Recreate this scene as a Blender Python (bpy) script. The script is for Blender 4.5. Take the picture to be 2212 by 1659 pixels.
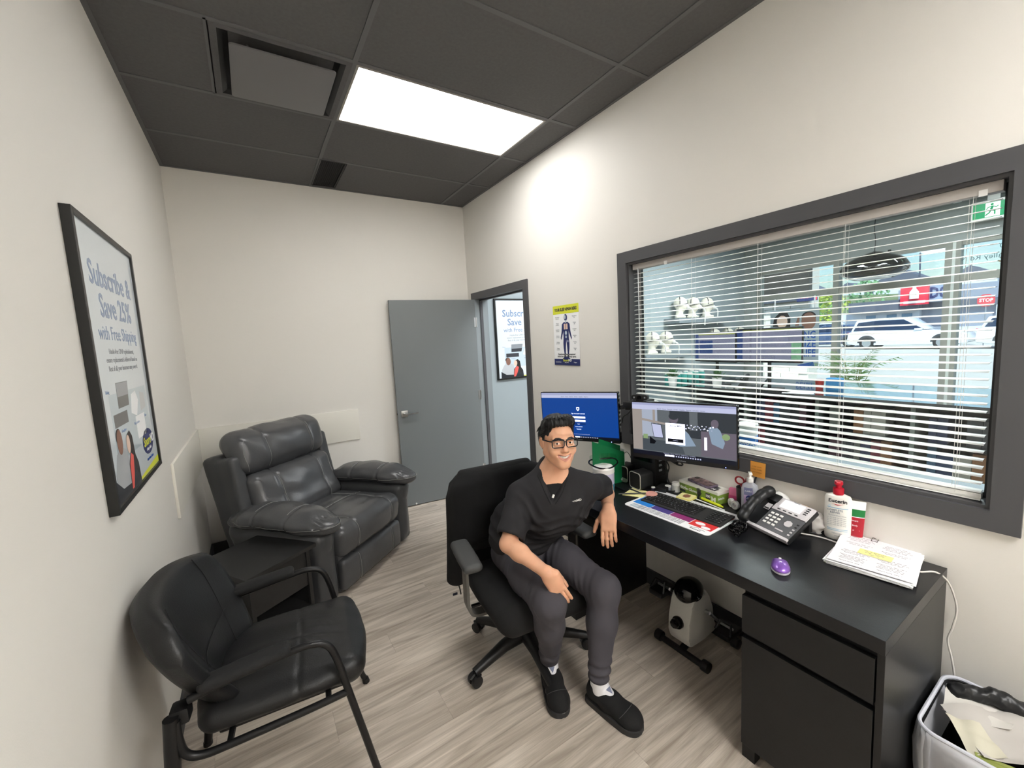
# Small clinic office with a seated man, desk, recliner and a window to the reception. Blender 4.5
import bpy, bmesh, math, random
import numpy as np
from mathutils import Vector, Matrix, Euler

R = math.radians
random.seed(7)
rng = np.random.default_rng(7)
SC = bpy.context.scene
COL = SC.collection
for o in list(bpy.data.objects):
    bpy.data.objects.remove(o, do_unlink=True)

# ------------------------------------------------------------------ camera
W, H = 2.478, 3.049            # room width (x) and ceiling height; back wall at y=0
CAM = Vector((0.424, -4.082, 1.632))
def make_camera():
    yaw, pitch, roll = 0.562, -0.107, -0.053
    f = Vector((math.sin(yaw)*math.cos(pitch), math.cos(yaw)*math.cos(pitch), math.sin(pitch)))
    r0 = Vector((math.cos(yaw), -math.sin(yaw), 0)); u0 = r0.cross(f)
    r_ = math.cos(roll)*r0 + math.sin(roll)*u0
    u_ = -math.sin(roll)*r0 + math.cos(roll)*u0
    m = Matrix((r_, u_, -f)).transposed().to_4x4(); m.translation = CAM
    cd = bpy.data.cameras.new('camera'); co = bpy.data.objects.new('camera', cd); COL.objects.link(co)
    co.matrix_world = m
    cd.sensor_fit = 'HORIZONTAL'; cd.sensor_width = 36.0
    cd.lens = 36.0*890.28/2212.0
    cd.shift_x = -2.2/2212.0; cd.shift_y = -0.9/2212.0
    cd.clip_start = 0.02; cd.clip_end = 400
    SC.camera = co
make_camera()

# ------------------------------------------------------------------ world, sun, exposure
SC.view_settings.view_transform = 'Standard'
SC.view_settings.look = 'None'
SC.view_settings.gamma = 1.0
SC.view_settings.use_curve_mapping = False
SC.view_settings.exposure = 1.78
try:
    SC.cycles.use_denoising = True
    SC.cycles.max_bounces = 10
    SC.cycles.diffuse_bounces = 6
    SC.cycles.transparent_max_bounces = 24
    SC.cycles.caustics_reflective = False
    SC.cycles.caustics_refractive = False
    SC.cycles.sample_clamp_indirect = 8.0
except Exception:
    pass
SUN_EL, SUN_ROT = R(52), R(-75)
def make_world():
    w = bpy.data.worlds.new('world'); SC.world = w; w.use_nodes = True
    nt = w.node_tree; nt.nodes.clear()
    out = nt.nodes.new('ShaderNodeOutputWorld'); bg = nt.nodes.new('ShaderNodeBackground')
    sky = nt.nodes.new('ShaderNodeTexSky'); sky.sky_type = 'NISHITA'
    sky.sun_disc = False; sky.sun_elevation = SUN_EL; sky.sun_rotation = SUN_ROT
    sky.air_density = 1.6; sky.dust_density = 1.0; sky.ozone_density = 1.2
    tc = nt.nodes.new('ShaderNodeTexCoord')
    mp = nt.nodes.new('ShaderNodeMapping'); mp.inputs['Scale'].default_value = (2.0, 2.0, 6.0)
    ns = nt.nodes.new('ShaderNodeTexNoise'); ns.inputs['Scale'].default_value = 1.6; ns.inputs['Detail'].default_value = 6
    rp = nt.nodes.new('ShaderNodeValToRGB'); rp.color_ramp.elements[0].position = 0.58; rp.color_ramp.elements[1].position = 0.85
    mx = nt.nodes.new('ShaderNodeMixRGB'); mx.inputs[2].default_value = (6.0, 6.4, 6.8, 1)
    nt.links.new(tc.outputs['Generated'], mp.inputs['Vector']); nt.links.new(mp.outputs[0], ns.inputs['Vector'])
    nt.links.new(ns.outputs['Fac'], rp.inputs[0]); nt.links.new(rp.outputs['Color'], mx.inputs[0])
    tn = nt.nodes.new('ShaderNodeVectorMath'); tn.operation = 'MULTIPLY'; tn.inputs[1].default_value = (0.74, 0.89, 1.20)
    nt.links.new(sky.outputs[0], tn.inputs[0]); nt.links.new(tn.outputs[0], mx.inputs[1]); nt.links.new(mx.outputs[0], bg.inputs['Color'])
    bg.inputs['Strength'].default_value = 0.055
    nt.links.new(bg.outputs[0], out.inputs[0])
    sd = bpy.data.lights.new('sun', 'SUN'); so = bpy.data.objects.new('sun', sd); COL.objects.link(so)
    sd.energy = 2.2; sd.angle = R(0.6); sd.color = (1, 0.97, 0.92)
    # the sun stands behind the shop (towards -x), high up, and lights the car park beyond the shop front
    so.rotation_euler = Vector((-0.62, -0.35, 0.95)).to_track_quat('Z', 'Y').to_euler()
    so.location = (0, 0, 12)
make_world()
LIGHT_OFFICE = 3.7       # emission strength of the office ceiling panel in view
LIGHT_OFFICE_FILL = 13.5    # unseen panel added behind the camera as fill for the walls
LIGHT_SHOP = 9.5         # reception ceiling lights; the large panels are added to brighten the interior

# ------------------------------------------------------------------ helpers
def lin(c):
    return tuple(((x/12.92) if x <= 0.04045 else ((x+0.055)/1.055)**2.4) for x in c)
def hx(s):
    s = s.lstrip('#'); return lin(tuple(int(s[i:i+2], 16)/255 for i in (0, 2, 4)))
MATS = {}
def mat(name, col, rough=0.5, metal=0.0, spec=0.5, noise=None, bump=None, emit=None, alpha=None, coat=0.0, trans=0.0, ior=1.45, sheen=0.0, sss=0.0, stretch=None):
    """Principled material; noise=(scale, amount) tints the colour, bump=(scale, strength) adds fine relief."""
    if name in MATS: return MATS[name]
    m = bpy.data.materials.new(name); m.use_nodes = True; MATS[name] = m
    nt = m.node_tree; b = nt.nodes['Principled BSDF']
    c = hx(col) if isinstance(col, str) else col
    b.inputs['Base Color'].default_value = (*c, 1)
    b.inputs['Roughness'].default_value = rough; b.inputs['Metallic'].default_value = metal
    b.inputs['Specular IOR Level'].default_value = spec; b.inputs['IOR'].default_value = ior
    b.inputs['Coat Weight'].default_value = coat; b.inputs['Transmission Weight'].default_value = trans
    b.inputs['Sheen Weight'].default_value = sheen
    if sss: 
        b.inputs['Subsurface Weight'].default_value = sss; b.inputs['Subsurface Radius'].default_value = (0.012, 0.005, 0.003)
        b.inputs['Subsurface Scale'].default_value = 1.0
    if alpha is not None: b.inputs['Alpha'].default_value = alpha
    tcn = None
    def coords():
        tc = nt.nodes.new('ShaderNodeTexCoord')
        if stretch:
            mp = nt.nodes.new('ShaderNodeMapping'); mp.inputs['Scale'].default_value = stretch
            nt.links.new(tc.outputs['Object'], mp.inputs['Vector']); return mp.outputs[0]
        return tc.outputs['Object']
    if noise or bump: tcn = coords()
    if noise:
        n = nt.nodes.new('ShaderNodeTexNoise'); n.inputs['Scale'].default_value = noise[0]; n.inputs['Detail'].default_value = 5
        nt.links.new(tcn, n.inputs['Vector'])
        mr = nt.nodes.new('ShaderNodeMapRange'); mr.inputs['From Min'].default_value = 0.3; mr.inputs['From Max'].default_value = 0.7
        mr.inputs['To Min'].default_value = 1-noise[1]; mr.inputs['To Max'].default_value = 1+noise[1]
        nt.links.new(n.outputs['Fac'], mr.inputs['Value'])
        mx = nt.nodes.new('ShaderNodeVectorMath'); mx.operation = 'SCALE'; mx.inputs[0].default_value = c
        nt.links.new(mr.outputs[0], mx.inputs['Scale']); nt.links.new(mx.outputs[0], b.inputs['Base Color'])
    if bump:
        n = nt.nodes.new('ShaderNodeTexNoise'); n.inputs['Scale'].default_value = bump[0]; n.inputs['Detail'].default_value = 4
        nt.links.new(tcn, n.inputs['Vector'])
        bp = nt.nodes.new('ShaderNodeBump'); bp.inputs['Strength'].default_value = bump[1]; bp.inputs['Distance'].default_value = 0.002
        nt.links.new(n.outputs['Fac'], bp.inputs['Height']); nt.links.new(bp.outputs[0], b.inputs['Normal'])
    if emit is not None:
        e = hx(emit[0]) if isinstance(emit[0], str) else emit[0]
        b.inputs['Emission Color'].default_value = (*e, 1); b.inputs['Emission Strength'].default_value = emit[1]
    return m
def glass_mat(name, tint=(0.93, 0.97, 0.96), refl=0.06):
    if name in MATS: return MATS[name]
    m = bpy.data.materials.new(name); m.use_nodes = True; MATS[name] = m
    nt = m.node_tree; nt.nodes.clear()
    out = nt.nodes.new('ShaderNodeOutputMaterial'); tr = nt.nodes.new('ShaderNodeBsdfTransparent'); gl = nt.nodes.new('ShaderNodeBsdfGlossy')
    fr = nt.nodes.new('ShaderNodeLayerWeight'); mx = nt.nodes.new('ShaderNodeMixShader'); pw = nt.nodes.new('ShaderNodeMath'); ml = nt.nodes.new('ShaderNodeMath')
    tr.inputs[0].default_value = (*tint, 1); gl.inputs['Roughness'].default_value = 0.01
    fr.inputs[0].default_value = 0.5; pw.operation = 'POWER'; pw.inputs[1].default_value = 4.5; ml.operation = 'MULTIPLY_ADD'; ml.inputs[1].default_value = 0.85; ml.inputs[2].default_value = refl*0.5
    nt.links.new(fr.outputs['Facing'], pw.inputs[0]); nt.links.new(pw.outputs[0], ml.inputs[0]); nt.links.new(ml.outputs[0], mx.inputs[0])
    nt.links.new(tr.outputs[0], mx.inputs[1]); nt.links.new(gl.outputs[0], mx.inputs[2]); nt.links.new(mx.outputs[0], out.inputs[0])
    return m

def leaf_mat(name, col, tr=0.5):
    """thin sheet that lets light through: leaf, poster paper"""
    if name in MATS: return MATS[name]
    m = bpy.data.materials.new(name); m.use_nodes = True; MATS[name] = m; nt = m.node_tree; nt.nodes.clear()
    out = nt.nodes.new('ShaderNodeOutputMaterial'); d = nt.nodes.new('ShaderNodeBsdfDiffuse'); t = nt.nodes.new('ShaderNodeBsdfTranslucent'); mx = nt.nodes.new('ShaderNodeMixShader')
    d.inputs[0].default_value = (*hx(col), 1); t.inputs[0].default_value = (*hx(col), 1); mx.inputs[0].default_value = tr
    nt.links.new(d.outputs[0], mx.inputs[1]); nt.links.new(t.outputs[0], mx.inputs[2]); nt.links.new(mx.outputs[0], out.inputs[0]); return m
NAMES = {}
def link_mesh(name, me, m, parent=None, smooth=False, loc=None, rot=None):
    o = bpy.data.objects.new(name, me); COL.objects.link(o)
    if m is not None:
        for mm in (m if isinstance(m, (list, tuple)) else [m]): me.materials.append(mm)
    if smooth:
        me.polygons.foreach_set('use_smooth', [True]*len(me.polygons))
    if parent is not None: o.parent = parent
    if loc is not None: o.location = loc
    if rot is not None: o.rotation_euler = rot
    return o
def tag(o, label=None, cat=None, group=None, kind=None):
    if label: o['label'] = label
    if cat: o['category'] = cat
    if group: o['group'] = group
    if kind: o['kind'] = kind
    return o
def empty(name, loc=(0, 0, 0), rz=0.0, label=None, cat=None, group=None, rot=None, parent=None, kind=None):
    o = bpy.data.objects.new(name, None); COL.objects.link(o); o.empty_display_size = 0.05
    o.location = loc; o.rotation_euler = rot if rot is not None else (0, 0, rz)
    if parent is not None: o.parent = parent
    return tag(o, label, cat, group, kind)
def dup(o, loc=None, rot=None, label=None, parent=None, scale=None):
    c = o.copy(); COL.objects.link(c)
    if parent is not None: c.parent = parent
    if loc is not None: c.location = loc
    if rot is not None: c.rotation_euler = rot
    if scale is not None: c.scale = scale
    if label: c['label'] = label
    for ch in list(o.children):
        dup(ch, parent=c)
    return c

class MB:
    """collects primitive shapes; build() links them as ONE mesh object"""
    def __init__(s): s.bm = bmesh.new(); s.mi = 0
    def _fin(s, geom, M, bevel=0.0, seg=2):
        vs = [v for v in geom if isinstance(v, bmesh.types.BMVert)]
        if M is not None: bmesh.ops.transform(s.bm, matrix=M, verts=vs)
        fs = set(f for v in vs for f in v.link_faces)
        for f in fs: f.material_index = s.mi
        if bevel > 0:
            es = list(set(e for v in vs for e in v.link_edges))
            bmesh.ops.bevel(s.bm, geom=es, offset=bevel, offset_type='OFFSET', segments=seg, profile=0.6, affect='EDGES', clamp_overlap=True, material=-1)
        return s
    def box(s, c, d, rot=None, bevel=0.0, seg=2, M=None):
        g = bmesh.ops.create_cube(s.bm, size=1.0)['verts']
        T = Matrix.Translation(Vector(c)) @ (Euler(rot).to_matrix().to_4x4() if rot is not None else Matrix.Identity(4)) @ Matrix.Diagonal((d[0], d[1], d[2], 1))
        if M is not None: T = M @ T
        return s._fin(g, T, bevel, seg)
    def span(s, a, b, bevel=0.0, seg=2):
        a = Vector(a); b = Vector(b)
        return s.box((a+b)/2, (abs(b.x-a.x), abs(b.y-a.y), abs(b.z-a.z)), bevel=bevel, seg=seg)
    def cyl(s, p0, p1, r0, r1=None, n=16, caps=True, bevel=0.0):
        p0 = Vector(p0); p1 = Vector(p1); r1 = r0 if r1 is None else r1; d = p1-p0
        g = bmesh.ops.create_cone(s.bm, cap_ends=caps, segments=n, radius1=max(r0, 1e-5), radius2=max(r1, 1e-5), depth=d.length)['verts']
        T = Matrix.Translation((p0+p1)/2) @ d.to_track_quat('Z', 'Y').to_matrix().to_4x4()
        vs = list(g); bmesh.ops.transform(s.bm, matrix=T, verts=vs)
        for f in set(f for v in vs for f in v.link_faces): f.material_index = s.mi
        if bevel > 0:
            es = [e for e in set(e for v in vs for e in v.link_edges) if len(e.link_faces) == 2 and any(len(f.verts) > 4 for f in e.link_faces)]
            bmesh.ops.bevel(s.bm, geom=es, offset=bevel, offset_type='OFFSET', segments=2, profile=0.6, affect='EDGES', clamp_overlap=True, material=-1)
        return s
    def ell(s, c, r, rot=None, n=16, m=10):
        g = bmesh.ops.create_uvsphere(s.bm, u_segments=n, v_segments=m, radius=1.0)['verts']
        r = (r, r, r) if not hasattr(r, '__len__') else r
        T = Matrix.Translation(Vector(c)) @ (Euler(rot).to_matrix().to_4x4() if rot is not None else Matrix.Identity(4)) @ Matrix.Diagonal((*r, 1))
        return s._fin(g, T)
    def tube(s, pts, r, n=8, closed=False, caps=True, sect=None):
        """sweep a circle (or the closed 2-D section sect) along pts; r a number or one per point"""
        P = [Vector(p) for p in pts]; k = len(P); rr = r if hasattr(r, '__len__') else [r]*k
        prev = None; rings = []
        for i in range(k):
            if closed: t = (P[(i+1) % k]-P[i-1])
            else: t = (P[min(i+1, k-1)]-P[max(i-1, 0)])
            t.normalize()
            if prev is None:
                up = Vector((0, 0, 1)) if abs(t.z) < 0.9 else Vector((1, 0, 0))
                a = t.cross(up).normalized()
            else:
                a = (prev - t*prev.dot(t))
                a = a.normalized() if a.length > 1e-6 else prev
            prev = a; b = t.cross(a)
            if sect is None:
                ring = [s.bm.verts.new(P[i]+rr[i]*(math.cos(2*math.pi*j/n)*a+math.sin(2*math.pi*j/n)*b)) for j in range(n)]
            else:
                ring = [s.bm.verts.new(P[i]+rr[i]*(q[0]*a+q[1]*b)) for q in sect]
            rings.append(ring)
        nn = len(rings[0]); fs = []
        for i in range(k if closed else k-1):
            A, B = rings[i], rings[(i+1) % k]
            for j in range(nn):
                fs.append(s.bm.faces.new((A[j], A[(j+1) % nn], B[(j+1) % nn], B[j])))
        if caps and not closed:
            fs.append(s.bm.faces.new(list(reversed(rings[0])))); fs.append(s.bm.faces.new(rings[-1]))
        for f in fs: f.material_index = s.mi
        return s
    def lathe(s, prof, c=(0, 0, 0), n=24, M=None, squash=1.0):
        rings = []
        for (r, z) in prof:
            if r < 1e-5: rings.append([s.bm.verts.new((c[0], c[1], c[2]+z))])
            else: rings.append([s.bm.verts.new((c[0]+r*math.cos(2*math.pi*j/n), c[1]+squash*r*math.sin(2*math.pi*j/n), c[2]+z)) for j in range(n)])
        fs = []
        for A, B in zip(rings[:-1], rings[1:]):
            for j in range(n):
                j2 = (j+1) % n
                if len(A) == 1 and len(B) == 1: continue
                if len(A) == 1: fs.append(s.bm.faces.new((A[0], B[j2], B[j])))
                elif len(B) == 1: fs.append(s.bm.faces.new((A[j], A[j2], B[0])))
                else: fs.append(s.bm.faces.new((A[j], A[j2], B[j2], B[j])))
        for f in fs: f.material_index = s.mi
        if M is not None: bmesh.ops.transform(s.bm, matrix=M, verts=[v for r_ in rings for v in r_])
        return s
    def prism(s, poly, z0, z1, M=None, bevel=0.0):
        """poly in xy, extruded z0..z1"""
        a = [s.bm.verts.new((p[0], p[1], z0)) for p in poly]; b = [s.bm.verts.new((p[0], p[1], z1)) for p in poly]
        k = len(poly); fs = [s.bm.faces.new(list(reversed(a))), s.bm.faces.new(b)]
        for i in range(k): fs.append(s.bm.faces.new((a[i], a[(i+1) % k], b[(i+1) % k], b[i])))
        return s._fin(a+b, M, bevel)
    def quad(s, pts):
        f = s.bm.faces.new([s.bm.verts.new(p) for p in pts]); f.material_index = s.mi; return s
    def grid(s, fn, nu, nv, thick=0.0, closed_u=False):
        """surface fn(u,v)->xyz over the unit square"""
        V = [[s.bm.verts.new(fn(i/nu, j/nv)) for j in range(nv+1)] for i in range(nu if closed_u else nu+1)]
        fs = []
        for i in range(nu):
            for j in range(nv):
                A = V[i]; B = V[(i+1) % len(V)]
                fs.append(s.bm.faces.new((A[j], B[j], B[j+1], A[j+1])))
        for f in fs: f.material_index = s.mi
        if thick:
            s.bm.normal_update()
            bmesh.ops.solidify(s.bm, geom=fs, thickness=thick)
        return s
    def build(s, name, m, parent=None, smooth=True, loc=None, rot=None, ang=40, recalc=True):
        if recalc: bmesh.ops.recalc_face_normals(s.bm, faces=s.bm.faces[:])
        me = bpy.data.meshes.new(name); s.bm.to_mesh(me); s.bm.free()
        o = link_mesh(name, me, m, parent, smooth, loc, rot)
        if smooth:
            try: me.set_sharp_from_angle(angle=R(ang))
            except Exception: pass
        return o

def rrect(w, h, r, n=5):
    out = []
    for cx, cy, a0 in ((w/2-r, h/2-r, 0), (-w/2+r, h/2-r, 90), (-w/2+r, -h/2+r, 180), (w/2-r, -h/2+r, 270)):
        for i in range(n+1):
            a = R(a0+90*i/n); out.append((cx+r*math.cos(a), cy+r*math.sin(a)))
    return out
def bez(pts, n=8):
    """Catmull-Rom through pts"""
    P = [Vector(p) for p in pts]; out = []
    for i in range(len(P)-1):
        p0, p1, p2, p3 = P[max(i-1, 0)], P[i], P[i+1], P[min(i+2, len(P)-1)]
        for k in range(n):
            t = k/n
            out.append(0.5*((2*p1)+(-p0+p2)*t+(2*p0-5*p1+4*p2-p3)*t*t+(-p0+3*p1-3*p2+p3)*t**3))
    out.append(P[-1]); return out
def text(name, body, size, M, m, parent=None, depth=0.0003, align='CENTER', bold=0.0, sx=1.0):
    """flat lettering: a font curve turned into a mesh; M maps local xy (z out of the face)"""
    cu = bpy.data.curves.new(name, 'FONT'); cu.body = body; cu.size = size; cu.align_x = align; cu.align_y = 'CENTER'
    cu.extrude = depth; cu.offset = bold; cu.resolution_u = 2
    tmp = bpy.data.objects.new(name, cu); COL.objects.link(tmp)
    dg = bpy.context.evaluated_depsgraph_get(); me = bpy.data.meshes.new_from_object(tmp.evaluated_get(dg))
    bpy.data.objects.remove(tmp); bpy.data.curves.remove(cu)
    me.name = name; me.transform(M @ Matrix.Diagonal((sx, 1, 1, 1)))
    me.materials.clear()
    return link_mesh(name, me, m, parent)
def frame(o, x, y):
    """matrix with local x->x, y->y (unit vectors), origin o"""
    x = Vector(x).normalized(); y = Vector(y).normalized(); z = x.cross(y)
    m = Matrix((x, y, z)).transposed().to_4x4(); m.translation = Vector(o); return m
# ------------------------------------------------------------------ implicit modelling (soft, continuous bodies)
class Prim:
    """one signed-distance piece: f(P)->d, bounding sphere (c, r), blend k, op add/sub"""
    __slots__ = ('f', 'c', 'r', 'k', 'op')
    def __init__(s, f, c, r, k=0.01, op='add'): s.f, s.c, s.r, s.k, s.op = f, np.array(c, float), float(r), k, op
def ROT(rx=0, ry=0, rz=0):
    return np.array(Euler((R(rx), R(ry), R(rz))).to_matrix())
def cap(a, b, ra, rb=None, k=0.015, op='add', sq=None, side=None):
    """tapered capsule; sq squashes the section along unit vector side"""
    a = np.array(a, float); b = np.array(b, float); rb = ra if rb is None else rb
    ab = b-a; L2 = float(ab@ab)+1e-12
    sd = None if sq is None else np.array(side, float)/np.linalg.norm(side)
    def f(P):
        t = np.clip(((P-a)@ab)/L2, 0, 1); q = P-(a+t[:, None]*ab)
        rad = ra+(rb-ra)*t
        if sd is not None:
            c = q@sd; q = q+np.outer(c*(1/sq-1), sd)
            n = np.linalg.norm(q, axis=1)
            return (n-rad)*(sq if sq < 1 else 1)
        return np.linalg.norm(q, axis=1)-rad
    c = (a+b)/2
    return Prim(f, c, np.linalg.norm(ab)/2+max(ra, rb)*(max(1.0, sq or 1)), k, op)
def ell(c, r, rot=None, k=0.015, op='add'):
    c = np.array(c, float); r = np.array(r, float); M = None if rot is None else np.array(rot)
    mn = r.min()
    def f(P):
        q = P-c
        if M is not None: q = q@M
        k0 = np.linalg.norm(q/r, axis=1); k1 = np.linalg.norm(q/(r*r), axis=1)
        return np.where(k0 < 1e-4, -mn, k0*(k0-1)/np.maximum(k1, 1e-9))
    return Prim(f, c, r.max(), k, op)
def rbox(c, h, rad, rot=None, k=0.01, op='add', bulge=(0, 0, 0)):
    """rounded box with half sizes h; bulge pushes each face out in the middle"""
    c = np.array(c, float); h = np.array(h, float); M = None if rot is None else np.array(rot)
    def f(P):
        q = P-c
        if M is not None: q = q@M
        hh = np.tile(h-rad, (len(q), 1))
        u = np.clip(1-(q/h)**2, 0, 1)
        hh[:, 0] += bulge[0]*u[:, 1]*u[:, 2]; hh[:, 1] += bulge[1]*u[:, 0]*u[:, 2]; hh[:, 2] += bulge[2]*u[:, 0]*u[:, 1]
        d = np.abs(q)-hh
        return np.linalg.norm(np.maximum(d, 0), axis=1)+np.minimum(d.max(axis=1), 0)-rad
    return Prim(f, c, np.linalg.norm(h)+max(bulge)+0.01, k, op)
def half(p, n, k=0.002):
    """cut away everything on the side n points to"""
    p = np.array(p, float); n = np.array(n, float)/np.linalg.norm(n)
    return Prim(lambda P: -((P-p)@n), p, 1e6, k, 'sub')
def smin(a, b, k):
    h = np.maximum(k-np.abs(a-b), 0)/k
    return np.minimum(a, b)-h*h*k*0.25
def ev(prims, P, centre=None, rad=None):
    d = np.full(len(P), 1e3)
    if centre is not None:
        act = []
        for p in prims:
            if p.op == 'add': act.append((p, np.linalg.norm(p.c-centre)-p.r-rad))
            else: act.append((p, 0 if np.linalg.norm(p.c-centre)-p.r-rad < 0.05 else 9))
        use = [p for p, q in act if q < 0.045]
    else: use = prims
    for p in use:
        if p.op == 'add': d = smin(d, p.f(P), p.k)
        else: d = -smin(-d, p.f(P), p.k)
    return d
def surf(prims, lo, hi, h, disp=None, axes=None, B=8, name=''):
    """sparse surface nets -> (verts, quads). axes: optional list of 3 coordinate arrays"""
    lo = np.array(lo, float); hi = np.array(hi, float)
    if axes is None: axes = [np.arange(lo[i], hi[i]+h, h) for i in range(3)]
    axes = [np.concatenate([a, a[-1]+np.diff(a)[-1]*np.arange(1, (-(len(a)-1)) % B+1)]) for a in axes]
    n = [len(a) for a in axes]; V = np.full(n, 1.0, np.float32)
    nb = [(k-1)//B for k in n]
    cen = [np.array([(a[i*B]+a[(i+1)*B])/2 for i in range(m)]) for a, m in zip(axes, nb)]
    hs = [np.array([(a[(i+1)*B]-a[i*B])/2 for i in range(m)]) for a, m in zip(axes, nb)]
    CX, CY, CZ = np.meshgrid(*cen, indexing='ij'); HX, HY, HZ = np.meshgrid(*hs, indexing='ij')
    C = np.stack([CX, CY, CZ], -1).reshape(-1, 3); RR = np.sqrt(HX**2+HY**2+HZ**2).reshape(-1)
    dc = ev(prims, C)
    if disp is not None: dc = dc+disp(C)
    idx = np.stack(np.meshgrid(*[np.arange(m) for m in nb], indexing='ij'), -1).reshape(-1, 3)
    keep = np.abs(dc) < RR*1.25+0.012
    for (i, j, k), d in zip(idx[~keep], dc[~keep]):
        V[i*B:(i+1)*B+1, j*B:(j+1)*B+1, k*B:(k+1)*B+1] = d
    for (i, j, k), c, r in zip(idx[keep], C[keep], RR[keep]):
        g = np.stack(np.meshgrid(axes[0][i*B:(i+1)*B+1], axes[1][j*B:(j+1)*B+1], axes[2][k*B:(k+1)*B+1], indexing='ij'), -1).reshape(-1, 3)
        d = ev(prims, g, c, r)
        if disp is not None: d = d+disp(g)
        V[i*B:(i+1)*B+1, j*B:(j+1)*B+1, k*B:(k+1)*B+1] = d.reshape(B+1, B+1, B+1)
    I = V < 0
    corners = [(a, b, c) for a in (0, 1) for b in (0, 1) for c in (0, 1)]
    sl = lambda A, a, b, c: A[a:n[0]-1+a, b:n[1]-1+b, c:n[2]-1+c]
    cnt = sum(sl(I, *c).astype(np.int8) for c in corners)
    act = (cnt > 0) & (cnt < 8)
    ci = np.argwhere(act)
    if len(ci) == 0: return np.zeros((0, 3)), np.zeros((0, 4), int)
    ids = np.full(act.shape, -1, np.int32); ids[act] = np.arange(len(ci))
    AX = [np.asarray(a) for a in axes]
    cv = {c: V[ci[:, 0]+c[0], ci[:, 1]+c[1], ci[:, 2]+c[2]].astype(float) for c in corners}
    cp = {c: np.stack([AX[0][ci[:, 0]+c[0]], AX[1][ci[:, 1]+c[1]], AX[2][ci[:, 2]+c[2]]], -1) for c in corners}
    acc = np.zeros((len(ci), 3)); num = np.zeros(len(ci))
    for a in corners:
        for ax in range(3):
            if a[ax] == 0:
                b = tuple(1 if q == ax else a[q] for q in range(3))
                va, vb = cv[a], cv[b]; s = (va < 0) != (vb < 0)
                t = np.where(s, va/np.where(s, va-vb, 1), 0)
                acc += np.where(s[:, None], cp[a]+t[:, None]*(cp[b]-cp[a]), 0); num += s
    verts = acc/np.maximum(num, 1)[:, None]
    quads = []
    for ax in range(3):
        u, v = (ax+1) % 3, (ax+2) % 3
        A = I.take(range(0, n[ax]-1), axis=ax); Bq = I.take(range(1, n[ax]), axis=ax)
        e = np.argwhere(A != Bq)
        ok = (e[:, u] > 0) & (e[:, v] > 0) & (e[:, u] < n[u]-1) & (e[:, v] < n[v]-1)
        e = e[ok]; ins = I[e[:, 0], e[:, 1], e[:, 2]]
        def cid(du, dv):
            q = e.copy(); q[:, u] -= du; q[:, v] -= dv; return ids[q[:, 0], q[:, 1], q[:, 2]]
        q = np.stack([cid(1, 1), cid(0, 1), cid(0, 0), cid(1, 0)], -1)
        q[~ins] = q[~ins][:, ::-1]
        quads.append(q)
    quads = np.concatenate(quads); quads = quads[(quads >= 0).all(axis=1)]
    return verts, quads
def np_mesh(name, verts, quads, mats, parent=None, loc=None, rot=None, matfn=None, smooth_it=0):
    me = bpy.data.meshes.new(name)
    if smooth_it:
        verts = verts.copy()
        for _ in range(smooth_it):
            s = np.zeros_like(verts); c = np.zeros(len(verts))
            for a in range(4):
                i, j = quads[:, a], quads[:, (a+1) % 4]
                np.add.at(s, i, verts[j]); np.add.at(s, j, verts[i]); np.add.at(c, i, 1); np.add.at(c, j, 1)
            verts = verts*0.5+0.5*s/np.maximum(c, 1)[:, None]
    me.vertices.add(len(verts)); me.vertices.foreach_set('co', verts.astype(np.float32).ravel())
    me.loops.add(len(quads)*4); me.loops.foreach_set('vertex_index', quads.astype(np.int32).ravel())
    me.polygons.add(len(quads)); me.polygons.foreach_set('loop_start', np.arange(len(quads), dtype=np.int32)*4)
    me.update(calc_edges=True)
    for m in (mats if isinstance(mats, (list, tuple)) else [mats]): me.materials.append(m)
    if matfn is not None:
        c = verts[quads].mean(axis=1); me.polygons.foreach_set('material_index', matfn(c).astype(np.int32))
    me.polygons.foreach_set('use_smooth', np.ones(len(quads), bool)); me.validate()
    o = bpy.data.objects.new(name, me); COL.objects.link(o)
    if parent is not None: o.parent = parent
    if loc is not None: o.location = loc
    if rot is not None: o.rotation_euler = rot
    return o
def blob(name, prims, h, mats, parent=None, pad=0.01, disp=None, matfn=None, smooth_it=1, box=None, **kw):
    ad = [p for p in prims if p.op == 'add']
    lo = np.min([p.c-p.r for p in ad], axis=0)-pad; hi = np.max([p.c+p.r for p in ad], axis=0)+pad
    if box is not None: lo = np.maximum(lo, box[0]); hi = np.minimum(hi, box[1])
    v, q = surf(prims, lo, hi, h, disp)
    return np_mesh(name, v, q, mats, parent, matfn=matfn, smooth_it=smooth_it, **kw)
def vnoise(P, s, seed=0):
    """cheap smooth noise: sums of sines"""
    r = np.random.default_rng(seed); out = np.zeros(len(P))
    for i in range(6):
        d = r.normal(size=3); d /= np.linalg.norm(d)
        out += np.sin(P@d*s*(0.7+0.9*r.random())*2*math.pi+r.random()*6.28)
    return out/6
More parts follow.
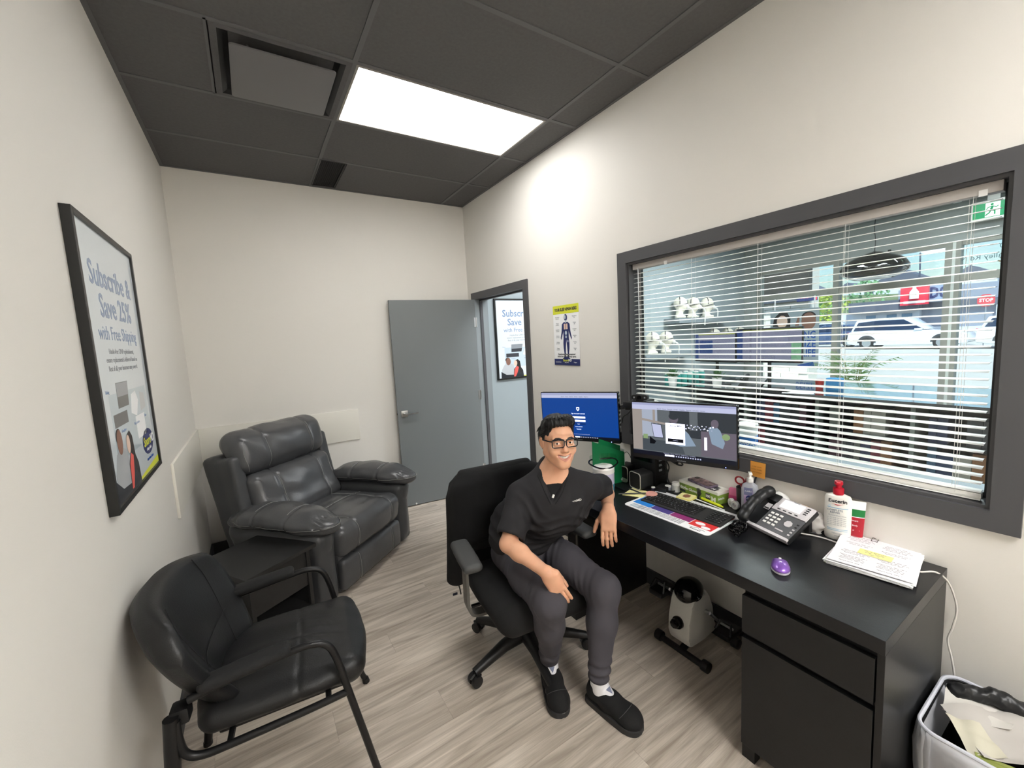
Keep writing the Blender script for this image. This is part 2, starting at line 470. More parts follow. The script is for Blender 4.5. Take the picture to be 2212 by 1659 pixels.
# ------------------------------------------------------------------ room shell
YF = -5.9      # wall behind the camera
M_wall = mat('wall_paint', '#e2dfd9', rough=0.55, spec=0.35, bump=(260, 0.12))
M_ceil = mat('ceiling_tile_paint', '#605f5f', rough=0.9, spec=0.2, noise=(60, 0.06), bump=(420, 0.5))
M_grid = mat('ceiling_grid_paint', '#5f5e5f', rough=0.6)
M_trim = mat('dark_trim_paint', '#4d4d50', rough=0.45)
M_base = mat('dark_base_paint', '#3e3e40', rough=0.5)
M_black = mat('black_plastic', '#141415', rough=0.45)
M_glossblack = mat('gloss_black', '#08080a', rough=0.12)
M_white = mat('white_plastic', '#e6e5e2', rough=0.4)
M_chrome = mat('brushed_metal', '#c8c8c8', rough=0.28, metal=1.0)
M_darkmetal = mat('black_metal', '#1b1b1c', rough=0.35, metal=0.3)
M_shopwall = mat('blue_grey_paint', '#9fa9ad', rough=0.6, bump=(260, 0.1))
M_glass = glass_mat('window_glass')

def struct(name, mb, m, parent=None, label=None, smooth=False):
    o = mb.build(name, m, parent, smooth=smooth)
    if parent is None: o['kind'] = 'structure'
    if label: o['label'] = label
    return o
# floor slab and planks running along x
def plank_mat(name, pos=True):
    m = bpy.data.materials.new(name); m.use_nodes = True; nt = m.node_tree; b = nt.nodes['Principled BSDF']
    b.inputs['Roughness'].default_value = 0.42; b.inputs['Specular IOR Level'].default_value = 0.4
    g = nt.nodes.new('ShaderNodeNewGeometry'); oi = nt.nodes.new('ShaderNodeObjectInfo')
    cm = nt.nodes.new('ShaderNodeCombineXYZ'); ml = nt.nodes.new('ShaderNodeMath'); ml.operation = 'MULTIPLY'; ml.inputs[1].default_value = 37.0
    nt.links.new(oi.outputs['Random'], ml.inputs[0]); nt.links.new(ml.outputs[0], cm.inputs[0]); nt.links.new(ml.outputs[0], cm.inputs[2])
    ad = nt.nodes.new('ShaderNodeVectorMath'); ad.operation = 'ADD'; nt.links.new(g.outputs['Position'], ad.inputs[0]); nt.links.new(cm.outputs[0], ad.inputs[1])
    def noise(scale, sx, sy, det=6, dist=0.0):
        mp = nt.nodes.new('ShaderNodeMapping'); mp.inputs['Scale'].default_value = (sx, sy, 1)
        n = nt.nodes.new('ShaderNodeTexNoise'); n.inputs['Scale'].default_value = scale; n.inputs['Detail'].default_value = det
        n.inputs['Distortion'].default_value = dist
        nt.links.new(ad.outputs[0], mp.inputs[0]); nt.links.new(mp.outputs[0], n.inputs[0]); return n.outputs['Fac']
    a = noise(2.2, 1.0, 13.0, 7, 0.8); f = noise(12.0, 0.6, 22.0, 5, 0.3); l = noise(0.8, 1, 2, 2)
    r1 = nt.nodes.new('ShaderNodeValToRGB'); e = r1.color_ramp.elements
    e[0].position = 0.30; e[0].color = (*hx('#9c9083'), 1); e[1].position = 0.66; e[1].color = (*hx('#cdc2b5'), 1)
    nt.links.new(a, r1.inputs[0])
    r2 = nt.nodes.new('ShaderNodeMapRange'); r2.inputs['From Min'].default_value = 0.35; r2.inputs['From Max'].default_value = 0.65; r2.inputs['To Min'].default_value = 0.90; r2.inputs['To Max'].default_value = 1.06
    nt.links.new(f, r2.inputs[0])
    sc = nt.nodes.new('ShaderNodeVectorMath'); sc.operation = 'SCALE'; nt.links.new(r1.outputs[0], sc.inputs[0]); nt.links.new(r2.outputs[0], sc.inputs['Scale'])
    r3 = nt.nodes.new('ShaderNodeMapRange'); r3.inputs['To Min'].default_value = 0.93; r3.inputs['To Max'].default_value = 1.06
    nt.links.new(oi.outputs['Random'], r3.inputs[0])
    s2 = nt.nodes.new('ShaderNodeVectorMath'); s2.operation = 'SCALE'; nt.links.new(sc.outputs[0], s2.inputs[0]); nt.links.new(r3.outputs[0], s2.inputs['Scale'])
    nt.links.new(s2.outputs[0], b.inputs['Base Color'])
    bp = nt.nodes.new('ShaderNodeBump'); bp.inputs['Strength'].default_value = 0.12; bp.inputs['Distance'].default_value = 0.001
    nt.links.new(f, bp.inputs['Height']); nt.links.new(bp.outputs[0], b.inputs['Normal'])
    return m
M_plank = plank_mat('grey_oak_plank')
M_slab = mat('floor_slab', '#5c5248', rough=0.7)
M_conc = mat('shop_floor', '#a89c8f', rough=0.4, noise=(3, 0.08))
fl = struct('floor', MB().span((-0.1, YF-0.1, -0.12), (W+0.13, 0.2, -0.004)), M_slab)
shopfl = struct('floor_reception', MB().span((W+0.13, YF-3, -0.12), (8.3, 4.0, -0.002)), M_conc)
def plank_mesh(L, wd=0.1794):
    m = MB().span((0, 0, -0.004), (L, wd, 0.0)); bm = m.bm
    me = bpy.data.meshes.new('plank'); bm.to_mesh(me); bm.free(); me.materials.append(M_plank); return me
full = plank_mesh(1.2192)
PW = 0.18; row = 0; y = 0.0
while y > YF:
    y -= PW; off = (row*0.437+0.21) % 1.22; x = off-1.22
    while x < W+0.12:
        x0 = max(x, 0.001); x1 = min(x+1.2192, W+0.12 if -1.08 < y+0.09 < -0.16 else W-0.001)
        if x1-x0 > 0.03:
            o = bpy.data.objects.new('plank', full if x1-x0 > 1.2185 else plank_mesh(x1-x0)); COL.objects.link(o); o.parent = fl
            o.location = (x0, y+0.0004, 0)
        x += 1.22
    row += 1
# walls
T = 0.13
struct('wall_left', MB().span((-T, YF-T, 0), (0, T, H+0.1)), M_wall)
struct('wall_back', MB().span((0, 0, 0), (W, T, H+0.1)), M_wall)
struct('wall_front', MB().span((0, YF-T, 0), (W, YF, H+0.1)), M_wall)
DY0, DY1, DZ = -1.073, -0.165, 2.066           # door opening
WY0, WY1, WZ0, WZ1 = -3.803, -2.240, 0.975, 2.068   # window opening
mb = MB()
def rw(y0, y1, z0, z1): mb.span((W, y0, z0), (W+T, y1, z1))
rw(DY1+0.003, 0.12, 0, H+0.1); rw(DY0-0.003, DY1+0.003, DZ+0.003, H+0.1); rw(WY1, DY0-0.003, 0, H+0.1); rw(WY0, WY1, 0, WZ0); rw(WY0, WY1, WZ1, H+0.1); rw(YF-T, WY0, 0, H+0.1)
struct('wall_right', mb, M_wall)
# ceiling: slab, grid bars, lay-in tiles
YS = [0.0-0.0, -0.604, -1.2136, -1.8232, -2.4328, -3.0424, -3.652, -4.2616, -4.8712, -5.4808, YF]
XS = [0.0, 1.013, 2.232, W]
ce = struct('ceiling', MB().span((-T, YF-T, H+0.03), (W+T, T, H+0.14)), M_ceil)
for x in XS[1:-1]: MB().span((x-0.012, YF, H-0.001), (x+0.012, 0, H+0.03)).build('grid_bar', M_grid, ce, smooth=False)
for y in YS[1:-1]: MB().span((0, y-0.012, H-0.0005), (W, y+0.012, H+0.03)).build('grid_bar', M_grid, ce, smooth=False)
MB().span((0, YF, H-0.001), (0.02, 0, H+0.03)).span((W-0.02, YF, H-0.001), (W, 0, H+0.03)).span((0, -0.02, H-0.001), (W, 0, H+0.03)).build('wall_angle', M_grid, ce, smooth=False)
for j in range(len(YS)-1):
    for i in range(3):
        x0, x1, y0, y1 = XS[i]+0.013, XS[i+1]-0.013, YS[j+1]+0.013, YS[j]-0.013
        if (j, i) in ((2, 1), (8, 1)): continue
        if (j, i) == (2, 0): x1 = 0.397
        if (j, i) == (0, 1): x0 = 1.212
        MB().span((x0, y0, H+0.003), (x1, y1, H+0.02)).build('ceiling_tile', M_ceil, ce, smooth=False)
MB().span((0.397, -1.8232, H-0.0005), (0.409, -1.2136, H+0.03)).build('grid_bar', M_grid, ce, smooth=False)
# lit troffers
M_panel = mat('light_diffuser', '#ffffff', emit=((1.0, 0.988, 0.965), LIGHT_OFFICE))
M_panel_fill = mat('fill_light_diffuser', '#ffffff', emit=((1.0, 0.988, 0.965), LIGHT_OFFICE_FILL))
M_frame = mat('light_frame', '#8c8780', rough=0.4)
def troffer(x0, x1, y0, y1, label, pm):
    cx, cy = (x0+x1)/2, (y0+y1)/2; w, d = x1-x0, y1-y0
    t = empty('ceiling_light', (cx, cy, H), label=label, cat='ceiling light')
    m = MB(); f = 0.012
    m.span((-w/2, -d/2, -0.003), (w/2, -d/2+f, 0.028)).span((-w/2, d/2-f, -0.003), (w/2, d/2, 0.028)).span((-w/2, -d/2+f, -0.003), (-w/2+f, d/2-f, 0.028)).span((w/2-f, -d/2+f, -0.003), (w/2, d/2-f, 0.028))
    m.build('frame', M_frame, t, smooth=False)
    MB().span((-w/2+f, -d/2+f, 0.001), (w/2-f, d/2-f, 0.008)).build('diffuser', pm, t, smooth=False)
    return t
troffer(1.026, 2.219, -1.810, -1.227, 'bright rectangular ceiling light panel above the standing-open door side', M_panel)
troffer(1.026, 2.219, -5.468, -4.884, 'second ceiling light panel nearer the camera, out of the picture', M_panel_fill)
# air diffuser with hanging face plate
t = empty('air_diffuser', (0.711, -1.5184, H), label='square dark grey plaque air diffuser in the ceiling left of the light panel', cat='air vent')
m = MB(); a = 0.296
def ringquad(m, r0, z0, r1, z1):
    for s in range(4):
        A = [(-1, -1), (1, -1), (1, 1), (-1, 1)]; p, q = A[s], A[(s+1) % 4]
        m.quad([(p[0]*r0, p[1]*r0, z0), (q[0]*r0, q[1]*r0, z0), (q[0]*r1, q[1]*r1, z1), (p[0]*r1, p[1]*r1, z1)])
ringquad(m, a, -0.002, 0.268, -0.003)
m.build('pan', M_ceil, t, smooth=False)
m = MB(); ringquad(m, 0.268, -0.003, 0.245, 0.010); ringquad(m, 0.245, 0.010, 0.20, 0.055); m.build('pan_slope_shade', M_black, t, smooth=False)  # black slope puts the recess shade around the plate into the colour
MB().box((0, 0, 0.06), (0.42, 0.42, 0.004)).build('duct_plate', M_black, t, smooth=False)  # black backing for the dark of the recess
MB().prism(rrect(0.455, 0.455, 0.015, 3), -0.030, -0.021, bevel=0.002).build('face_plate', mat('plate_paint', '#6c6b6c', rough=0.5), t)
[MB().cyl((sx*0.15, sy*0.15, -0.022), (sx*0.15, sy*0.15, 0.06), 0.006, n=6).build('hanger', M_grid, t) for sx in (-1, 1) for sy in (-1, 1)]
# egg-crate grille
t = empty('vent_grille', (1.108, -0.327, H), label='small black egg-crate return grille at the back end of the ceiling', cat='air vent')
m = MB(); gw, gd = 0.176, 0.545
m.span((-gw/2-.008, -gd/2, -0.003), (-gw/2, gd/2, 0.02)).span((gw/2, -gd/2, -0.003), (gw/2+.008, gd/2, 0.02)).span((-gw/2, -gd/2, -0.003), (gw/2, -gd/2+.008, 0.02)).span((-gw/2, gd/2-.008, -0.003), (gw/2, gd/2, 0.02))
m.build('frame', M_black, t, smooth=False)
m = MB(); n1 = 13; n2 = 40
for i in range(1, n1): x = -gw/2+gw*i/n1; m.span((x-.0008, -gd/2, 0), (x+.0008, gd/2, 0.014))
for i in range(1, n2): y = -gd/2+gd*i/n2; m.span((-gw/2, y-.0008, 0), (gw/2, y+.0008, 0.014))
o = m.build('crate', mat('crate_black', '#2e2d2d', rough=0.6), t, smooth=False); o['kind'] = 'stuff'
MB().span((-gw/2, -gd/2, 0.022), (gw/2, gd/2, 0.026)).build('duct_plate', M_black, t, smooth=False)
# baseboards
struct('baseboard_back', MB().span((0.012, -0.012, 0), (W-0.001, 0, 0.10)), M_base)
struct('baseboard_left', MB().span((0, YF, 0), (0.012, 0, 0.10)), M_base)
struct('baseboard_right', MB().span((W-0.012, YF, 0), (W, -1.145, 0.10)).span((W-0.012, -0.093, 0), (W, -0.012, 0.10)), M_base)
# wall bumper boards (painted)
M_board = mat('bumper_board_paint', '#e2dfd6', rough=0.35)
b = MB().span((0.014, -0.014, 0.765), (1.233, 0, 1.054), bevel=0.003).build('wall_bumper_board', M_board)
tag(b, 'white bumper board on the back wall behind the recliner', 'wall panel')
b = MB().span((0, -1.245, 0.752), (0.014, -0.001, 1.058), bevel=0.003).build('wall_bumper_board', M_board)
tag(b, 'white bumper board low on the left wall beyond the poster', 'wall panel')
# door frame and leaf
M_jamb_lit = mat('jamb_lit_tone', '#868d90', rough=0.4)  # lighter blue-grey puts the corridor light on the jamb into the colour
d1 = struct('door_1', MB().span((W-0.014, DY0-0.070, 0), (W+T+0.014, DY0, DZ+0.070)).span((W-0.014, DY1, 0), (W+T+0.014, DY1+0.070, DZ+0.070)).span((W-0.014, DY0, DZ), (W+T+0.014, DY1, DZ+0.070)), M_trim)
MB().span((W-0.012, DY0, 0), (W+T+0.012, DY0+0.002, DZ)).span((W-0.012, DY1-0.002, 0), (W+T+0.012, DY1, DZ)).build('jamb_lit_skin', M_jamb_lit, d1, smooth=False)  # thin skin over the frame, carries the lit tone
MB().span((W+0.045, DY0, 0), (W+0.075, DY0+0.014, DZ)).span((W+0.045, DY1-0.014, 0), (W+0.075, DY1, DZ)).span((W+0.045, DY0, DZ-0.014), (W+0.075, DY1, DZ)).build('door_stop', M_trim, d1, smooth=False)
M_leaf = mat('door_leaf_paint', '#74797b', rough=0.42, bump=(120, 0.06))
hin = Vector((2.462, -0.175)); tip = Vector((1.588, -0.082)); dv = (tip-hin); ang = math.atan2(dv.y, dv.x); LW = dv.length
leaf = empty('door_leaf', (hin.x, hin.y, 0), rz=ang, label='grey flush office door standing wide open against the back wall', cat='door')
# local +x along the leaf from hinge to tip; visible face is local +y side (towards the camera)
MB().span((0, -0.044, 0.008), (LW, 0, 2.066), bevel=0.0015).build('panel', M_leaf, leaf, smooth=False)
for hz in (0.25, 1.06, 1.83):
    MB().span((0.0, -0.002, hz-0.05), (0.020, 0.003, hz+0.05)).cyl((-0.006, 0.004, hz-0.05), (-0.006, 0.004, hz+0.05), 0.007, n=10).build('hinge', M_chrome, leaf)
hd = empty('handle_set', (LW-0.065, 0, 0.955), parent=leaf)
hb = MB().box((0, 0.005, 0), (0.062, 0.009, 0.062), bevel=0.002).build('rose', M_chrome, hd)
MB().cyl((0, 0.005, 0), (0, 0.050, 0), 0.010).tube([(0.0, 0.048, 0.0), (-0.03, 0.05, 0), (-0.075, 0.05, 0.0), (-0.125, 0.048, 0.0)], 1.0, sect=[(-.009, -.005), (.009, -.005), (.009, .005), (-.009, .005)]).build('lever', M_chrome, hd)
MB().cyl((LW, -0.022, 0.955), (LW+0.004, -0.022, 0.955), 0.010, n=12).build('latch', M_darkmetal, leaf)
MB().cyl((LW-0.11, 0.0, 0.022), (LW-0.11, 0.012, 0.022), 0.008, n=10).build('door_stop_bumper', M_white, leaf)
# reception window
w1 = struct('window_1', MB().span((W-0.016, WY0-0.070, WZ0-0.070), (W, WY0, WZ1+0.070)).span((W-0.016, WY1, WZ0-0.070), (W, WY1+0.070, WZ1+0.070)).span((W-0.016, WY0, WZ1), (W, WY1, WZ1+0.070)).span((W-0.016, WY0, WZ0-0.070), (W, WY1, WZ0)), M_trim)
MB().span((W, WY0, WZ0), (W+T, WY0+0.012, WZ1)).span((W, WY1-0.012, WZ0), (W+T, WY1, WZ1)).span((W, WY0+.012, WZ1-0.012), (W+T, WY1-.012, WZ1)).span((W, WY0+.012, WZ0), (W+T, WY1-.012, WZ0+0.012)).build('window_reveal', M_trim, w1, smooth=False)
gk = MB(); gx0, gx1 = W+0.088, W+0.112
gk.span((gx0, WY0+.012, WZ0+.012), (gx1, WY0+.03, WZ1-.012)).span((gx0, WY1-.03, WZ0+.012), (gx1, WY1-.012, WZ1-.012)).span((gx0, WY0+.03, WZ1-.03), (gx1, WY1-.03, WZ1-.012)).span((gx0, WY0+.03, WZ0+.012), (gx1, WY1-.03, WZ0+.03))
gk.build('window_bead', M_black, w1, smooth=False)
MB().span((W+0.098, WY0+.02, WZ0+.02), (W+0.102, WY1-.02, WZ1-.02)).build('window_pane', M_glass, w1, smooth=False)
# venetian blind
M_slat = mat('blind_slat', '#efefeb', rough=0.35)
M_rail = mat('blind_rail', '#b9b4b0', rough=0.4)
M_cord = mat('blind_cord', '#e4e4e0', rough=0.7)
bl = empty('venetian_blind', (W+0.040, (WY0+WY1)/2, WZ1-0.012), label='white venetian blind with open slats in the reception window', cat='blind')
BW = (WY1-WY0)-0.05; hy = BW/2
MB().span((-0.020, -hy, -0.034), (0.020, hy, 0.0), bevel=0.002).build('headrail', M_rail, bl)
smesh = None; NS = 37; z0 = -0.058; pitch = 0.0279
for i in range(NS):
    z = z0-pitch*i
    if smesh is None:
        m = MB(); hw = 0.0165
        prof = [(-hw, 0), (-hw*0.5, 0.0017), (0, 0.0023), (hw*0.5, 0.0017), (hw, 0)]; th = 0.0009
        ring = prof+[(a, b-th) for a, b in reversed(prof)]
        A = [m.bm.verts.new((p[0], -hy+0.004, p[1])) for p in ring]; B = [m.bm.verts.new((p[0], hy-0.004, p[1])) for p in ring]
        for k in range(len(ring)): m.bm.faces.new((A[k], A[(k+1) % len(ring)], B[(k+1) % len(ring)], B[k]))
        m.bm.faces.new(A[::-1]); m.bm.faces.new(B)
        o = m.build('slat', M_slat, bl); smesh = o.data
    else:
        o = bpy.data.objects.new('slat', smesh); COL.objects.link(o); o.parent = bl
    o.location = (0, 0, z); o.rotation_euler = (0, R(-7+1.2*math.sin(i*2.1)), 0)
zb = -(WZ1-0.012)+WZ0+0.030
MB().span((-0.013, -hy+0.002, zb-0.010), (0.013, hy-0.002, zb+0.010), bevel=0.003).build('bottom_rail', M_slat, bl)
cy = (WY0+WY1)/2
for ly in (-2.318, -2.672, -3.023, -3.364, -3.713):
    yy = ly-cy; m = MB()
    for sx in (-0.0175, 0.0175):
        m.tube([(sx, yy, -0.03), (sx, yy, zb)], 0.0007, n=4)
    m.tube([(0.004, yy+0.012, -0.03), (0.004, yy+0.012, zb)], 0.0007, n=4)
    for i in range(NS): m.tube([(-0.0175, yy, z0-pitch*i-0.0012), (0.0175, yy, z0-pitch*i-0.0012)], 0.0005, n=3)
    m.build('ladder_cord', M_cord, bl)
MB().cyl((-0.022, hy-0.045, -0.03), (-0.024, hy-0.05, -0.62), 0.0035, n=6).build('tilt_wand', mat('clear_wand', '#dfe5e6', rough=0.15, alpha=0.75), bl)
for sgn in (-0.045, 1.18): MB().span((-0.023, hy-0.30-sgn*1.0, -0.040), (-0.0205, hy-0.28-sgn*1.0, -0.020)).build('rail_clip', M_white, bl)
# corridor beyond the door and reception shell
struct('wall_reception', MB().span((W+T, 0.12, 0), (8.26, 0.25, H+0.3)), M_shopwall)
struct('baseboard_reception', MB().span((W+T, 0.108, 0), (8.2, 0.12, 0.10)), M_shopwall)
struct('wall_reception_end', MB().span((W+T, YF-3.1, 0), (8.26, YF-3, H+0.3)), M_shopwall)
M_shopceil = mat('reception_ceiling', '#a9acab', rough=0.8)
struct('ceiling_reception', MB().span((W+T, YF-3.1, H), (8.4, 0.25, H+0.25)), M_shopceil)
struct('wall_partition', MB().span((W, YF-3.1, 0), (W+T, YF-T, H+0.1)), M_wall)
# ------------------------------------------------------------------ shop front
FX = 8.2
M_fw = mat('shopfront_wall', '#9ba19e', rough=0.6)
M_mull = mat('mullion_metal', '#94948c', rough=0.45)
sw = MB(); sw.span((FX, YF-3, 2.585), (FX+0.2, -0.10, H+0.3)).span((FX, YF-3, 0), (FX+0.2, -0.10, 0.12)); sw.span((FX, -0.10, 0), (FX+0.2, 0.12, H+0.3))
struct('wall_shopfront', sw, M_fw)
wf = struct('window_2', MB().span((FX+0.02, YF-3, 2.069), (FX+0.12, -0.10, 2.169)), M_mull)
mys = [(-0.16, -0.10), (-1.327, -1.252), (-2.622, -2.478), (-3.95, -3.87), (-5.2, -5.12), (-6.5, -6.42)]
for a, b in mys: MB().span((FX+0.0, a, 0.12), (FX+0.14, b, 2.585)).build('mullion', M_mull, wf, smooth=False)
MB().span((FX+0.0, -2.575, 0.12), (FX+0.16, -2.545, 2.585)).build('mullion_seam', mat('mullion_seam', '#d5dad6', rough=0.4), wf, smooth=False)
MB().span((FX+0.02, YF-3, 2.53), (FX+0.12, -0.10, 2.586)).build('head_bar', M_mull, wf, smooth=False)
MB().span((FX+0.02, YF-3, 0.12), (FX+0.12, -0.10, 0.20)).build('sill_bar', M_mull, wf, smooth=False)
for (a0, a1), (b0, b1) in zip(mys[:-1], mys[1:]):
    for z0_, z1_ in ((0.20, 2.069), (2.169, 2.53)):
        MB().span((FX+0.066, b1, z0_), (FX+0.072, a0, z1_)).build('glass_pane', M_glass, wf, smooth=False)
# window lettering, applied to read from outside
M_ink = mat('window_lettering', '#5d7c88', rough=0.6)
for body, sz, y, z in (('#110', 0.085, -3.02, 2.455), ('Simmons Valley Rd NW', 0.085, -2.93, 2.345)):
    o = text('window_lettering', body, sz, frame((FX+0.074, y, z), (0, 1, 0), (0, 0, 1)), M_ink); o.parent = wf
# reception ceiling fittings; large panels added so the interior is not dark
M_panel2 = mat('shop_light_diffuser', '#ffffff', emit=((0.93, 0.97, 1.0), LIGHT_SHOP))
for i, (x, y) in enumerate([(3.6, -1.4), (3.6, -4.4), (5.9, -1.3), (6.0, -3.2), (7.65, -3.1), (4.8, -7)]):
    t = empty('reception_light', (x, y, H), label=['ceiling light panel over the corridor outside the door', 'ceiling light panel just outside the reception window', 'ceiling light panel over the mannequin head shelves', 'ceiling light panel over the reception counter end', 'thin ceiling light strip next to the exit sign', 'ceiling light panel at the far end of the reception'][i], cat='ceiling light')
    w, d = (1.2, 0.6) if i != 4 else (0.10, 0.95)
    MB().span((-w/2, -d/2, -0.006), (w/2, d/2, 0.0)).build('frame', M_white, t, smooth=False)
    MB().span((-w/2+.015, -d/2+.015, -0.010), (w/2-.015, d/2-.015, -0.0065)).build('diffuser', M_panel2, t, smooth=False)
# exit sign
t = empty('exit_sign', (8.08, -2.89, 2.87), label='green running-man exit sign hung above the shop front', cat='sign')
MB().span((-0.03, -0.175, -0.115), (0.03, 0.175, 0.115), bevel=0.004).span((-0.01, -0.05, 0.12), (0.01, 0.05, H-2.87)).build('housing', M_white, t)
M_green = mat('exit_green', '#0b8a55', rough=0.4, emit=('#0b8a55', 0.12))
M_exitw = mat('exit_white', '#f2fbf5', rough=0.4, emit=('#eafff2', 0.2))
MB().span((-0.034, -0.16, -0.085), (-0.031, 0.16, 0.085)).build('face', M_green, t, smooth=False)
MB().span((-0.037, -0.060, -0.08), (-0.034, 0.058, 0.08)).build('doorway_symbol', M_exitw, t, smooth=False)
m = MB()
def limb(pts, r): m.tube([(-0.039, y, z) for y, z in pts], r, n=5)
m.ell((-0.039, 0.005, 0.058), (0.003, 0.013, 0.013)); limb([(0.0, 0.04), (0.012, 0.0)], 0.011); limb([(0.012, -0.005), (-0.02, -0.02), (-0.02, -0.06)], 0.007)
limb([(0.012, -0.005), (0.025, -0.035), (0.055, -0.06)], 0.007); limb([(0.0, 0.035), (-0.03, 0.02), (-0.045, 0.035)], 0.005); limb([(0.0, 0.035), (0.035, 0.03), (0.05, 0.005)], 0.005)
m.build('running_figure', M_green, t)
# smoke detector
t = tag(MB().lathe([(0.0, -0.045), (0.035, -0.042), (0.055, -0.02), (0.06, 0.0)], n=20).build('smoke_detector', M_white, loc=(7.9, -2.62, H)), 'round white smoke detector on the reception ceiling by the exit sign', 'smoke detector')
# pendant lamp
PX, PY = 7.6, -1.93
t = empty('pendant_lamp', (PX, PY, H), label='glossy black faceted oval pendant lamp hanging by the shop window', cat='lamp')
MB().span((-0.045, -0.045, -0.05), (0.045, 0.045, 0)).build('canopy', M_black, t)
MB().tube(bez([(0, 0, -0.05), (0.006, 0.012, -0.2), (-0.004, -0.006, -0.36), (0, 0, -0.50)]), 0.004, n=5).build('cord', M_black, t)
m = MB(); n = 28
m.lathe([(0.0, -0.515), (0.06, -0.512), (0.09, -0.525), (0.22, -0.575), (0.31, -0.63), (0.365, -0.715), (0.355, -0.78), (0.27, -0.84), (0.20, -0.865), (0.19, -0.862), (0.0, -0.80)], n=n)
M_pend = mat('pendant_gloss', '#050508', rough=0.04, spec=0.9, coat=1.0)
m.build('shade', M_pend, t, ang=60)
MB().cyl((0, 0, -0.50), (0, 0, -0.56), 0.018).build('socket', M_black, t); MB().cyl((0.12, -0.12, -0.50), (0.12, -0.12, -0.56), 0.018).build('socket', M_black, t)
# hanging posters in the shop window and corridor; face painted with flat print
M_pf = mat('poster_frame', '#1b1b1a', rough=0.35)
M_paper = mat('poster_paper', '#dfe8ee', rough=0.4, coat=0.9)
M_blue = mat('print_blue', '#7c93b8', rough=0.4, coat=0.9); M_dblue = mat('print_deep_blue', '#1c4f9c', rough=0.5)
M_gry = mat('print_grey', '#8d9299', rough=0.4, coat=0.9); M_dk = mat('print_dark', '#2a2d33', rough=0.4, coat=0.7)
M_yel = mat('print_yellow', '#d5da3a', rough=0.5); M_navy = mat('print_navy', '#222d63', rough=0.5)
M_skin1 = mat('print_skin_dark', '#8a6454', rough=0.5); M_skin2 = mat('print_skin_light', '#e3c6b4', rough=0.5)
M_coral = mat('print_coral', '#e8625a', rough=0.5); M_hood = mat('print_grey_hood', '#c2c6ca', rough=0.4, coat=0.9); M_hair = mat('print_hair', '#28211f', rough=0.5)
M_lpanel = mat('print_pale_blue', '#c4d4dd', rough=0.4, coat=0.9); M_wht = mat('print_white', '#f2f3f4', rough=0.5)
def flat(name, poly, d, m, parent):
    """flat print of a polygon in the sheet's xy, raised by d along z"""
    return MB().prism(poly, d, d+0.00015).build(name, m, parent, smooth=False)
def circ(cx, cy, rx, ry=None, n=18, a0=0, a1=360):
    ry = rx if ry is None else ry
    return [(cx+rx*math.cos(R(a0+(a1-a0)*i/n)), cy+ry*math.sin(R(a0+(a1-a0)*i/n))) for i in range(n if a1-a0 == 360 else n+1)]
def rect(x0, y0, x1, y1): return [(x0, y0), (x1, y0), (x1, y1), (x0, y1)]
def logo(par, cx, cy, s, d=0.0012):
    flat('logo_oval', circ(cx, cy, 0.5*s, 0.27*s), d, M_navy, par)
    T_ = Matrix.Translation((cx-0.08*s, cy+0.01*s, d+0.0006)); text('logo_lettering', 'Snore', 0.27*s, T_, M_yel, par, bold=0.004*s)
    text('logo_lettering', 'MD', 0.25*s, Matrix.Translation((cx+0.38*s, cy+0.01*s, d+0.0006)), M_wht, par, bold=0.004*s)
    text('logo_lettering', 'sleep clinic', 0.10*s, Matrix.Translation((cx, cy-0.15*s, d+0.0006)), M_wht, par)
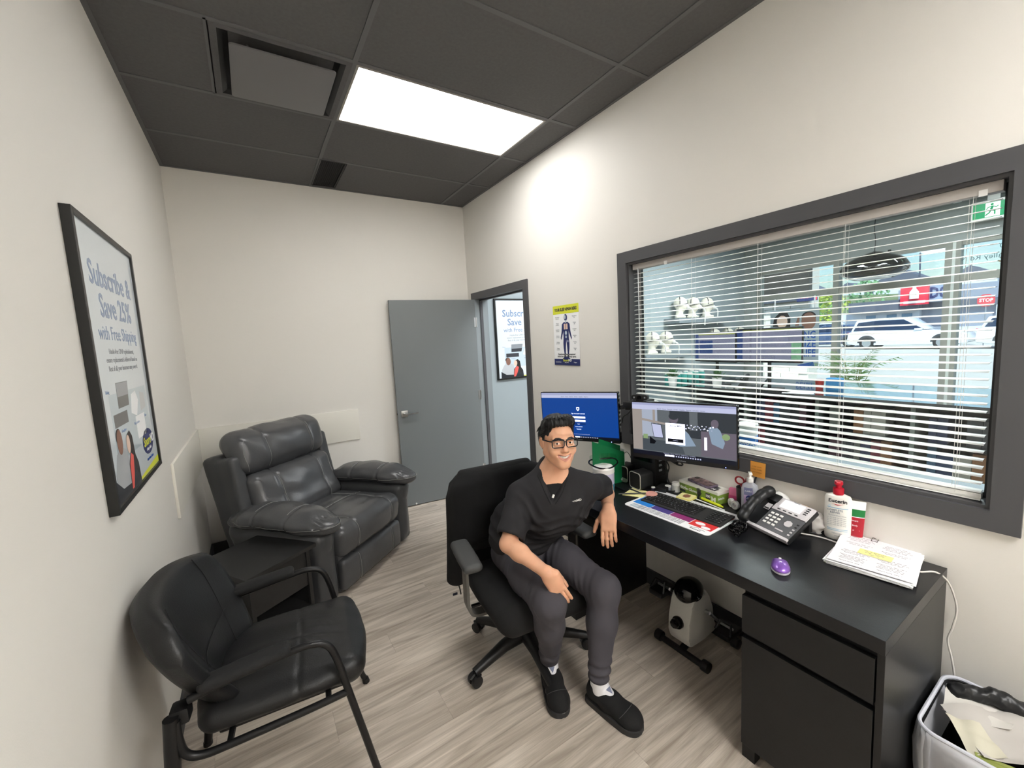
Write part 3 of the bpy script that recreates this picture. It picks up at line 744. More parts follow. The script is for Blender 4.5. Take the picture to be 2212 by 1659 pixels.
def subscribe_poster(name, M, label):
    """0.74 x 0.95 framed poster; local x right, y up, z out"""
    t = empty(name, label=label, cat='poster'); t.matrix_world = M
    w, h, f = 0.74, 0.95, 0.018; m = MB()
    m.span((-w/2, -h/2, 0), (-w/2+f, h/2, 0.026), bevel=0.001).span((w/2-f, -h/2, 0), (w/2, h/2, 0.026), bevel=0.001).span((-w/2+f, h/2-f, 0), (w/2-f, h/2, 0.026), bevel=0.001).span((-w/2+f, -h/2, 0), (w/2-f, -h/2+f, 0.026), bevel=0.001)
    m.build('frame', M_pf, t, smooth=False)
    p = MB().span((-w/2+f, -h/2+f, 0.010), (w/2-f, h/2-f, 0.018)).build('print', M_paper, t, smooth=False)
    d = 0.0181
    TT = lambda x, y: Matrix.Translation((x, y, d+0.0004))
    text('lettering', 'Subscribe &', 0.112, TT(0, 0.300), M_blue, p, bold=0.0016); text('lettering', 'Save 25%', 0.112, TT(0.01, 0.197), M_blue, p, bold=0.0016)
    text('lettering', 'with Free Shipping', 0.069, TT(0, 0.106), M_blue, p)
    for s, y in (("Hassle-free CPAP replenishment,", 0.045), ("ensure replacement is delivered based on", 0.015), ("Best of all, your insurance may cover it", -0.015)):
        text('lettering', s, 0.026, TT(0.0, y), M_gry, p)
    flat('picture', rect(-0.26, -0.33, 0.28, -0.10), d, M_lpanel, p)
    flat('picture', [(-0.165, -0.155), (-0.02, -0.155), (0.0, -0.065), (-0.16, -0.065)], d+.0002, M_dk, p); flat('picture', [(-0.16, -0.115), (-0.01, -0.115), (0.0, -0.067), (-0.158, -0.067)], d+.0004, M_gry, p)
    flat('picture', rect(-0.24, -0.215, -0.06, -0.17), d+.0002, M_dk, p); flat('picture', [(0.0, -0.19), (0.08, -0.21), (0.13, -0.15), (0.10, -0.11), (0.03, -0.12)], d+.0002, M_wht, p)
    flat('picture', [(0.15, -0.20), (0.25, -0.19), (0.24, -0.13), (0.17, -0.12)], d+.0002, M_hood, p); flat('picture', rect(0.05, -0.30, 0.2, -0.21), d+.0002, M_wht, p)
    for s, x, y in (("Headgear", -0.14, -0.235), ("Mask cushion", 0.06, -0.235), ("Filters", 0.22, -0.225), ("Tubing", -0.27, -0.09)): text('lettering', s, 0.016, TT(x, y), M_blue, p)
    # couple: man in grey hood, woman in coral top and black jacket
    flat('picture', [(-0.31, -0.46), (-0.31, -0.36), (-0.27, -0.30), (-0.21, -0.285), (-0.15, -0.30), (-0.12, -0.37), (-0.10, -0.46)], d+.0004, M_hood, p)
    flat('picture', [(-0.32, -0.46), (-0.32, -0.38), (-0.25, -0.42), (-0.10, -0.43), (-0.08, -0.46)], d+.0006, M_dk, p)
    flat('picture', circ(-0.215, -0.265, 0.033, 0.044), d+.0006, M_skin1, p); flat('picture', circ(-0.222, -0.245, 0.033, 0.028), d+.0005, M_hair, p)
    flat('picture', [(-0.15, -0.46), (-0.14, -0.36), (-0.10, -0.32), (-0.05, -0.33), (-0.01, -0.38), (-0.0, -0.46)], d+.0008, M_dk, p)
    flat('picture', [(-0.145, -0.45), (-0.13, -0.36), (-0.10, -0.325), (-0.07, -0.34), (-0.09, -0.40), (-0.12, -0.45)], d+.0010, M_coral, p)
    flat('picture', [(-0.13, -0.30), (-0.12, -0.255), (-0.08, -0.245), (-0.05, -0.27), (-0.04, -0.34), (-0.02, -0.42), (-0.05, -0.40), (-0.08, -0.33)], d+.0009, M_hair, p)
    flat('picture', circ(-0.115, -0.29, 0.024, 0.034), d+.0011, M_skin2, p)
    flat('picture', [(0.0, -0.455), (0.35, -0.455), (0.35, -0.425), (0.0, -0.445)], d+.0002, M_yel, p)
    logo(p, 0.20, -0.335, 0.20, d+0.0002)
    text('lettering', 'snoremd.com', 0.022, TT(0.20, -0.405), M_dblue, p)
    return t
subscribe_poster('framed_poster', frame((0.0, -1.972, 1.618), (0, 1, 0), (0, 0, 1)), 'tall framed subscription poster with black frame on the left wall')
subscribe_poster('framed_poster', frame((3.225, 0.12, 1.635), (1, 0, 0), (0, 0, 1)), 'framed subscription poster seen through the doorway on the corridor wall')
# anatomical poster on the right wall
t = empty('health_poster', label='unframed paper poster with a blue human figure on the right wall', cat='poster'); t.matrix_world = frame((W, -1.623, 1.641), (0, -1, 0), (0, 0, 1))
def sheet(u, v): return ((u-0.5)*0.302, (v-0.5)*0.46, 0.001+0.003*(1-v)**3)
ph = MB().grid(sheet, 4, 10, thick=-0.0004).build('sheet', M_wht, t)
D = 0.006
flat('banner', rect(-0.151, 0.165, 0.151, 0.23), D-0.004, M_yel, t); text('lettering', 'YOUR SLEEP APNEA RISKS', 0.031, Matrix.Translation((0, 0.196, D-0.003)), M_dk, t, bold=0.0012, sx=0.72)
flat('banner', rect(-0.151, -0.23, 0.151, -0.182), D-0.001, M_navy, t); 
flat('figure', [(-0.045, 0.085), (-0.025, 0.10), (0.025, 0.10), (0.045, 0.085), (0.052, 0.03), (0.066, -0.02), (0.060, -0.035), (0.036, 0.02), (0.032, 0.035), (0.03, -0.01), (0.036, -0.06), (0.034, -0.10), (0.026, -0.145), (0.012, -0.145), (0.008, -0.09), (0.0, -0.03), (-0.008, -0.09), (-0.012, -0.145), (-0.026, -0.145), (-0.034, -0.10), (-0.036, -0.06), (-0.03, -0.01), (-0.032, 0.035), (-0.036, 0.02), (-0.060, -0.035), (-0.066, -0.02), (-0.052, 0.03)], D-0.003, M_navy, t)
flat('figure', circ(0, 0.135, 0.019, 0.026), D-0.003, M_navy, t); flat('figure', circ(-0.006, 0.138, 0.009, 0.016), D-0.0026, M_lpanel, t); flat('figure', rect(-0.006, 0.095, 0.006, 0.115), D-0.0025, M_lpanel, t)
flat('figure', rect(-0.022, 0.045, -0.003, 0.088), D-0.0022, M_skin2, t); flat('figure', rect(0.003, 0.045, 0.022, 0.088), D-0.0022, M_skin2, t)
flat('figure', circ(0, 0.018, 0.012, 0.016), D-0.0022, M_lpanel, t); flat('figure', circ(0, -0.012, 0.009, 0.011), D-0.0022, M_lpanel, t); flat('figure', circ(0.02, -0.045, 0.006, 0.01), D-0.0022, M_lpanel, t)
for sx in (-1, 1): flat('figure', rect(sx*0.019-0.008, -0.172, sx*0.019+0.008, -0.150), D-0.002, M_dk, t)
for k, s in enumerate(["High blood", "Weight", "Headache", "Diabetes", "Snoring", "Fatigue"]):
    y = 0.135-0.048*k; text('lettering', s+"\npressure", 0.011, Matrix.Translation((-0.10, y, D-0.0025)), M_gry, t); text('lettering', s+"\nrisk", 0.011, Matrix.Translation((0.10, y, D-0.0025)), M_gry, t)
text('lettering', 'Experiencing these symptoms?', 0.0165, Matrix.Translation((0, -0.145, D-0.001)), M_dk, t, bold=0.0004); text('lettering', 'Ask to be tested for sleep apnea.', 0.0165, Matrix.Translation((0, -0.163, D-0.001)), M_dk, t, bold=0.0004)
logo(t, 0, -0.193, 0.105, D+0.0004)
text('lettering', 'snoremd.com', 0.012, Matrix.Translation((-0.10, -0.206, D+0.0004)), M_wht, t); text('lettering', 'Calgary', 0.012, Matrix.Translation((0.10, -0.206, D+0.0004)), M_wht, t)
# poster hung in the shop window (faces the room)
t = empty('window_poster', label='poster of two people with blue capitals hanging in the shop window', cat='poster'); t.matrix_world = frame((8.1995, -0.713, 1.405), (0, -1, 0), (0, 0, 1))
MB().span((-0.37, -0.48, 0), (0.37, 0.48, 0.006)).build('sheet', leaf_mat('poster_grey', '#bcc7cb', 0.45), t, smooth=False)
[MB().span((sx*0.3-0.012, 0.478, 0.001), (sx*0.3+0.012, 0.672, 0.003)).build('hanging_tab', M_wht, t, smooth=False) for sx in (-1, 1)]
flat('picture', [(-0.33, 0.20), (-0.31, 0.35), (-0.22, 0.44), (-0.10, 0.43), (-0.05, 0.33), (-0.05, 0.18)], 0.0062, M_hair, t); flat('picture', circ(-0.18, 0.28, 0.085, 0.105), 0.0064, M_skin2, t); flat('picture', circ(-0.18, 0.24, 0.04, 0.015), 0.0066, M_wht, t)
flat('picture', circ(0.22, 0.27, 0.105, 0.14), 0.0062, M_skin1, t); flat('picture', circ(0.22, 0.34, 0.107, 0.085), 0.0061, M_hair, t); flat('picture', [(0.02, 0.20), (0.06, 0.34), (0.09, 0.33), (0.08, 0.20)], 0.0062, M_skin1, t)
flat('picture', [(0.06, -0.46), (0.30, -0.40), (0.32, -0.47), (0.1, -0.48)], 0.0062, M_dblue, t)
for s, y in (('SNORING', 0.04), ('SEIZE', -0.11), ('LIFE', -0.26)): text('lettering', s, 0.165, Matrix.Translation((0.33, y, 0.0066)), M_dblue, t, align='RIGHT', bold=0.004, sx=0.72)
# display shelves with mannequin heads
M_shelf = mat('grey_shelf', '#7f888e', rough=0.5)
M_plaster = mat('mannequin_cream', '#e6dfd0', rough=0.5); M_strap = mat('mask_strap', '#4d4f52', rough=0.7)
for x0, x1, z, lab in ((5.90, 7.42, 1.815, 'upper grey floating shelf with three mannequin heads on the reception wall'), (5.15, 6.38, 1.30, 'lower grey floating shelf with two mannequin heads on the reception wall'), (6.75, 8.10, 1.30, 'lower grey floating shelf partly hidden behind the reception monitors')):
    tag(MB().span((x0, -0.16, z-0.075), (x1, 0.12, z), bevel=0.002).build('wall_shelf', M_shelf), lab, 'shelf')
def head_proto():
    t = empty('mannequin_head')
    P = [ell((0, 0, 0.235), (0.078, 0.098, 0.095), k=.02), ell((0, -0.03, 0.185), (0.058, 0.065, 0.08), k=.03), cap((0, 0.015, 0.05), (0, 0.01, 0.15), 0.055, 0.05, k=.03),
         rbox((0, 0, 0.02), (0.10, 0.075, 0.02), 0.018, k=.04), cap((0, -0.098, 0.20), (0, -0.112, 0.18), 0.008, 0.013, k=.015)]
    blob('head_form', P, 0.009, M_plaster, t)
    m = MB(); m.tube([(0.083*math.sin(a), -0.02-0.09*math.cos(a), 0.205+0.02*math.cos(a)) for a in np.linspace(0.5, 5.78, 20)], 0.006, n=6)
    m.tube([(0.081*math.cos(a), 0.01, 0.235+0.097*math.sin(a)) for a in np.linspace(-0.2, 3.34, 14)], 0.006, n=6)
    m.build('strap', M_strap, t)
    m = MB(); m.ell((0, -0.108, 0.165), (0.034, 0.026, 0.036)); m.cyl((0, -0.125, 0.16), (0, -0.165, 0.135), 0.014); m.tube(bez([(0, -0.165, 0.135), (0.01, -0.18, 0.08), (0.02, -0.175, -0.02), (0.02, -0.172, -0.12)]), 0.010, n=6)
    m.build('breathing_mask', M_white, t)
    return t
hp = head_proto()
spots = [(6.12, 1.815, 40, 'left of the three mannequin heads on the upper shelf, wearing a mask'), (6.44, 1.815, 20, 'middle mannequin head on the upper shelf, with a top hose'), (6.82, 1.815, 55, 'right of the three mannequin heads on the upper shelf, wearing a mask'),
         (5.46, 1.30, 40, 'left mannequin head on the lower shelf, by the blind edge'), (5.77, 1.30, 35, 'right mannequin head on the lower shelf, left of the monitors'),
         (7.02, 1.30, 30, 'mannequin head whose crown just shows above the left reception monitor'), (7.42, 1.30, 45, 'pointed mannequin head crown showing above the gap of the reception monitors'), (7.80, 1.30, 20, 'mannequin head crown showing above the right reception monitor')]
for i, (x, z, a, lab) in enumerate(spots):
    o = hp if i == 0 else dup(hp)
    o.location = (x, -0.02, z); o.rotation_euler = (0, 0, R(a)); tag(o, lab, 'mannequin head', 'mannequin heads on the reception shelves')
# reception counter with open shelves towards the office
M_ctop = mat('counter_top', '#26282c', rough=0.12, spec=0.9, coat=1.0); M_cbody = mat('counter_board', '#191a1d', rough=0.5); M_cedge = mat('counter_divider', '#5b635f', rough=0.5)
CX0, CX1, CY0, CY1, CZ = 4.93, 6.10, -5.6, -1.02, 0.95
t = empty('reception_counter', (CX0, CY1, 0), label='long black reception counter with open shelves behind the window', cat='counter')
MB().span((0, CY0-CY1, CZ-0.045), (CX1-CX0, 0, CZ), bevel=0.002).build('worktop', M_ctop, t, smooth=False)
MB().span((0.40, CY0-CY1+.02, 0), (0.42, -.02, CZ-0.05)).build('back_panel', M_cbody, t, smooth=False)
for i, y in enumerate((-0.02, -0.62, -1.30, -1.98, -2.66, -3.34, -4.0, -4.56)): MB().span((0.02, y-0.03, 0), (0.40, y, CZ-0.046)).build('divider', M_cedge, t, smooth=False)
for z in (0.04, 0.34, 0.62): MB().span((0.03, CY0-CY1+.03, z-0.022), (0.40, -.05, z)).build('shelf', M_cbody, t, smooth=False)
bk = {}
cols = ['#20304c', '#1d1e22', '#5c2430', '#2b4a62', '#50534e', '#303236', '#6a4a2e', '#3d2730', '#7d7c76', '#232a44']
CN = dict(zip(cols, 'navy,black,wine red,steel blue,grey,charcoal,tan,plum,off-white,dark blue'.split(',')))
k = 0
for z in (0.04, 0.34, 0.62):
    for y0 in (-0.72, -1.40, -2.08, -2.76):
        y = CY1+y0; used = 0; idx = 0
        while used < 0.46 and idx < 6:
            th = 0.045+0.06*rng.random(); hgt = 0.20+0.05*rng.random(); c = cols[int(rng.integers(len(cols)))]
            key = c
            M_b = mat('binder_'+c[1:], c, rough=0.5)
            o = MB().span((0.07, -th, 0), (0.30, 0, hgt), bevel=0.002).build('storage_binder', M_b); o.location = (CX0, y-used, z)
            tag(o, '%s binder, %s in the %s bay, %s shelf under the reception counter' % (CN[c], ['first', 'second', 'third', 'fourth', 'fifth', 'sixth', 'seventh', 'eighth'][idx], {-0.72: 'leftmost', -1.40: 'second', -2.08: 'third', -2.76: 'fourth'}[y0], {0.04: 'bottom', 0.34: 'middle', 0.62: 'top'}[z]), 'binder', 'binders under the reception counter'); idx += 1; used += th+0.003+ (0.10 if rng.random() < 0.18 else 0); k += 1
o = MB().span((0.03, -0.42, 0), (0.36, 0, 0.26), bevel=0.003).build('printer_box', mat('printer_carton', '#1d3a63', rough=0.6)); o.location = (CX0, -3.74, 0.34)
tag(o, 'blue printer carton with white lettering on the counter shelf', 'box'); tt = text('lettering', 'brother', 0.075, frame((0.029, -0.2, 0.12), (0, -1, 0), (0, 0, 1)), M_wht, o)
# monitors on the reception counter
M_scr = mat('screen_lilac', '#101014', rough=0.25, emit=('#8d8ca8', 0.22)); M_scrb = mat('screen_navy', '#0a0d18', rough=0.25, emit=('#24407c', 0.25)); M_scry = mat('screen_yellow', '#101008', rough=0.3, emit=('#a9b03a', 0.25)); M_scrg = mat('screen_green', '#0a100c', rough=0.3, emit=('#7db08c', 0.25)); M_scrw = mat('screen_white', '#c9cde0', rough=0.3, emit=('#c9cde6', 0.7))
def shop_monitor(x, y, z, rz, w, h, label, v):
    t = empty('reception_monitor', (x, y, z), rz=rz, label=label, cat='monitor')
    # local: screen faces -x, width along y
    MB().span((0, -w/2, -h/2), (0.03, w/2, h/2), bevel=0.002).build('housing', M_glossblack, t)
    MB().span((-0.001, -w/2+.008, -h/2+.022), (0.0, w/2-.008, h/2-.018)).build('screen', M_scr, t, smooth=False)
    MB().span((-0.002, w/2-.07, -h/2+.022), (-0.001, w/2-.008, h/2-.018)).build('screen_sidebar', M_scrb, t, smooth=False)
    MB().span((-0.002, -w/2+.01, h/2-.032), (-0.001, w/2-.07, h/2-.018)).build('screen_banner', M_scry, t, smooth=False)
    if v: MB().span((-0.002, -w/2+.01, -h/2+.03), (-0.001, -w/2+.10, 0.02)).build('screen_panel', M_scrg, t, smooth=False)
    else: MB().span((-0.002, w/2-.30, -h/2+.09), (-0.001, w/2-.09, h/2-.10)).build('screen_panel', M_scrb, t, smooth=False)
    MB().cyl((0.05, 0, -h/2+0.05), (0.06, 0, -(z-CZ)+0.01), 0.018).span((0.03, -0.03, -0.05), (0.055, 0.03, 0.05)).span((0.0, -0.11, -(z-CZ)), (0.16, 0.11, -(z-CZ)+0.012), bevel=0.003).build('stand', M_black, t)
    return t
shop_monitor(5.15, -1.168, 1.41, R(-14), 0.635, 0.36, 'left of two monitors on the reception counter, seen through the blind', 0)
shop_monitor(5.07, -1.820, 1.425, R(2), 0.655, 0.37, 'right of two monitors on the reception counter, with a yellow top band', 1)
# small things on the counter
def simple(name, mb, m, label, cat, loc=None, rz=0, group=None, parts=()):
    o = mb.build(name, m); 
    if loc is not None: o.location = loc
    o.rotation_euler = (0, 0, rz); tag(o, label, cat, group); return o
M_teal = mat('teal_wrap', '#2f8f86', rough=0.4); M_leafg = mat('leaf_green', '#3f6b35', rough=0.5); M_leafy = mat('leaf_yellow_green', '#7f9a3c', rough=0.5)
k = 0
for r_ in range(2):
    for i in range(5):
        o = MB().lathe([(0, 0), (0.036, 0), (0.038, 0.005), (0.038, 0.10), (0.030, 0.11)], n=16).build('wipes_canister', M_teal)
        MB().lathe([(0.031, 0.11), (0.031, 0.125), (0, 0.127)], n=16).build('lid', M_white, o)
        o.location = (5.05+0.13*i+0.02*r_, -0.58-0.14*r_, 1.07 if r_ == 0 else 1.0); k += 1
        if r_ == 0: o.location.z = 1.01
        o.location.z = CZ+0.0
        tag(o, 'teal canister, %s from the left in the %s row on the low cabinet' % (['first', 'second', 'third', 'fourth', 'last'][i], ['rear', 'front'][r_]), 'canister', 'teal canisters on the low cabinet')
# low cabinet left of the counter, printer on a stand
t = empty('low_cabinet', (4.7, -0.86, 0), label='low grey cabinet against the reception wall under the mannequin shelves', cat='cabinet')
MB().span((0, -0.10, CZ-0.03), (1.35, 0.86, CZ), bevel=0.002).build('top', M_ctop, t, smooth=False); MB().span((0.02, -0.08, 0), (1.33, 0.86, CZ-0.03)).build('body', mat('cabinet_grey', '#8b969c', rough=0.5), t, smooth=False)
t = empty('office_printer', (3.95, -0.98, 0.55), rz=R(-18), label='cream multifunction printer outside the window behind the webcam', cat='printer')
M_prn = mat('printer_cream', '#dcdacb', rough=0.5)
MB().span((-0.22, -0.23, 0), (0.22, 0.23, 0.28), bevel=0.015).build('body', M_prn, t); MB().span((-0.21, -0.22, 0.282), (0.21, 0.22, 0.335), bevel=0.012).build('scanner_lid', M_prn, t)
MB().span((-0.228, -0.12, 0.285), (-0.222, 0.12, 0.325)).build('control_panel', M_gry, t); MB().span((-0.26, -0.15, 0.08), (-0.20, 0.15, 0.095)).build('paper_tray', M_prn, t)
t = empty('printer_stand', (3.95, -0.98, 0), rz=R(-18), label='grey stand carrying the cream printer', cat='stand')
MB().span((-0.25, -0.26, 0.52), (0.25, 0.26, 0.55), bevel=0.002).build('top', M_shelf, t, smooth=False); MB().span((-0.24, -0.25, 0), (0.24, 0.25, 0.52)).build('body', M_shelf, t, smooth=False)
def pot_plant(loc, label, s=1.0, n=60, sd=3):
    t = empty('potted_plant', loc, label=label, cat='plant')
    MB().lathe([(0, 0), (0.035*s, 0), (0.045*s, 0.09*s), (0.041*s, 0.09*s), (0.038*s, 0.07*s), (0, 0.07*s)], n=18).build('pot', M_white, t)
    m = MB(); r2 = random.Random(sd)
    for i in range(n):
        a = r2.random()*6.28; e = r2.random()*1.2+0.2; L = (0.06+0.06*r2.random())*s; d = Vector((math.cos(a)*math.cos(e), math.sin(a)*math.cos(e), math.sin(e))); p0 = Vector((0, 0, 0.075*s)); p1 = p0+d*L; w = d.cross(Vector((0, 0, 1))).normalized()*0.010*s
        mid = (p0+p1)/2; m.quad([p0+d*L*0.3, mid+w, p1, mid-w])
    o = m.build('foliage', M_leafg, t, smooth=False); o['kind'] = 'stuff'; return t
pot_plant((4.86, -0.80, CZ), 'small leafy plant in a white pot left of the teal canisters', 1.3); pot_plant((5.00, -1.30, CZ), 'small leafy plant in a white pot under the left reception monitor', 1.25, sd=5)
m = MB(); m.box((0, 0, 0.045), (0.20, 0.24, 0.03), rot=(0, R(-28), 0), bevel=0.004); d = m.build('reception_phone', M_black); d.location = (5.10, -1.66, CZ+0.02); tag(d, 'black desk phone on the reception counter below the monitors', 'phone')
MB().tube(bez([(-0.07, 0.09, 0.075), (0.0, 0.095, 0.115), (0.07, 0.09, 0.12)]), 0.018, n=8).build('handset', M_black, d)
simple('keyboard', MB().span((-0.065, -0.21, 0), (0.065, 0.21, 0.014), bevel=0.003), M_black, 'black keyboard on the reception counter below the monitors', 'keyboard', (5.02, -1.86, CZ))
simple('note_paper', MB().span((-0.09, -0.13, 0), (0.09, 0.13, 0.003)), M_wht, 'white loose papers on the reception counter by the bright end', 'papers', (5.02, -2.14, CZ), R(20))
simple('tissue_holder', MB().span((-0.05, -0.06, 0), (0.05, 0.06, 0.11), bevel=0.004), mat('tissue_yellow', '#8d9440', rough=0.6), 'olive yellow box standing under the gap of the reception monitors', 'box', (5.30, -1.52, CZ))
simple('cup', MB().lathe([(0, 0), (0.032, 0), (0.04, 0.10), (0.037, 0.10), (0.03, 0.005), (0, 0.005)], n=20), mat('cup_red', '#c9342a', rough=0.5), 'red cup right of the reception monitors', 'cup', (5.40, -2.18, CZ+.0))
simple('storage_box', MB().span((-0.05, -0.06, 0), (0.05, 0.06, 0.12), bevel=0.003), mat('box_blue', '#2b7fb6', rough=0.5), 'small blue box right of the reception monitors', 'box', (5.38, -2.32, CZ))
# tall palm by the window
def palm(loc, label):
    t = empty('palm_plant', loc, label=label, cat='plant')
    MB().lathe([(0, 0), (0.14, 0), (0.17, 0.30), (0.155, 0.30), (0.15, 0.26), (0, 0.26)], n=24).build('pot', M_white, t)
    r2 = random.Random(11); st = MB(); fr = MB()
    for i in range(15):
        a = i*2.4+0.3; ln = 0.55+0.3*r2.random(); lean = 0.25+0.65*r2.random(); base = Vector((0.03*math.cos(a), 0.03*math.sin(a), 0.26)); dirh = Vector((math.cos(a), math.sin(a), 0)); up = Vector((0, 0, 1))
        pts = []; 
        for k in range(10):
            s = k/9; pts.append(base+up*(0.50*min(1, s*1.6)+ln*0.75*s*(1-0.4*s*lean))+dirh*(ln*lean*s*s*0.9))
        st.tube(pts, [0.006*(1-0.7*k/9) for k in range(10)], n=4)
        for k in range(3, 10):
            tg = (pts[min(k+1, 9)]-pts[k-1]).normalized(); side = tg.cross(up).normalized()
            for sg in (-1, 1):
                for h_ in (0, 0.5):
                    p = pts[k-1].lerp(pts[k], h_); L = 0.17*(1-0.45*k/9)+0.04; dd = (side*sg+tg*0.8+up*(-0.15)).normalized(); wv = tg*0.007
                    fr.quad([p, p+dd*L*0.5+wv, p+dd*L-up*0.03, p+dd*L*0.5-wv])
    st.build('stems', mat('palm_stem', '#6b7d3a', rough=0.5), t); o = fr.build('fronds', leaf_mat('palm_leaf', '#6f9a58', 0.5), t, smooth=False); o['kind'] = 'stuff'; return t
palm((7.15, -1.90, 0), 'leafy indoor palm standing before the shop window glass')
# tub of wipes on the outer sill
t = empty('wipes_tub', (2.78, -2.83, 0.935), label='white and blue tub of wipes just outside the window right of the monitor', cat='tub')
MB().lathe([(0, 0), (0.052, 0), (0.055, 0.004), (0.055, 0.125)], n=28).build('body', M_wht, t); MB().lathe([(0.0555, 0.03), (0.0558, 0.031), (0.0558, 0.085), (0.0555, 0.086)], n=28).build('label', mat('wipes_blue', '#2f74c0', rough=0.4), t); MB().lathe([(0.057, 0.125), (0.057, 0.148), (0.04, 0.152), (0, 0.152)], n=28).build('lid', M_white, t)
text('lettering', 'CLOROX', 0.034, frame((-0.0566, 0.0, 0.05), (0, -1, 0), (0, 0, 1)), M_wht, t, bold=0.001)
o = MB().span((W+T, -4.2, 0.90), (W+T+0.32, -2.3, 0.935), bevel=0.002).build('outer_ledge', M_shelf); tag(o, 'pale ledge along the outside of the reception window', 'shelf')
# ------------------------------------------------------------------ outside
M_asph = mat('bright_pavement', '#b9b6b0', rough=0.9, noise=(0.8, 0.06))
struct('ground', MB().span((8.42, -60, -0.2), (120, 120, -0.02)), M_asph)
struct('ground_shop_step', MB().span((8.3, -20, -0.2), (10.2, 20, 0.0)), mat('kerb_concrete', '#cfccc4', rough=0.9))
M_brick = mat('painted_brick', '#d8d4cb', rough=0.85)
M_bfas = mat('dark_fascia', '#3b3630', rough=0.7)
# neighbouring shop wing at the left, painted brick with a dark canopy
nb = empty('neighbour_building', (12.0, 0.25, 0), label='pale painted brick shop wing with dark canopy seen at the left of the shop window', cat='building')
MB().span((0.03, 0.35, 0), (0.5, 9.0, 4.4)).build('wall', M_brick, nb, smooth=False)
MB().span((-0.16, 0.30, 2.42), (0.0, 9.0, 3.35)).build('canopy', M_bfas, nb, smooth=False)
MB().span((-0.20, 0.28, 2.20), (0.0, 9.0, 2.42)).build('fascia', mat('fascia_slate', '#454a57', rough=0.6), nb, smooth=False)
bm_ = None; k = 0
for r_ in range(15):
    for c in range(11):
        y0 = 0.36+c*0.41+(0.2 if r_ % 2 else 0); z0_ = 0.15+r_*0.135
        if bm_ is None: o = MB().span((-0.012, 0, 0), (0.03, 0.395, 0.122)).build('brick', M_brick, nb, smooth=False); bm_ = o.data
        else: o = bpy.data.objects.new('brick', bm_); COL.objects.link(o); o.parent = nb
        o.location = (0, y0, z0_)
t = empty('price_sign', (11.752, 0.55, 2.30), rz=0, label='red digit display under the neighbour canopy', cat='sign')
MB().span((0, -0.20, -0.13), (0.05, 0.22, 0.10)).build('board', M_navy, t, smooth=False)
M_red = mat('sign_red', '#d4203a', rough=0.4, emit=('#e0203c', 0.8))
text('digits', '1339', 0.14, frame((-0.004, 0.02, -0.02), (0, -1, 0), (0, 0, 1)), M_red, t, bold=0.002); MB().span((-0.004, -0.20, -0.11), (0, -0.155, 0.09)).build('panel', M_red, t, smooth=False)
# shop across the car park
M_bw = mat('shop_grey_wall', '#8b92a3', rough=0.8); M_bd = mat('shop_dark_band', '#565b6b', rough=0.8); M_bl = mat('shop_white_wall', '#c9ced8', rough=0.8)
bb = empty('liquor_shop', (44, 4, 0), label='grey shop across the car park with a red sign block', cat='building')
MB().span((0, -16, 0), (14, 3.4, 3.85)).build('wall', M_bw, bb, smooth=False)
MB().span((-0.3, -16, 2.25), (0.0, 3.4, 2.75)).build('band', M_bd, bb, smooth=False)
MB().span((-0.5, 2.0, 0), (0.0, 7.2, 2.35)).build('entrance_wall', M_bl, bb, smooth=False); MB().span((-1.2, 1.9, 2.2), (0.5, 6.2, 3.1)).build('canopy', M_bd, bb, smooth=False)
MB().span((-1.45, 1.35, 2.60), (-1.2, 2.9, 4.30)).build('red_sign', mat('sign_block_red', '#d62a45', rough=0.5), bb, smooth=False)
MB().span((-1.2, 0.0, 2.75), (0.0, 1.35, 4.0)).build('sign_backing', mat('sign_pale', '#8f9db8', rough=0.6), bb, smooth=False)
MB().lathe([(0, 0), (0.26, 0), (0.26, 0.5), (0.1, 0.75), (0.1, 1.0), (0, 1.0)], n=14).build('sign_bottle', M_wht, bb, loc=(-1.55, 2.1, 3.05))
MB().span((-1.47, 1.5, 2.72), (-1.45, 2.7, 2.90)).build('sign_strip', M_wht, bb, smooth=False)
text('sign_lettering', 'DOU', 1.05, frame((-1.22, 0.60, 3.35), (0, -1, 0), (0, 0, 1)), M_navy, bb, bold=0.05, sx=0.62)
for i, y in enumerate((2.4, 3.3, 4.6)): MB().span((-0.56, y, 0.2), (-0.5, y+0.6, 2.0)).build('shop_window', mat('shop_glass', '#5f87a8', rough=0.1), bb, smooth=False)
for y in (-2.3, -4.8, -9, -13): MB().span((-0.35, y, 0), (0, y+0.5, 2.25)).build('pilaster', M_bl, bb, smooth=False)
MB().span((-0.05, -16, 0), (0.0, 0.8, 0.85)).build('plinth', M_bl, bb, smooth=False)
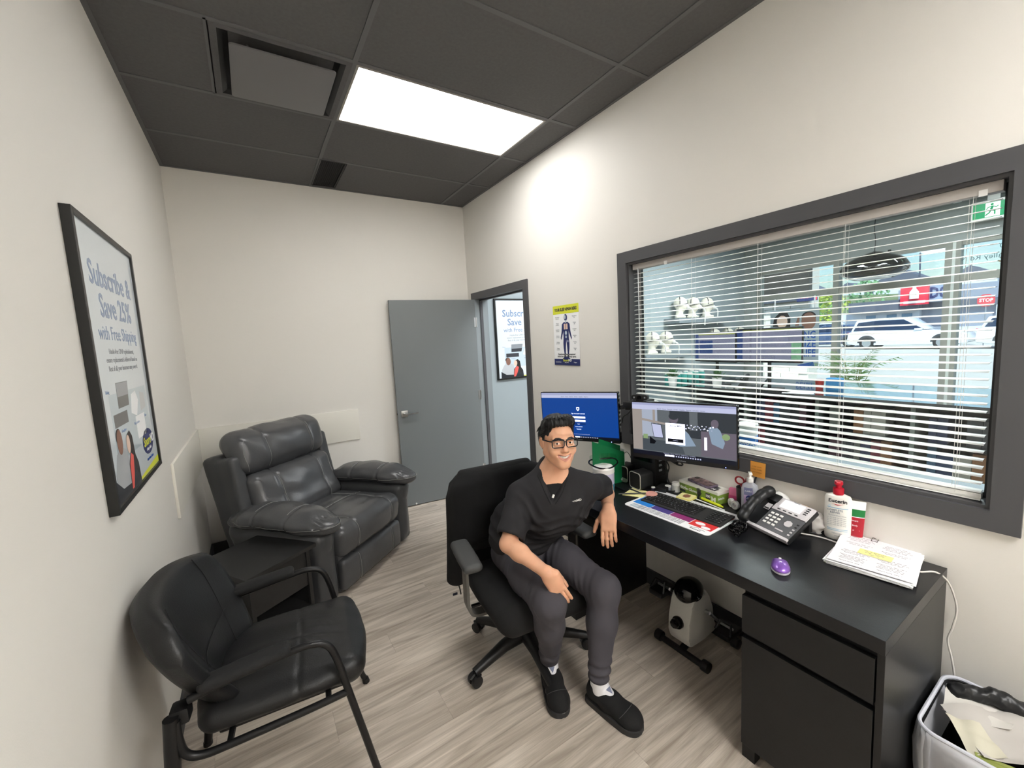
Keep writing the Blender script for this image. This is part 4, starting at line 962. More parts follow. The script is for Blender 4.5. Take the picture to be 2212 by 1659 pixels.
# low retaining wall and hedgerow of trees
o = MB().span((50, 8, 0), (50.6, 60, 1.9)).build('retaining_wall', mat('pink_stone', '#8f858b', rough=0.9)); tag(o, 'low stone retaining wall behind the parked cars', 'wall')
def tree(x, y, hgt, rad, c, label, sd, trunk=0.12):
    t = empty('tree', (x, y, 0), label=label, cat='tree', group='trees beyond the car park'); r2 = random.Random(sd)
    MB().cyl((0, 0, 0), (0, 0, hgt*0.6), trunk, trunk*0.5, n=8).build('trunk', mat('bark', '#6a5a4c', rough=0.9), t)
    m = MB()
    for i in range(420):
        a = r2.random()*6.28; z = r2.random(); rr = rad*math.sqrt(r2.random())*(math.sin(math.pi*(0.12+0.8*z)))
        p = Vector((rr*math.cos(a), rr*math.sin(a), hgt*(0.30+0.70*z))); s = 0.10+0.16*r2.random()
        u = Vector((r2.gauss(0, 1), r2.gauss(0, 1), r2.gauss(0, 1))).normalized()*s; v = u.cross(Vector((r2.gauss(0, 1), r2.gauss(0, 1), r2.gauss(0, 1)))).normalized()*s
        m.quad([p-u, p-v*0.6, p+u, p+v*0.6])
    o = m.build('crown', mat('leaves_'+c[1:], c, rough=0.7), t, smooth=False); o['kind'] = 'stuff'
tr = [(48, 13.6, 4.6, 1.9, '#a7b84a', 'bright yellow-green young tree behind the white car'), (56, 18.5, 5.5, 3.0, '#5f8a50', 'broad green tree at the left behind the car park'), (58, 24, 7.0, 3.5, '#4f7a4a', 'tall green tree at the far left beyond the shop window post'),
      (57, 13.5, 6.0, 2.2, '#6d9a6a', 'pale conifer left of the red sign block'), (26, 8.9, 3.9, 1.6, '#6b8f45', 'leafy tree over the neighbour wall top'), (75, 5.5, 11.5, 1.3, '#6e5c3a', 'slim brownish tree rising over the roof line right of the post'),
      (62, 20, 4.5, 2.8, '#7fa860', 'light green bushy tree between the posts')]
for i, a in enumerate(tr): tree(*a, i+3)
# street lamp, stop sign
t = empty('street_lamp', (60, 10.0, 0), label='thin street lamp with a curved arm against the sky', cat='street lamp')
MB().tube(bez([(0, 0, 0), (0, 0, 6), (0, 0.0, 9), (0, -0.4, 10.2), (0, -1.6, 10.7)]), 0.07, n=6).build('pole', M_bd, t); MB().span((-0.1, -2.0, 10.62), (0.1, -1.5, 10.74)).build('lamp_head', M_bd, t, smooth=False)
t = empty('stop_sign', (33, 1.02, 0), label='red octagonal stop sign in front of the grey shop', cat='sign')
MB().cyl((0.03, 0, 0), (0.03, 0, 2.1), 0.03, n=8).build('post', M_gry, t); MB().prism([(0.34*math.cos(R(22.5+45*i)), 0.34*math.sin(R(22.5+45*i))) for i in range(8)], 0, 0.012, M=frame((0, 0, 2.35), (0, -1, 0), (0, 0, 1))).build('plate', mat('stop_red', '#cf3a45', rough=0.5), t, smooth=False)
text('lettering', 'STOP', 0.24, frame((-0.016, 0, 2.35), (0, -1, 0), (0, 0, 1)), M_wht, t, bold=0.006, sx=0.85)
# cars: lofted side profile
def car(loc, rz, L, hgt, body, label, truck=False, letters=None):
    """car with nose at +x; profile lofted across y"""
    t = empty('parked_car', loc, rz=rz, label=label, cat='car')
    m_b = mat('car_paint_'+body[1:], body, rough=0.2, coat=0.6); h = hgt; wd = 0.92
    low = [(-L/2, .50), (-L/2+.05, .95), (-L/2+.25, 1.02), (-L*.30, 1.05), (L*.18, 1.0), (L*.36, .93), (L/2-.12, .78), (L/2, .55), (L/2-.02, .30), (L*.38, .22), (-L*.40, .22), (-L/2+.03, .30)]
    cab = [(-L/2+.12, 1.0), (-L/2+.38, h-.10), (-L*.22, h), (L*.02, h-.01), (L*.20, 1.02)]
    if truck: cab = [(-L*.12, 1.0), (-L*.10, h-.06), (0, h), (L*.10, h-.03), (L*.22, 1.02)]
    Mx = Matrix(((1, 0, 0, 0), (0, 0, -1, 0), (0, 1, 0, 0), (0, 0, 0, 1)))
    MB().prism(low, -wd, wd, M=Mx, bevel=0.06).build('body', m_b, t, ang=50)
    MB().prism(cab, -wd*.80, wd*.80, M=Mx, bevel=0.05).build('roof', m_b, t, ang=50)
    cx = sum(p[0] for p in cab)/len(cab); cz = 1.02
    win = [(cx+(p[0]-cx)*0.90, max(cz+0.02, cz+(p[1]-cz)*0.82)) for p in cab]
    MB().prism(win, -wd*.86, wd*.86, M=Mx).build('side_windows', mat('car_glass', '#1d3350', rough=0.08), t, smooth=False)
    for sx in (-.31, .31):
        for sy in (-1, 1):
            wh = MB().cyl((sx*L, sy*(wd-.20), .34), (sx*L, sy*(wd+.01), .34), .34, n=24, bevel=0.03).build('wheel', mat('tyre', '#1c1c1e', rough=0.8), t)
            MB().cyl((sx*L, sy*(wd+.0), .34), (sx*L, sy*(wd+.025), .34), .21, n=10).build('rim', mat('alloy', '#b9bcc0', rough=0.3, metal=0.8), wh)
            MB().prism(circ(sx*L, .36, .42, .42, 16, 0, 180), -sy*(wd-.01), -sy*(wd+.006), M=Mx).build('wheel_arch', mat('arch_dark', '#3a3c40', rough=0.7), t, smooth=False)
    MB().box((-L/2+.06, wd*.72, .90), (.12, .40, .14), bevel=.03).box((-L/2+.06, -wd*.72, .90), (.12, .40, .14), bevel=.03).build('tail_light', mat('tail_red', '#b0283a', rough=0.3), t)
    MB().span((L*.10, wd*.9, 1.0), (L*.16, wd*1.12, 1.10), bevel=.02).span((L*.10, -wd*1.12, 1.0), (L*.16, -wd*.9, 1.10), bevel=.02).build('door_mirror', m_b, t)
    if letters: text('lettering', letters, .34, Matrix.Translation((0.0, -wd*.9, 1.28)) @ Matrix.Rotation(R(90), 4, 'X'), M_yel, t, bold=.01)
    return t
car((31, 3.5, 0), R(-90), 4.9, 1.72, '#dfe3ea', 'large white suv parked across the view outside', letters=None)
car((31, -1.75, 0), R(-90), 5.2, 1.62, '#dcdfe4', 'white vehicle with yellow lettering at the right edge of the window', letters='GMBC')
car((33, 7.9, 0), R(90), 4.5, 1.45, '#3d4f72', 'dark blue car partly behind the large white suv')
car((38, 9.0, 0), R(-80), 4.6, 1.62, '#c6ccd6', 'silver car parked behind the white suv')
car((40, 12.6, 0), R(-90), 4.5, 1.66, '#46586e', 'blue grey car farthest back by the retaining wall')
# distant houses on the ridge
hl = struct('ground_far_ridge', MB().prism([(0, 0), (60, 0), (60, 5), (40, 6.5), (20, 6.2), (0, 4.0)], 0, 4, M=frame((95, 70, 0), (0, -1, 0), (0, 0, 1))), mat('ridge_green', '#6f7c5e', rough=0.95))
for i, (y, s) in enumerate(((34, 1.0), (27, 0.8), (20, 1.1), (12, 0.9))):
    t = empty('distant_house', (92, y, 5.2), label=['pale gabled house on the ridge, leftmost', 'small gabled house on the ridge, second from the left', 'wide gabled house on the ridge above the parked cars', 'gabled house on the ridge at the right'][i], cat='house', group='houses on the far ridge')
    MB().span((0, -3*s, -1), (5, 3*s, 2.2*s)).build('wall', M_bl, t, smooth=False); MB().prism([(-3.4*s, 2.2*s), (3.4*s, 2.2*s), (0, 4.2*s)], -0.2, 5.2, M=Matrix(((0, 0, 1, 0), (1, 0, 0, 0), (0, 1, 0, 0), (0, 0, 0, 1)))).build('roof', M_bd, t, smooth=False)
# ------------------------------------------------------------------ recliner
M_leather = mat('grey_leather', '#48494b', rough=0.27, spec=0.65, noise=(7, 0.10), bump=(170, 0.35))
M_leather2 = mat('grey_leather_side', '#434446', rough=0.36, spec=0.45, noise=(7, 0.08), bump=(170, 0.3))
M_stitch = mat('pale_stitching', '#8d8d8a', rough=0.7)
def trace(prims, P, D, disp=None, steps=60, off=0.0006):
    """march points P along D onto the surface of prims"""
    P = np.array(P, float); D = np.array(D, float); D = D/np.linalg.norm(D, axis=-1, keepdims=True); D = np.broadcast_to(D, P.shape)
    t = np.zeros(len(P))
    for _ in range(steps):
        d = ev(prims, P+D*t[:, None]); d = d+(disp(P+D*t[:, None]) if disp is not None else 0); t += d*0.8
        if np.all(np.abs(d) < 2e-4): break
    ok = np.abs(d) < 4e-3
    return (P+D*(t-off)[:, None])[ok]
def stitch(name, prims, P, D, parent, disp=None, r=0.0013, m=None):
    q = trace(prims, P, D, disp)
    if len(q) > 2: return MB().tube([tuple(p) for p in q], r, n=4).build(name, m or M_stitch, parent)
rec = empty('recliner', (1.043, -1.076, 0), rz=R(40.22), label='dark grey leather recliner with pale stitching in the back corner', cat='armchair')
def seamfn(xs, dep=0.007, wd=0.012, amp=0.004, fr=9, seed=1, lines=()):
    def f(P):
        d = np.zeros(len(P))
        for x in xs: d += dep*np.exp(-((P[:, 0]-x)/wd)**2)
        return d+amp*vnoise(P, fr, seed)
    return f
SX = (-0.185, 0.20)
# base, back shell
A = [rbox((0, 0.42, 0.15), (0.33, 0.36, 0.12), 0.02)]
MB().span((-0.33, 0.03, 0.02), (0.33, 0.78, 0.30), bevel=0.02).build('base_box', M_leather2, rec)
tilt = ROT(-14)
P = [rbox((0, 0.865, 0.60), (0.43, 0.075, 0.345), 0.03, rot=tilt, bulge=(0, 0.02, 0)), rbox((0.385, 0.80, 0.63), (0.048, 0.125, 0.30), 0.03, rot=ROT(-10, 0, 4)), rbox((-0.385, 0.80, 0.63), (0.048, 0.125, 0.30), 0.03, rot=ROT(-10, 0, -4))]
blob('back_shell', P, 0.014, M_leather2, rec, disp=lambda q: 0.003*vnoise(q, 6, 3))
# seat cushion
P = [rbox((0, 0.29, 0.36), (0.335, 0.31, 0.105), 0.055, k=.03, bulge=(0, 0.02, 0.035)), cap((-0.27, 0.045, 0.40), (0.27, 0.045, 0.40), 0.068, 0.068, k=.05)]
dsp = lambda q: seamfn(SX, 0.008, 0.012, 0.004, 7, 4)(q)+0.006*np.exp(-((q[:, 1]-0.30-0.10*q[:, 0]**2)/0.012)**2)*(q[:, 2] > 0.38)+0.003*vnoise(q, 22, 9)*np.exp(-((q[:, 1]-0.33)/0.06)**2)
blob('seat_cushion', P, 0.010, M_leather, rec, disp=dsp)
for sx in SX: stitch('stitching', P, [(sx+0.008, y, 0.62) for y in np.linspace(0.62, 0.05, 24)]+[(sx+0.008, -0.2, z) for z in np.linspace(0.46, 0.30, 10)], [(0, 0, -1)]*24+[(0, 1, 0)]*10, rec, dsp)
stitch('stitching', P, [(x, 0.305+0.10*x*x, 0.62) for x in np.linspace(-0.3, 0.32, 22)], [(0, 0, -1)]*22, rec, dsp)
# footrest panel
P = [rbox((0, 0.02, 0.142), (0.335, 0.035, 0.106), 0.03, bulge=(0, 0.02, 0))]
dsp = seamfn(SX, 0.007, 0.010, 0.002, 8, 6)
blob('footrest', P, 0.009, M_leather, rec, disp=dsp)
for sx in SX: stitch('stitching', P, [(sx+0.008, -0.2, z) for z in np.linspace(0.235, 0.05, 12)], [(0, 1, 0)]*12, rec, dsp)
# lumbar cushion and headrest pillow
P = [rbox((0, 0.685, 0.60), (0.37, 0.085, 0.20), 0.07, rot=ROT(-16), bulge=(0, 0.045, 0)), cap((-0.28, 0.60, 0.49), (0.28, 0.60, 0.49), 0.085, k=.06)]
dsp = seamfn(SX, 0.008, 0.012, 0.005, 6, 8)
blob('lumbar_cushion', P, 0.010, M_leather, rec, disp=dsp)
for sx in SX: stitch('stitching', P, [(sx+0.008, 0.1, z) for z in np.linspace(0.76, 0.46, 18)], [(0, 1, 0)]*18, rec, dsp)
P = [rbox((0, 0.785, 0.935), (0.395, 0.085, 0.150), 0.080, rot=ROT(-16), bulge=(0.0, 0.05, 0.015), k=.05), cap((-0.30, 0.86, 1.015), (0.30, 0.86, 1.015), 0.065, k=.07)]
dsp = seamfn((-0.19, 0.215), 0.009, 0.012, 0.006, 5, 10)
blob('headrest_pillow', P, 0.010, M_leather, rec, disp=dsp)
for sx in (-0.19, 0.215): stitch('stitching', P, [(sx+0.008, 0.3, z) for z in np.linspace(0.82, 1.06, 16)], [(0, 1, 0)]*16, rec, dsp)
stitch('stitching', P, [(-0.335-0.02*math.sin(t), 0.3, z) for t, z in zip(np.linspace(0, 3.1, 16), np.linspace(0.82, 1.04, 16))], [(0, 1, 0)]*16, rec, dsp)
# arms: side panel with a scroll front, and padded top
for sg, nm in ((-1, 'l'), (1, 'r')):
    P = [rbox((sg*0.435, 0.36, 0.255), (0.075, 0.355, 0.235), 0.035, k=.03), cap((sg*0.452, 0.06, 0.455), (sg*0.452, 0.66, 0.47), 0.082, k=.04), cap((sg*0.435, 0.028, 0.10), (sg*0.435, 0.028, 0.46), 0.03, 0.045, k=.03)]
    dsp = lambda q: 0.003*vnoise(q, 5, 12)+0.005*np.exp(-((np.hypot((q[:, 0]-sg*0.445)/1.0, (q[:, 2]-0.44)/1.6)-0.045)/0.006)**2)*(q[:, 1] < 0.03)
    blob('arm_panel', P, 0.010, M_leather2, rec, disp=dsp)
    x = sg*0.452
    pts = [((x-sg*.0, -0.015, 0.553), 0.092), ((x, 0.12, 0.578), 0.118), ((x, 0.32, 0.592), 0.120), ((x, 0.50, 0.578), 0.115), ((x-sg*0.01, 0.66, 0.535), 0.095)]
    P = [cap(a[0], b[0], a[1], b[1], k=.05, sq=0.56, side=(0, 0, 1)) for a, b in zip(pts[:-1], pts[1:])]
    def dsp(q, x=x, sg=sg):
        d = 0.004*vnoise(q, 6, 14+sg)
        for yy in (0.17, 0.42): d = d+0.006*np.exp(-((q[:, 1]-yy-0.5*(q[:, 0]-x)**2)/0.010)**2)*(q[:, 2] > 0.56)
        d = d+0.006*np.exp(-((q[:, 2]-0.552-0.0*q[:, 1])/0.006)**2)
        d = d+0.004*np.sin((q[:, 0]-x)*260)*np.exp(-((q[:, 1]+0.02)/0.03)**2)*(q[:, 2] > 0.56)
        return d
    blob('arm_pad', P, 0.009, M_leather, rec, disp=dsp)
    for yy in (0.182, 0.432): stitch('stitching', P, [(xx, yy+0.5*(xx-x)**2, 0.8) for xx in np.linspace(x-0.085, x+0.085, 14)], [(0, 0, -1)]*14, rec, dsp)
    for zz in (0.565,): stitch('stitching', P, [(x-0.3*1, yy, zz) for yy in np.linspace(0.62, -0.05, 22)], [(1, 0, 0)]*22, rec, dsp)
    stitch('stitching', P, [(xx, -0.4, 0.566) for xx in np.linspace(x-0.09, x+0.09, 14)], [(0, 1, 0)]*14, rec, dsp)
# ------------------------------------------------------------------ side table
M_table = mat('black_wood_table', '#272727', rough=0.38, noise=(30, 0.12), stretch=(1, 8, 1), bump=(90, 0.1))
tb = empty('side_table', (0.285, -1.655, 0), rz=R(32), label='low black square side table between recliner and guest chair', cat='table')
TW, TD, TH = 0.42, 0.46, 0.485
MB().span((0, 0, TH-0.022), (TW, TD, TH), bevel=0.0015).build('table_top', M_table, tb, smooth=False)
for x in (0.03, TW-0.05):
    for y in (0.03, TD-0.05): MB().span((x, y, 0), (x+0.022, y+0.022, TH-0.022), bevel=0.001).build('leg', M_table, tb, smooth=False)
MB().span((0.035, 0.045, 0.10), (0.045, TD-0.045, TH-0.022)).build('side_board', M_table, tb, smooth=False); MB().span((TW-0.045, 0.045, 0.10), (TW-0.035, TD-0.045, TH-0.022)).build('side_board', M_table, tb, smooth=False)
MB().span((0.045, 0.04, 0.24), (TW-0.045, 0.05, TH-0.022)).build('front_board', M_table, tb, smooth=False)
MB().span((0.035, 0.03, 0.10), (TW-0.035, TD-0.03, 0.118)).build('lower_shelf', M_table, tb, smooth=False)
# ------------------------------------------------------------------ guest chair (local +x forward, +y away from the camera)
M_vinyl = mat('black_vinyl', '#19191a', rough=0.42, spec=0.45, bump=(240, 0.3))
M_fab = mat('black_fabric', '#161617', rough=0.75, bump=(500, 0.4))
gch = empty('guest_chair', (0.400, -2.318, 0), rz=R(-5.7), label='black vinyl guest chair with tube arms in the left foreground', cat='chair')
P = [rbox((0.035, 0, 0.462), (0.245, 0.235, 0.042), 0.038, k=.03, bulge=(0.035, 0.02, 0.028)), cap((0.235, -0.18, 0.448), (0.235, 0.18, 0.448), 0.045, k=.04)]
def dsp(q):
    yy = np.abs(q[:, 1])
    d = 0.004*vnoise(q, 7, 21)+0.006*np.exp(-((q[:, 0]-0.085+0.06*yy)/0.006)**2)*(q[:, 2] > 0.44)
    d = d+0.005*np.exp(-((q[:, 1]+0.02)/0.006)**2)*(q[:, 0] < 0.08)*(q[:, 2] > 0.44)
    return d+0.004*np.sin(q[:, 1]*90+q[:, 0]*30)*np.exp(-((q[:, 0]-0.13)/0.05)**2)*np.exp(-((q[:, 1]+0.04)/0.08)**2)
blob('seat', P, 0.008, M_vinyl, gch, disp=dsp)
MB().span((-0.17, -0.20, 0.395), (0.22, 0.20, 0.43), bevel=0.01).build('seat_board', M_black, gch)
# curved winged backrest
def backsurf(u, v):
    """u across -1..1, v up 0..1 -> centre point of the shell"""
    w = 0.185+0.125*math.sin(min(1, v*1.35)*math.pi/2) - 0.055*max(0, (v-0.74)/0.26)**1.3
    y = u*w; x = -0.185-0.15*v+0.085*abs(u)**2.4-0.02*math.cos(u*1.5)
    z = 0.475+0.40*v-0.035*abs(u)**3*v
    return (x, y, z)
def pillow(fn, th, nu, nv, nrm):
    m = MB(); V = {}
    for s in (0, 1):
        for i in range(nu+1):
            for j in range(nv+1):
                u = -1+2*i/nu; v = j/nv; p = fn(u, v); e = max(0.0, (1-u**10)*(1-(2*v-1)**10))**0.5; t = th*e*(1 if s else -1.0)
                V[s, i, j] = m.bm.verts.new((p[0]+nrm[0]*t, p[1]+nrm[1]*t, p[2]+nrm[2]*t))
        for i in range(nu):
            for j in range(nv):
                q = [V[s, i, j], V[s, i+1, j], V[s, i+1, j+1], V[s, i, j+1]]; m.bm.faces.new(q if s else q[::-1])
    bmesh.ops.remove_doubles(m.bm, verts=m.bm.verts[:], dist=1e-5)
    return m
pillow(backsurf, 0.045, 30, 20, (0.97, 0, 0.25)).build('backrest', M_vinyl, gch, ang=70)
MB().tube([tuple(np.array(backsurf(u, 0.30+0.16*u*u))+np.array((0.0462, 0, 0.0115))*(1-u**6)**.5) for u in np.linspace(-0.85, 0.85, 24)], 0.0016, n=4).build('seam', M_fab, gch)
for sg in (-1, 1):
    MB().tube([tuple(np.array(backsurf(sg*(0.52+0.12*v), v))+np.array((0.044, 0, 0.011))) for v in np.linspace(0.06, 0.94, 18)], 0.0016, n=4).build('seam', M_fab, gch)
    y = sg*0.268
    pts = bez([(-0.215, y, 0.60), (-0.12, y, 0.618), (0.05, y, 0.640), (0.125, y, 0.643), (0.172, y, 0.622), (0.197, y, 0.565), (0.222, y, 0.44), (0.262, y, 0.24), (0.298, y, 0.06), (0.312, y, 0.022)], 5)
    MB().tube(pts, 0.0125, n=10).build('arm_tube', M_darkmetal, gch)
    MB().cyl((0.312, y, 0.022), (0.316, y, 0.0), 0.015, 0.017, n=12).build('glide', M_black, gch)
    pts = bez([(0.228, y, 0.425), (0.10, y, 0.415), (-0.12, y, 0.405), (-0.20, y, 0.407), (-0.238, y, 0.43), (-0.250, y, 0.475), (-0.252, y, 0.545)], 5)
    MB().tube(pts, 0.0125, n=10).build('seat_rail', M_darkmetal, gch)
    MB().tube([(-0.262, y, 0.56), (-0.272, y, 0.42), (-0.292, y, 0.2), (-0.32, y, 0.012)], [0.020, 0.021, 0.018, 0.015], n=12).build('rear_leg', M_darkmetal, gch)
    MB().cyl((-0.32, y, 0.014), (-0.321, y, 0.0), 0.017, n=12).build('glide', M_black, gch)
    blob('arm_pad', [rbox((-0.062, y, 0.645), (0.128, 0.031, 0.0175), 0.017, rot=ROT(0, -6.5, 0), bulge=(0, 0.003, 0.003))], 0.006, M_fab, gch)
[MB().box((-0.245, sy*0.235, 0.545), (0.05, 0.055, 0.05), bevel=0.01).build('back_bracket', M_black, gch) for sy in (-1, 1)]
MB().cyl((0.16, -0.262, 0.413), (0.16, 0.262, 0.413), 0.010, n=8).cyl((-0.13, -0.262, 0.405), (-0.13, 0.262, 0.405), 0.010, n=8).build('cross_bar', M_darkmetal, gch)
# ------------------------------------------------------------------ desk
M_desk = mat('black_wood_desk', '#141518', rough=0.30, spec=0.5, noise=(16, 0.14), stretch=(9, 1, 1), bump=(60, 0.12))
M_deskf = mat('black_wood_front', '#131416', rough=0.36, spec=0.45, noise=(16, 0.14), stretch=(9, 1, 1), bump=(60, 0.12))
DX0, DX1, DEY0, DEY1, DZT = 1.850, 2.462, -3.714, -2.314, 0.73
dk = empty('desk', (DX0, DEY1, 0), label='long black wood-grain desk under the reception window', cat='desk')
DL = DEY1-DEY0; DD = DX1-DX0
MB().span((0, -DL, DZT-0.046), (DD, 0, DZT), bevel=0.0012).build('desktop', M_desk, dk, smooth=False)
MB().span((0.004, -DL, 0.0), (DD, -DL+0.018, DZT-0.046), bevel=0.001).build('side_panel', M_deskf, dk, smooth=False)
MB().span((0.004, -0.046, 0.0), (DD, 0, DZT-0.046), bevel=0.001).build('side_panel', M_deskf, dk, smooth=False)
cy0, cy1 = -DL+0.022, -DL+0.404
MB().span((0.024, cy0-.002, 0.06), (DD-0.02, cy1, DZT-0.062)).build('cabinet_box', M_deskf, dk, smooth=False)
MB().span((0.06, cy0, 0.0), (DD-0.06, cy1-0.02, 0.06)).build('plinth', M_black, dk, smooth=False)
MB().span((0.010, cy1-0.046, 0.0), (0.05, cy1, 0.06)).build('leg', M_deskf, dk, smooth=False)
MB().span((0.002, cy0, 0.515), (0.022, cy1, 0.660), bevel=0.001).build('drawer', M_deskf, dk, smooth=False)
MB().span((0.002, cy0, 0.060), (0.022, cy1, 0.495), bevel=0.001).build('cabinet_door', M_deskf, dk, smooth=False)
MB().span((DD-0.30, -DL+0.40, DZT-0.10), (DD-0.28, -0.05, DZT-0.046)).build('cross_rail', M_deskf, dk, smooth=False)
# ------------------------------------------------------------------ office chair (local -y forward)
M_arm = mat('armrest_pu', '#3c3d3d', rough=0.55, bump=(300, 0.2)); M_armpost = mat('arm_post_grey', '#55534f', rough=0.5)
M_ofab = mat('office_chair_fabric', '#0b0b0c', rough=0.85, bump=(700, 0.5))
oc = empty('office_chair', (1.487, -2.385, 0), rz=R(-7), label='black office swivel chair with grey armrests under the seated man', cat='chair')
P = [rbox((0, -0.03, 0.405), (0.245, 0.24, 0.050), 0.045, k=.04, bulge=(0.015, 0.02, 0.012)), cap((-0.17, -0.245, 0.375), (0.17, -0.245, 0.375), 0.052, k=.06)]
blob('seat', P, 0.011, M_ofab, oc, disp=lambda q: 0.002*vnoise(q, 8, 31))
MB().prism(rrect(0.40, 0.38, 0.10, 4), 0.325, 0.352).build('seat_shell', M_black, oc)
P = [rbox((0, 0.262, 0.72), (0.225, 0.030, 0.225), 0.03, rot=ROT(-7), bulge=(0, 0.03, 0), k=.04)]
blob('backrest', P, 0.012, M_ofab, oc)
MB().tube(bez([(0, 0.10, 0.33), (0, 0.26, 0.34), (0, 0.325, 0.42), (0, 0.33, 0.60)]), 0.022, n=8).build('back_support', M_black, oc)
MB().box((0, 0.0, 0.305), (0.16, 0.22, 0.05), bevel=0.015).build('mechanism', M_black, oc)
MB().cyl((0, 0, 0.10), (0, 0, 0.30), 0.028, n=16).cyl((0, 0, 0.20), (0, 0, 0.30), 0.018, n=16).build('gas_lift', M_black, oc)
MB().cyl((-0.05, 0.05, 0.31), (-0.22, 0.07, 0.30), 0.006, n=8).box((-0.235, 0.072, 0.298), (0.05, 0.02, 0.012), bevel=0.004).build('lever', M_black, oc)
for k in range(5):
    a = R(193+72*k); r = 0.318; cx, cy_ = math.cos(a), math.sin(a)
    MB().tube([(cx*0.03, cy_*0.03, 0.115), (cx*0.14, cy_*0.14, 0.108), (cx*0.26, cy_*0.26, 0.080), (cx*r, cy_*r, 0.066)], [0.040, 0.030, 0.023, 0.020], n=10).build('base_arm', M_black, oc)
    ca = MB(); wx, wy = -cy_, cx; hx_, hy_ = cx*r, cy_*r
    ca.cyl((hx_, hy_, 0.035), (hx_, hy_, 0.075), 0.009, n=8)
    for s in (-1, 1): ca.cyl((hx_+wx*s*0.008, hy_+wy*s*0.008, 0.0285), (hx_+wx*s*0.027, hy_+wy*s*0.027, 0.0285), 0.028, n=18, bevel=0.003)
    ca.tube([(hx_-cx*0.03, hy_-cy_*0.03, 0.035), (hx_, hy_, 0.062), (hx_+cx*0.026, hy_+cy_*0.026, 0.045)], 0.009, n=6)
    ca.build('caster', M_black, oc)
MB().cyl((0, 0, 0.085), (0, 0, 0.135), 0.045, n=20).build('hub', M_black, oc)
for sg in (-1, 1):
    x = sg*0.308
    blob('armrest', [rbox((x-sg*0.004, -0.035, 0.634), (0.044, 0.142, 0.020), 0.0195, rot=ROT(0, 0, sg*4), bulge=(0.004, 0, 0.002))], 0.006, M_arm, oc)
    MB().box((x, -0.02, 0.53), (0.016, 0.062, 0.19), bevel=0.006).box((x, -0.02, 0.60), (0.035, 0.10, 0.03), bevel=0.01).build('arm_post', M_armpost, oc)
    MB().tube(bez([(x, -0.02, 0.45), (x*0.99, -0.02, 0.37), (x*0.86, -0.02, 0.325), (x*0.3, -0.01, 0.322)]), 1.0, sect=[(-.028, -.007), (.028, -.007), (.028, .007), (-.028, .007)]).build('arm_bracket', M_armpost, oc)
# jacket hung over the backrest
jk = empty('jacket', (1.487, -2.385, 0), rz=R(-7), label='black jacket hung over the back of the office chair', cat='jacket')
M_jack = mat('jacket_fleece', '#080809', rough=0.95, bump=(300, 0.5))
P = [rbox((0.0, 0.275, 0.80), (0.245, 0.062, 0.130), 0.055, rot=ROT(-7), k=.04), rbox((-0.01, 0.325, 0.59), (0.250, 0.028, 0.28), 0.026, rot=ROT(-3, 0, 0), k=.06),
     cap((-0.235, 0.24, 0.83), (-0.262, 0.255, 0.36), 0.045, 0.036, k=.06), cap((-0.245, 0.30, 0.78), (-0.290, 0.29, 0.34), 0.04, 0.030, k=.05),
     cap((0.265, 0.24, 0.86), (0.275, 0.27, 0.42), 0.045, 0.035, k=.06), rbox((-0.15, 0.21, 0.72), (0.09, 0.012, 0.16), 0.012, rot=ROT(-6, 0, 8), k=.04)]
blob('cloth', P, 0.011, M_jack, jk, disp=lambda q: 0.0035*vnoise(q*np.array([1, 1, 0.3]), 7, 41)+0.002*np.sin(q[:, 0]*60+3*q[:, 2]))
MB().tube(bez([(-0.285, 0.27, 0.37), (-0.26, 0.27, 0.30), (-0.255, 0.262, 0.255)]), [0.004]*17, n=5).build('zip_end', M_black, jk)
MB().box((-0.285, 0.27, 0.262), (0.026, 0.004, 0.012)).build('tag', mat('tag_navy', '#262a3c', rough=0.6), jk)
# ------------------------------------------------------------------ the seated man
M_skin = mat('skin', '#d9a586', rough=0.46, spec=0.4, sss=0.12, noise=(30, 0.05))
M_lip = mat('lips', '#b87c6c', rough=0.4)
M_hairb = mat('black_hair', '#0f0d0e', rough=0.5, bump=(180, 0.9), stretch=(1, 0.15, 1))
M_scrub = mat('scrub_cloth', '#1d1c1f', rough=0.85, bump=(900, 0.25))
M_tee = mat('tee_cloth', '#0f0f12', rough=0.9)
M_pants = mat('trouser_cloth', '#424046', rough=0.88, bump=(900, 0.25))
M_shoe = mat('shoe_knit', '#141415', rough=0.85, bump=(900, 0.5)); M_sole = mat('shoe_sole', '#29292a', rough=0.6)
M_sock = mat('white_sock', '#dedde0', rough=0.9, bump=(600, 0.3))
man = empty('person', (1.53, -2.60, 0), label='smiling man with short black hair and dark glasses in black scrubs seated at the desk', cat='person')
MO = np.array((1.53, -2.60, 0.0))
def V_(*a): return np.array(a, float)
def nz(v): v = np.array(v, float); return v/np.linalg.norm(v)
hipR, hipL = V_(1.447, -2.335, .545), V_(1.622, -2.345, .545)
kneeR, kneeL = V_(1.392, -2.745, .505), V_(1.662, -2.795, .492)
ankR, ankL = V_(1.478, -2.605, .10), V_(1.572, -2.836, .10)
shR, shL = V_(1.468, -2.455, .882), V_(1.742, -2.628, .905)
elR, wrR = V_(1.318, -2.550, .716), V_(1.385, -2.758, .645)
elL, wrL = V_(1.985, -2.492, .800), V_(1.836, -2.662, .766)
neckb = V_(1.604, -2.532, .985); hc = V_(1.604, -2.578, 1.148)
S = nz(shL-shR); UP = nz(V_(.10, -.28, 1.0)); FC = nz(np.cross(S, UP)); UP = np.cross(FC, S)
if FC[1] > 0: FC = -FC
CH = np.stack([S, -FC, np.cross(S, -FC)], 1)          # chest axes (image right, back, up)
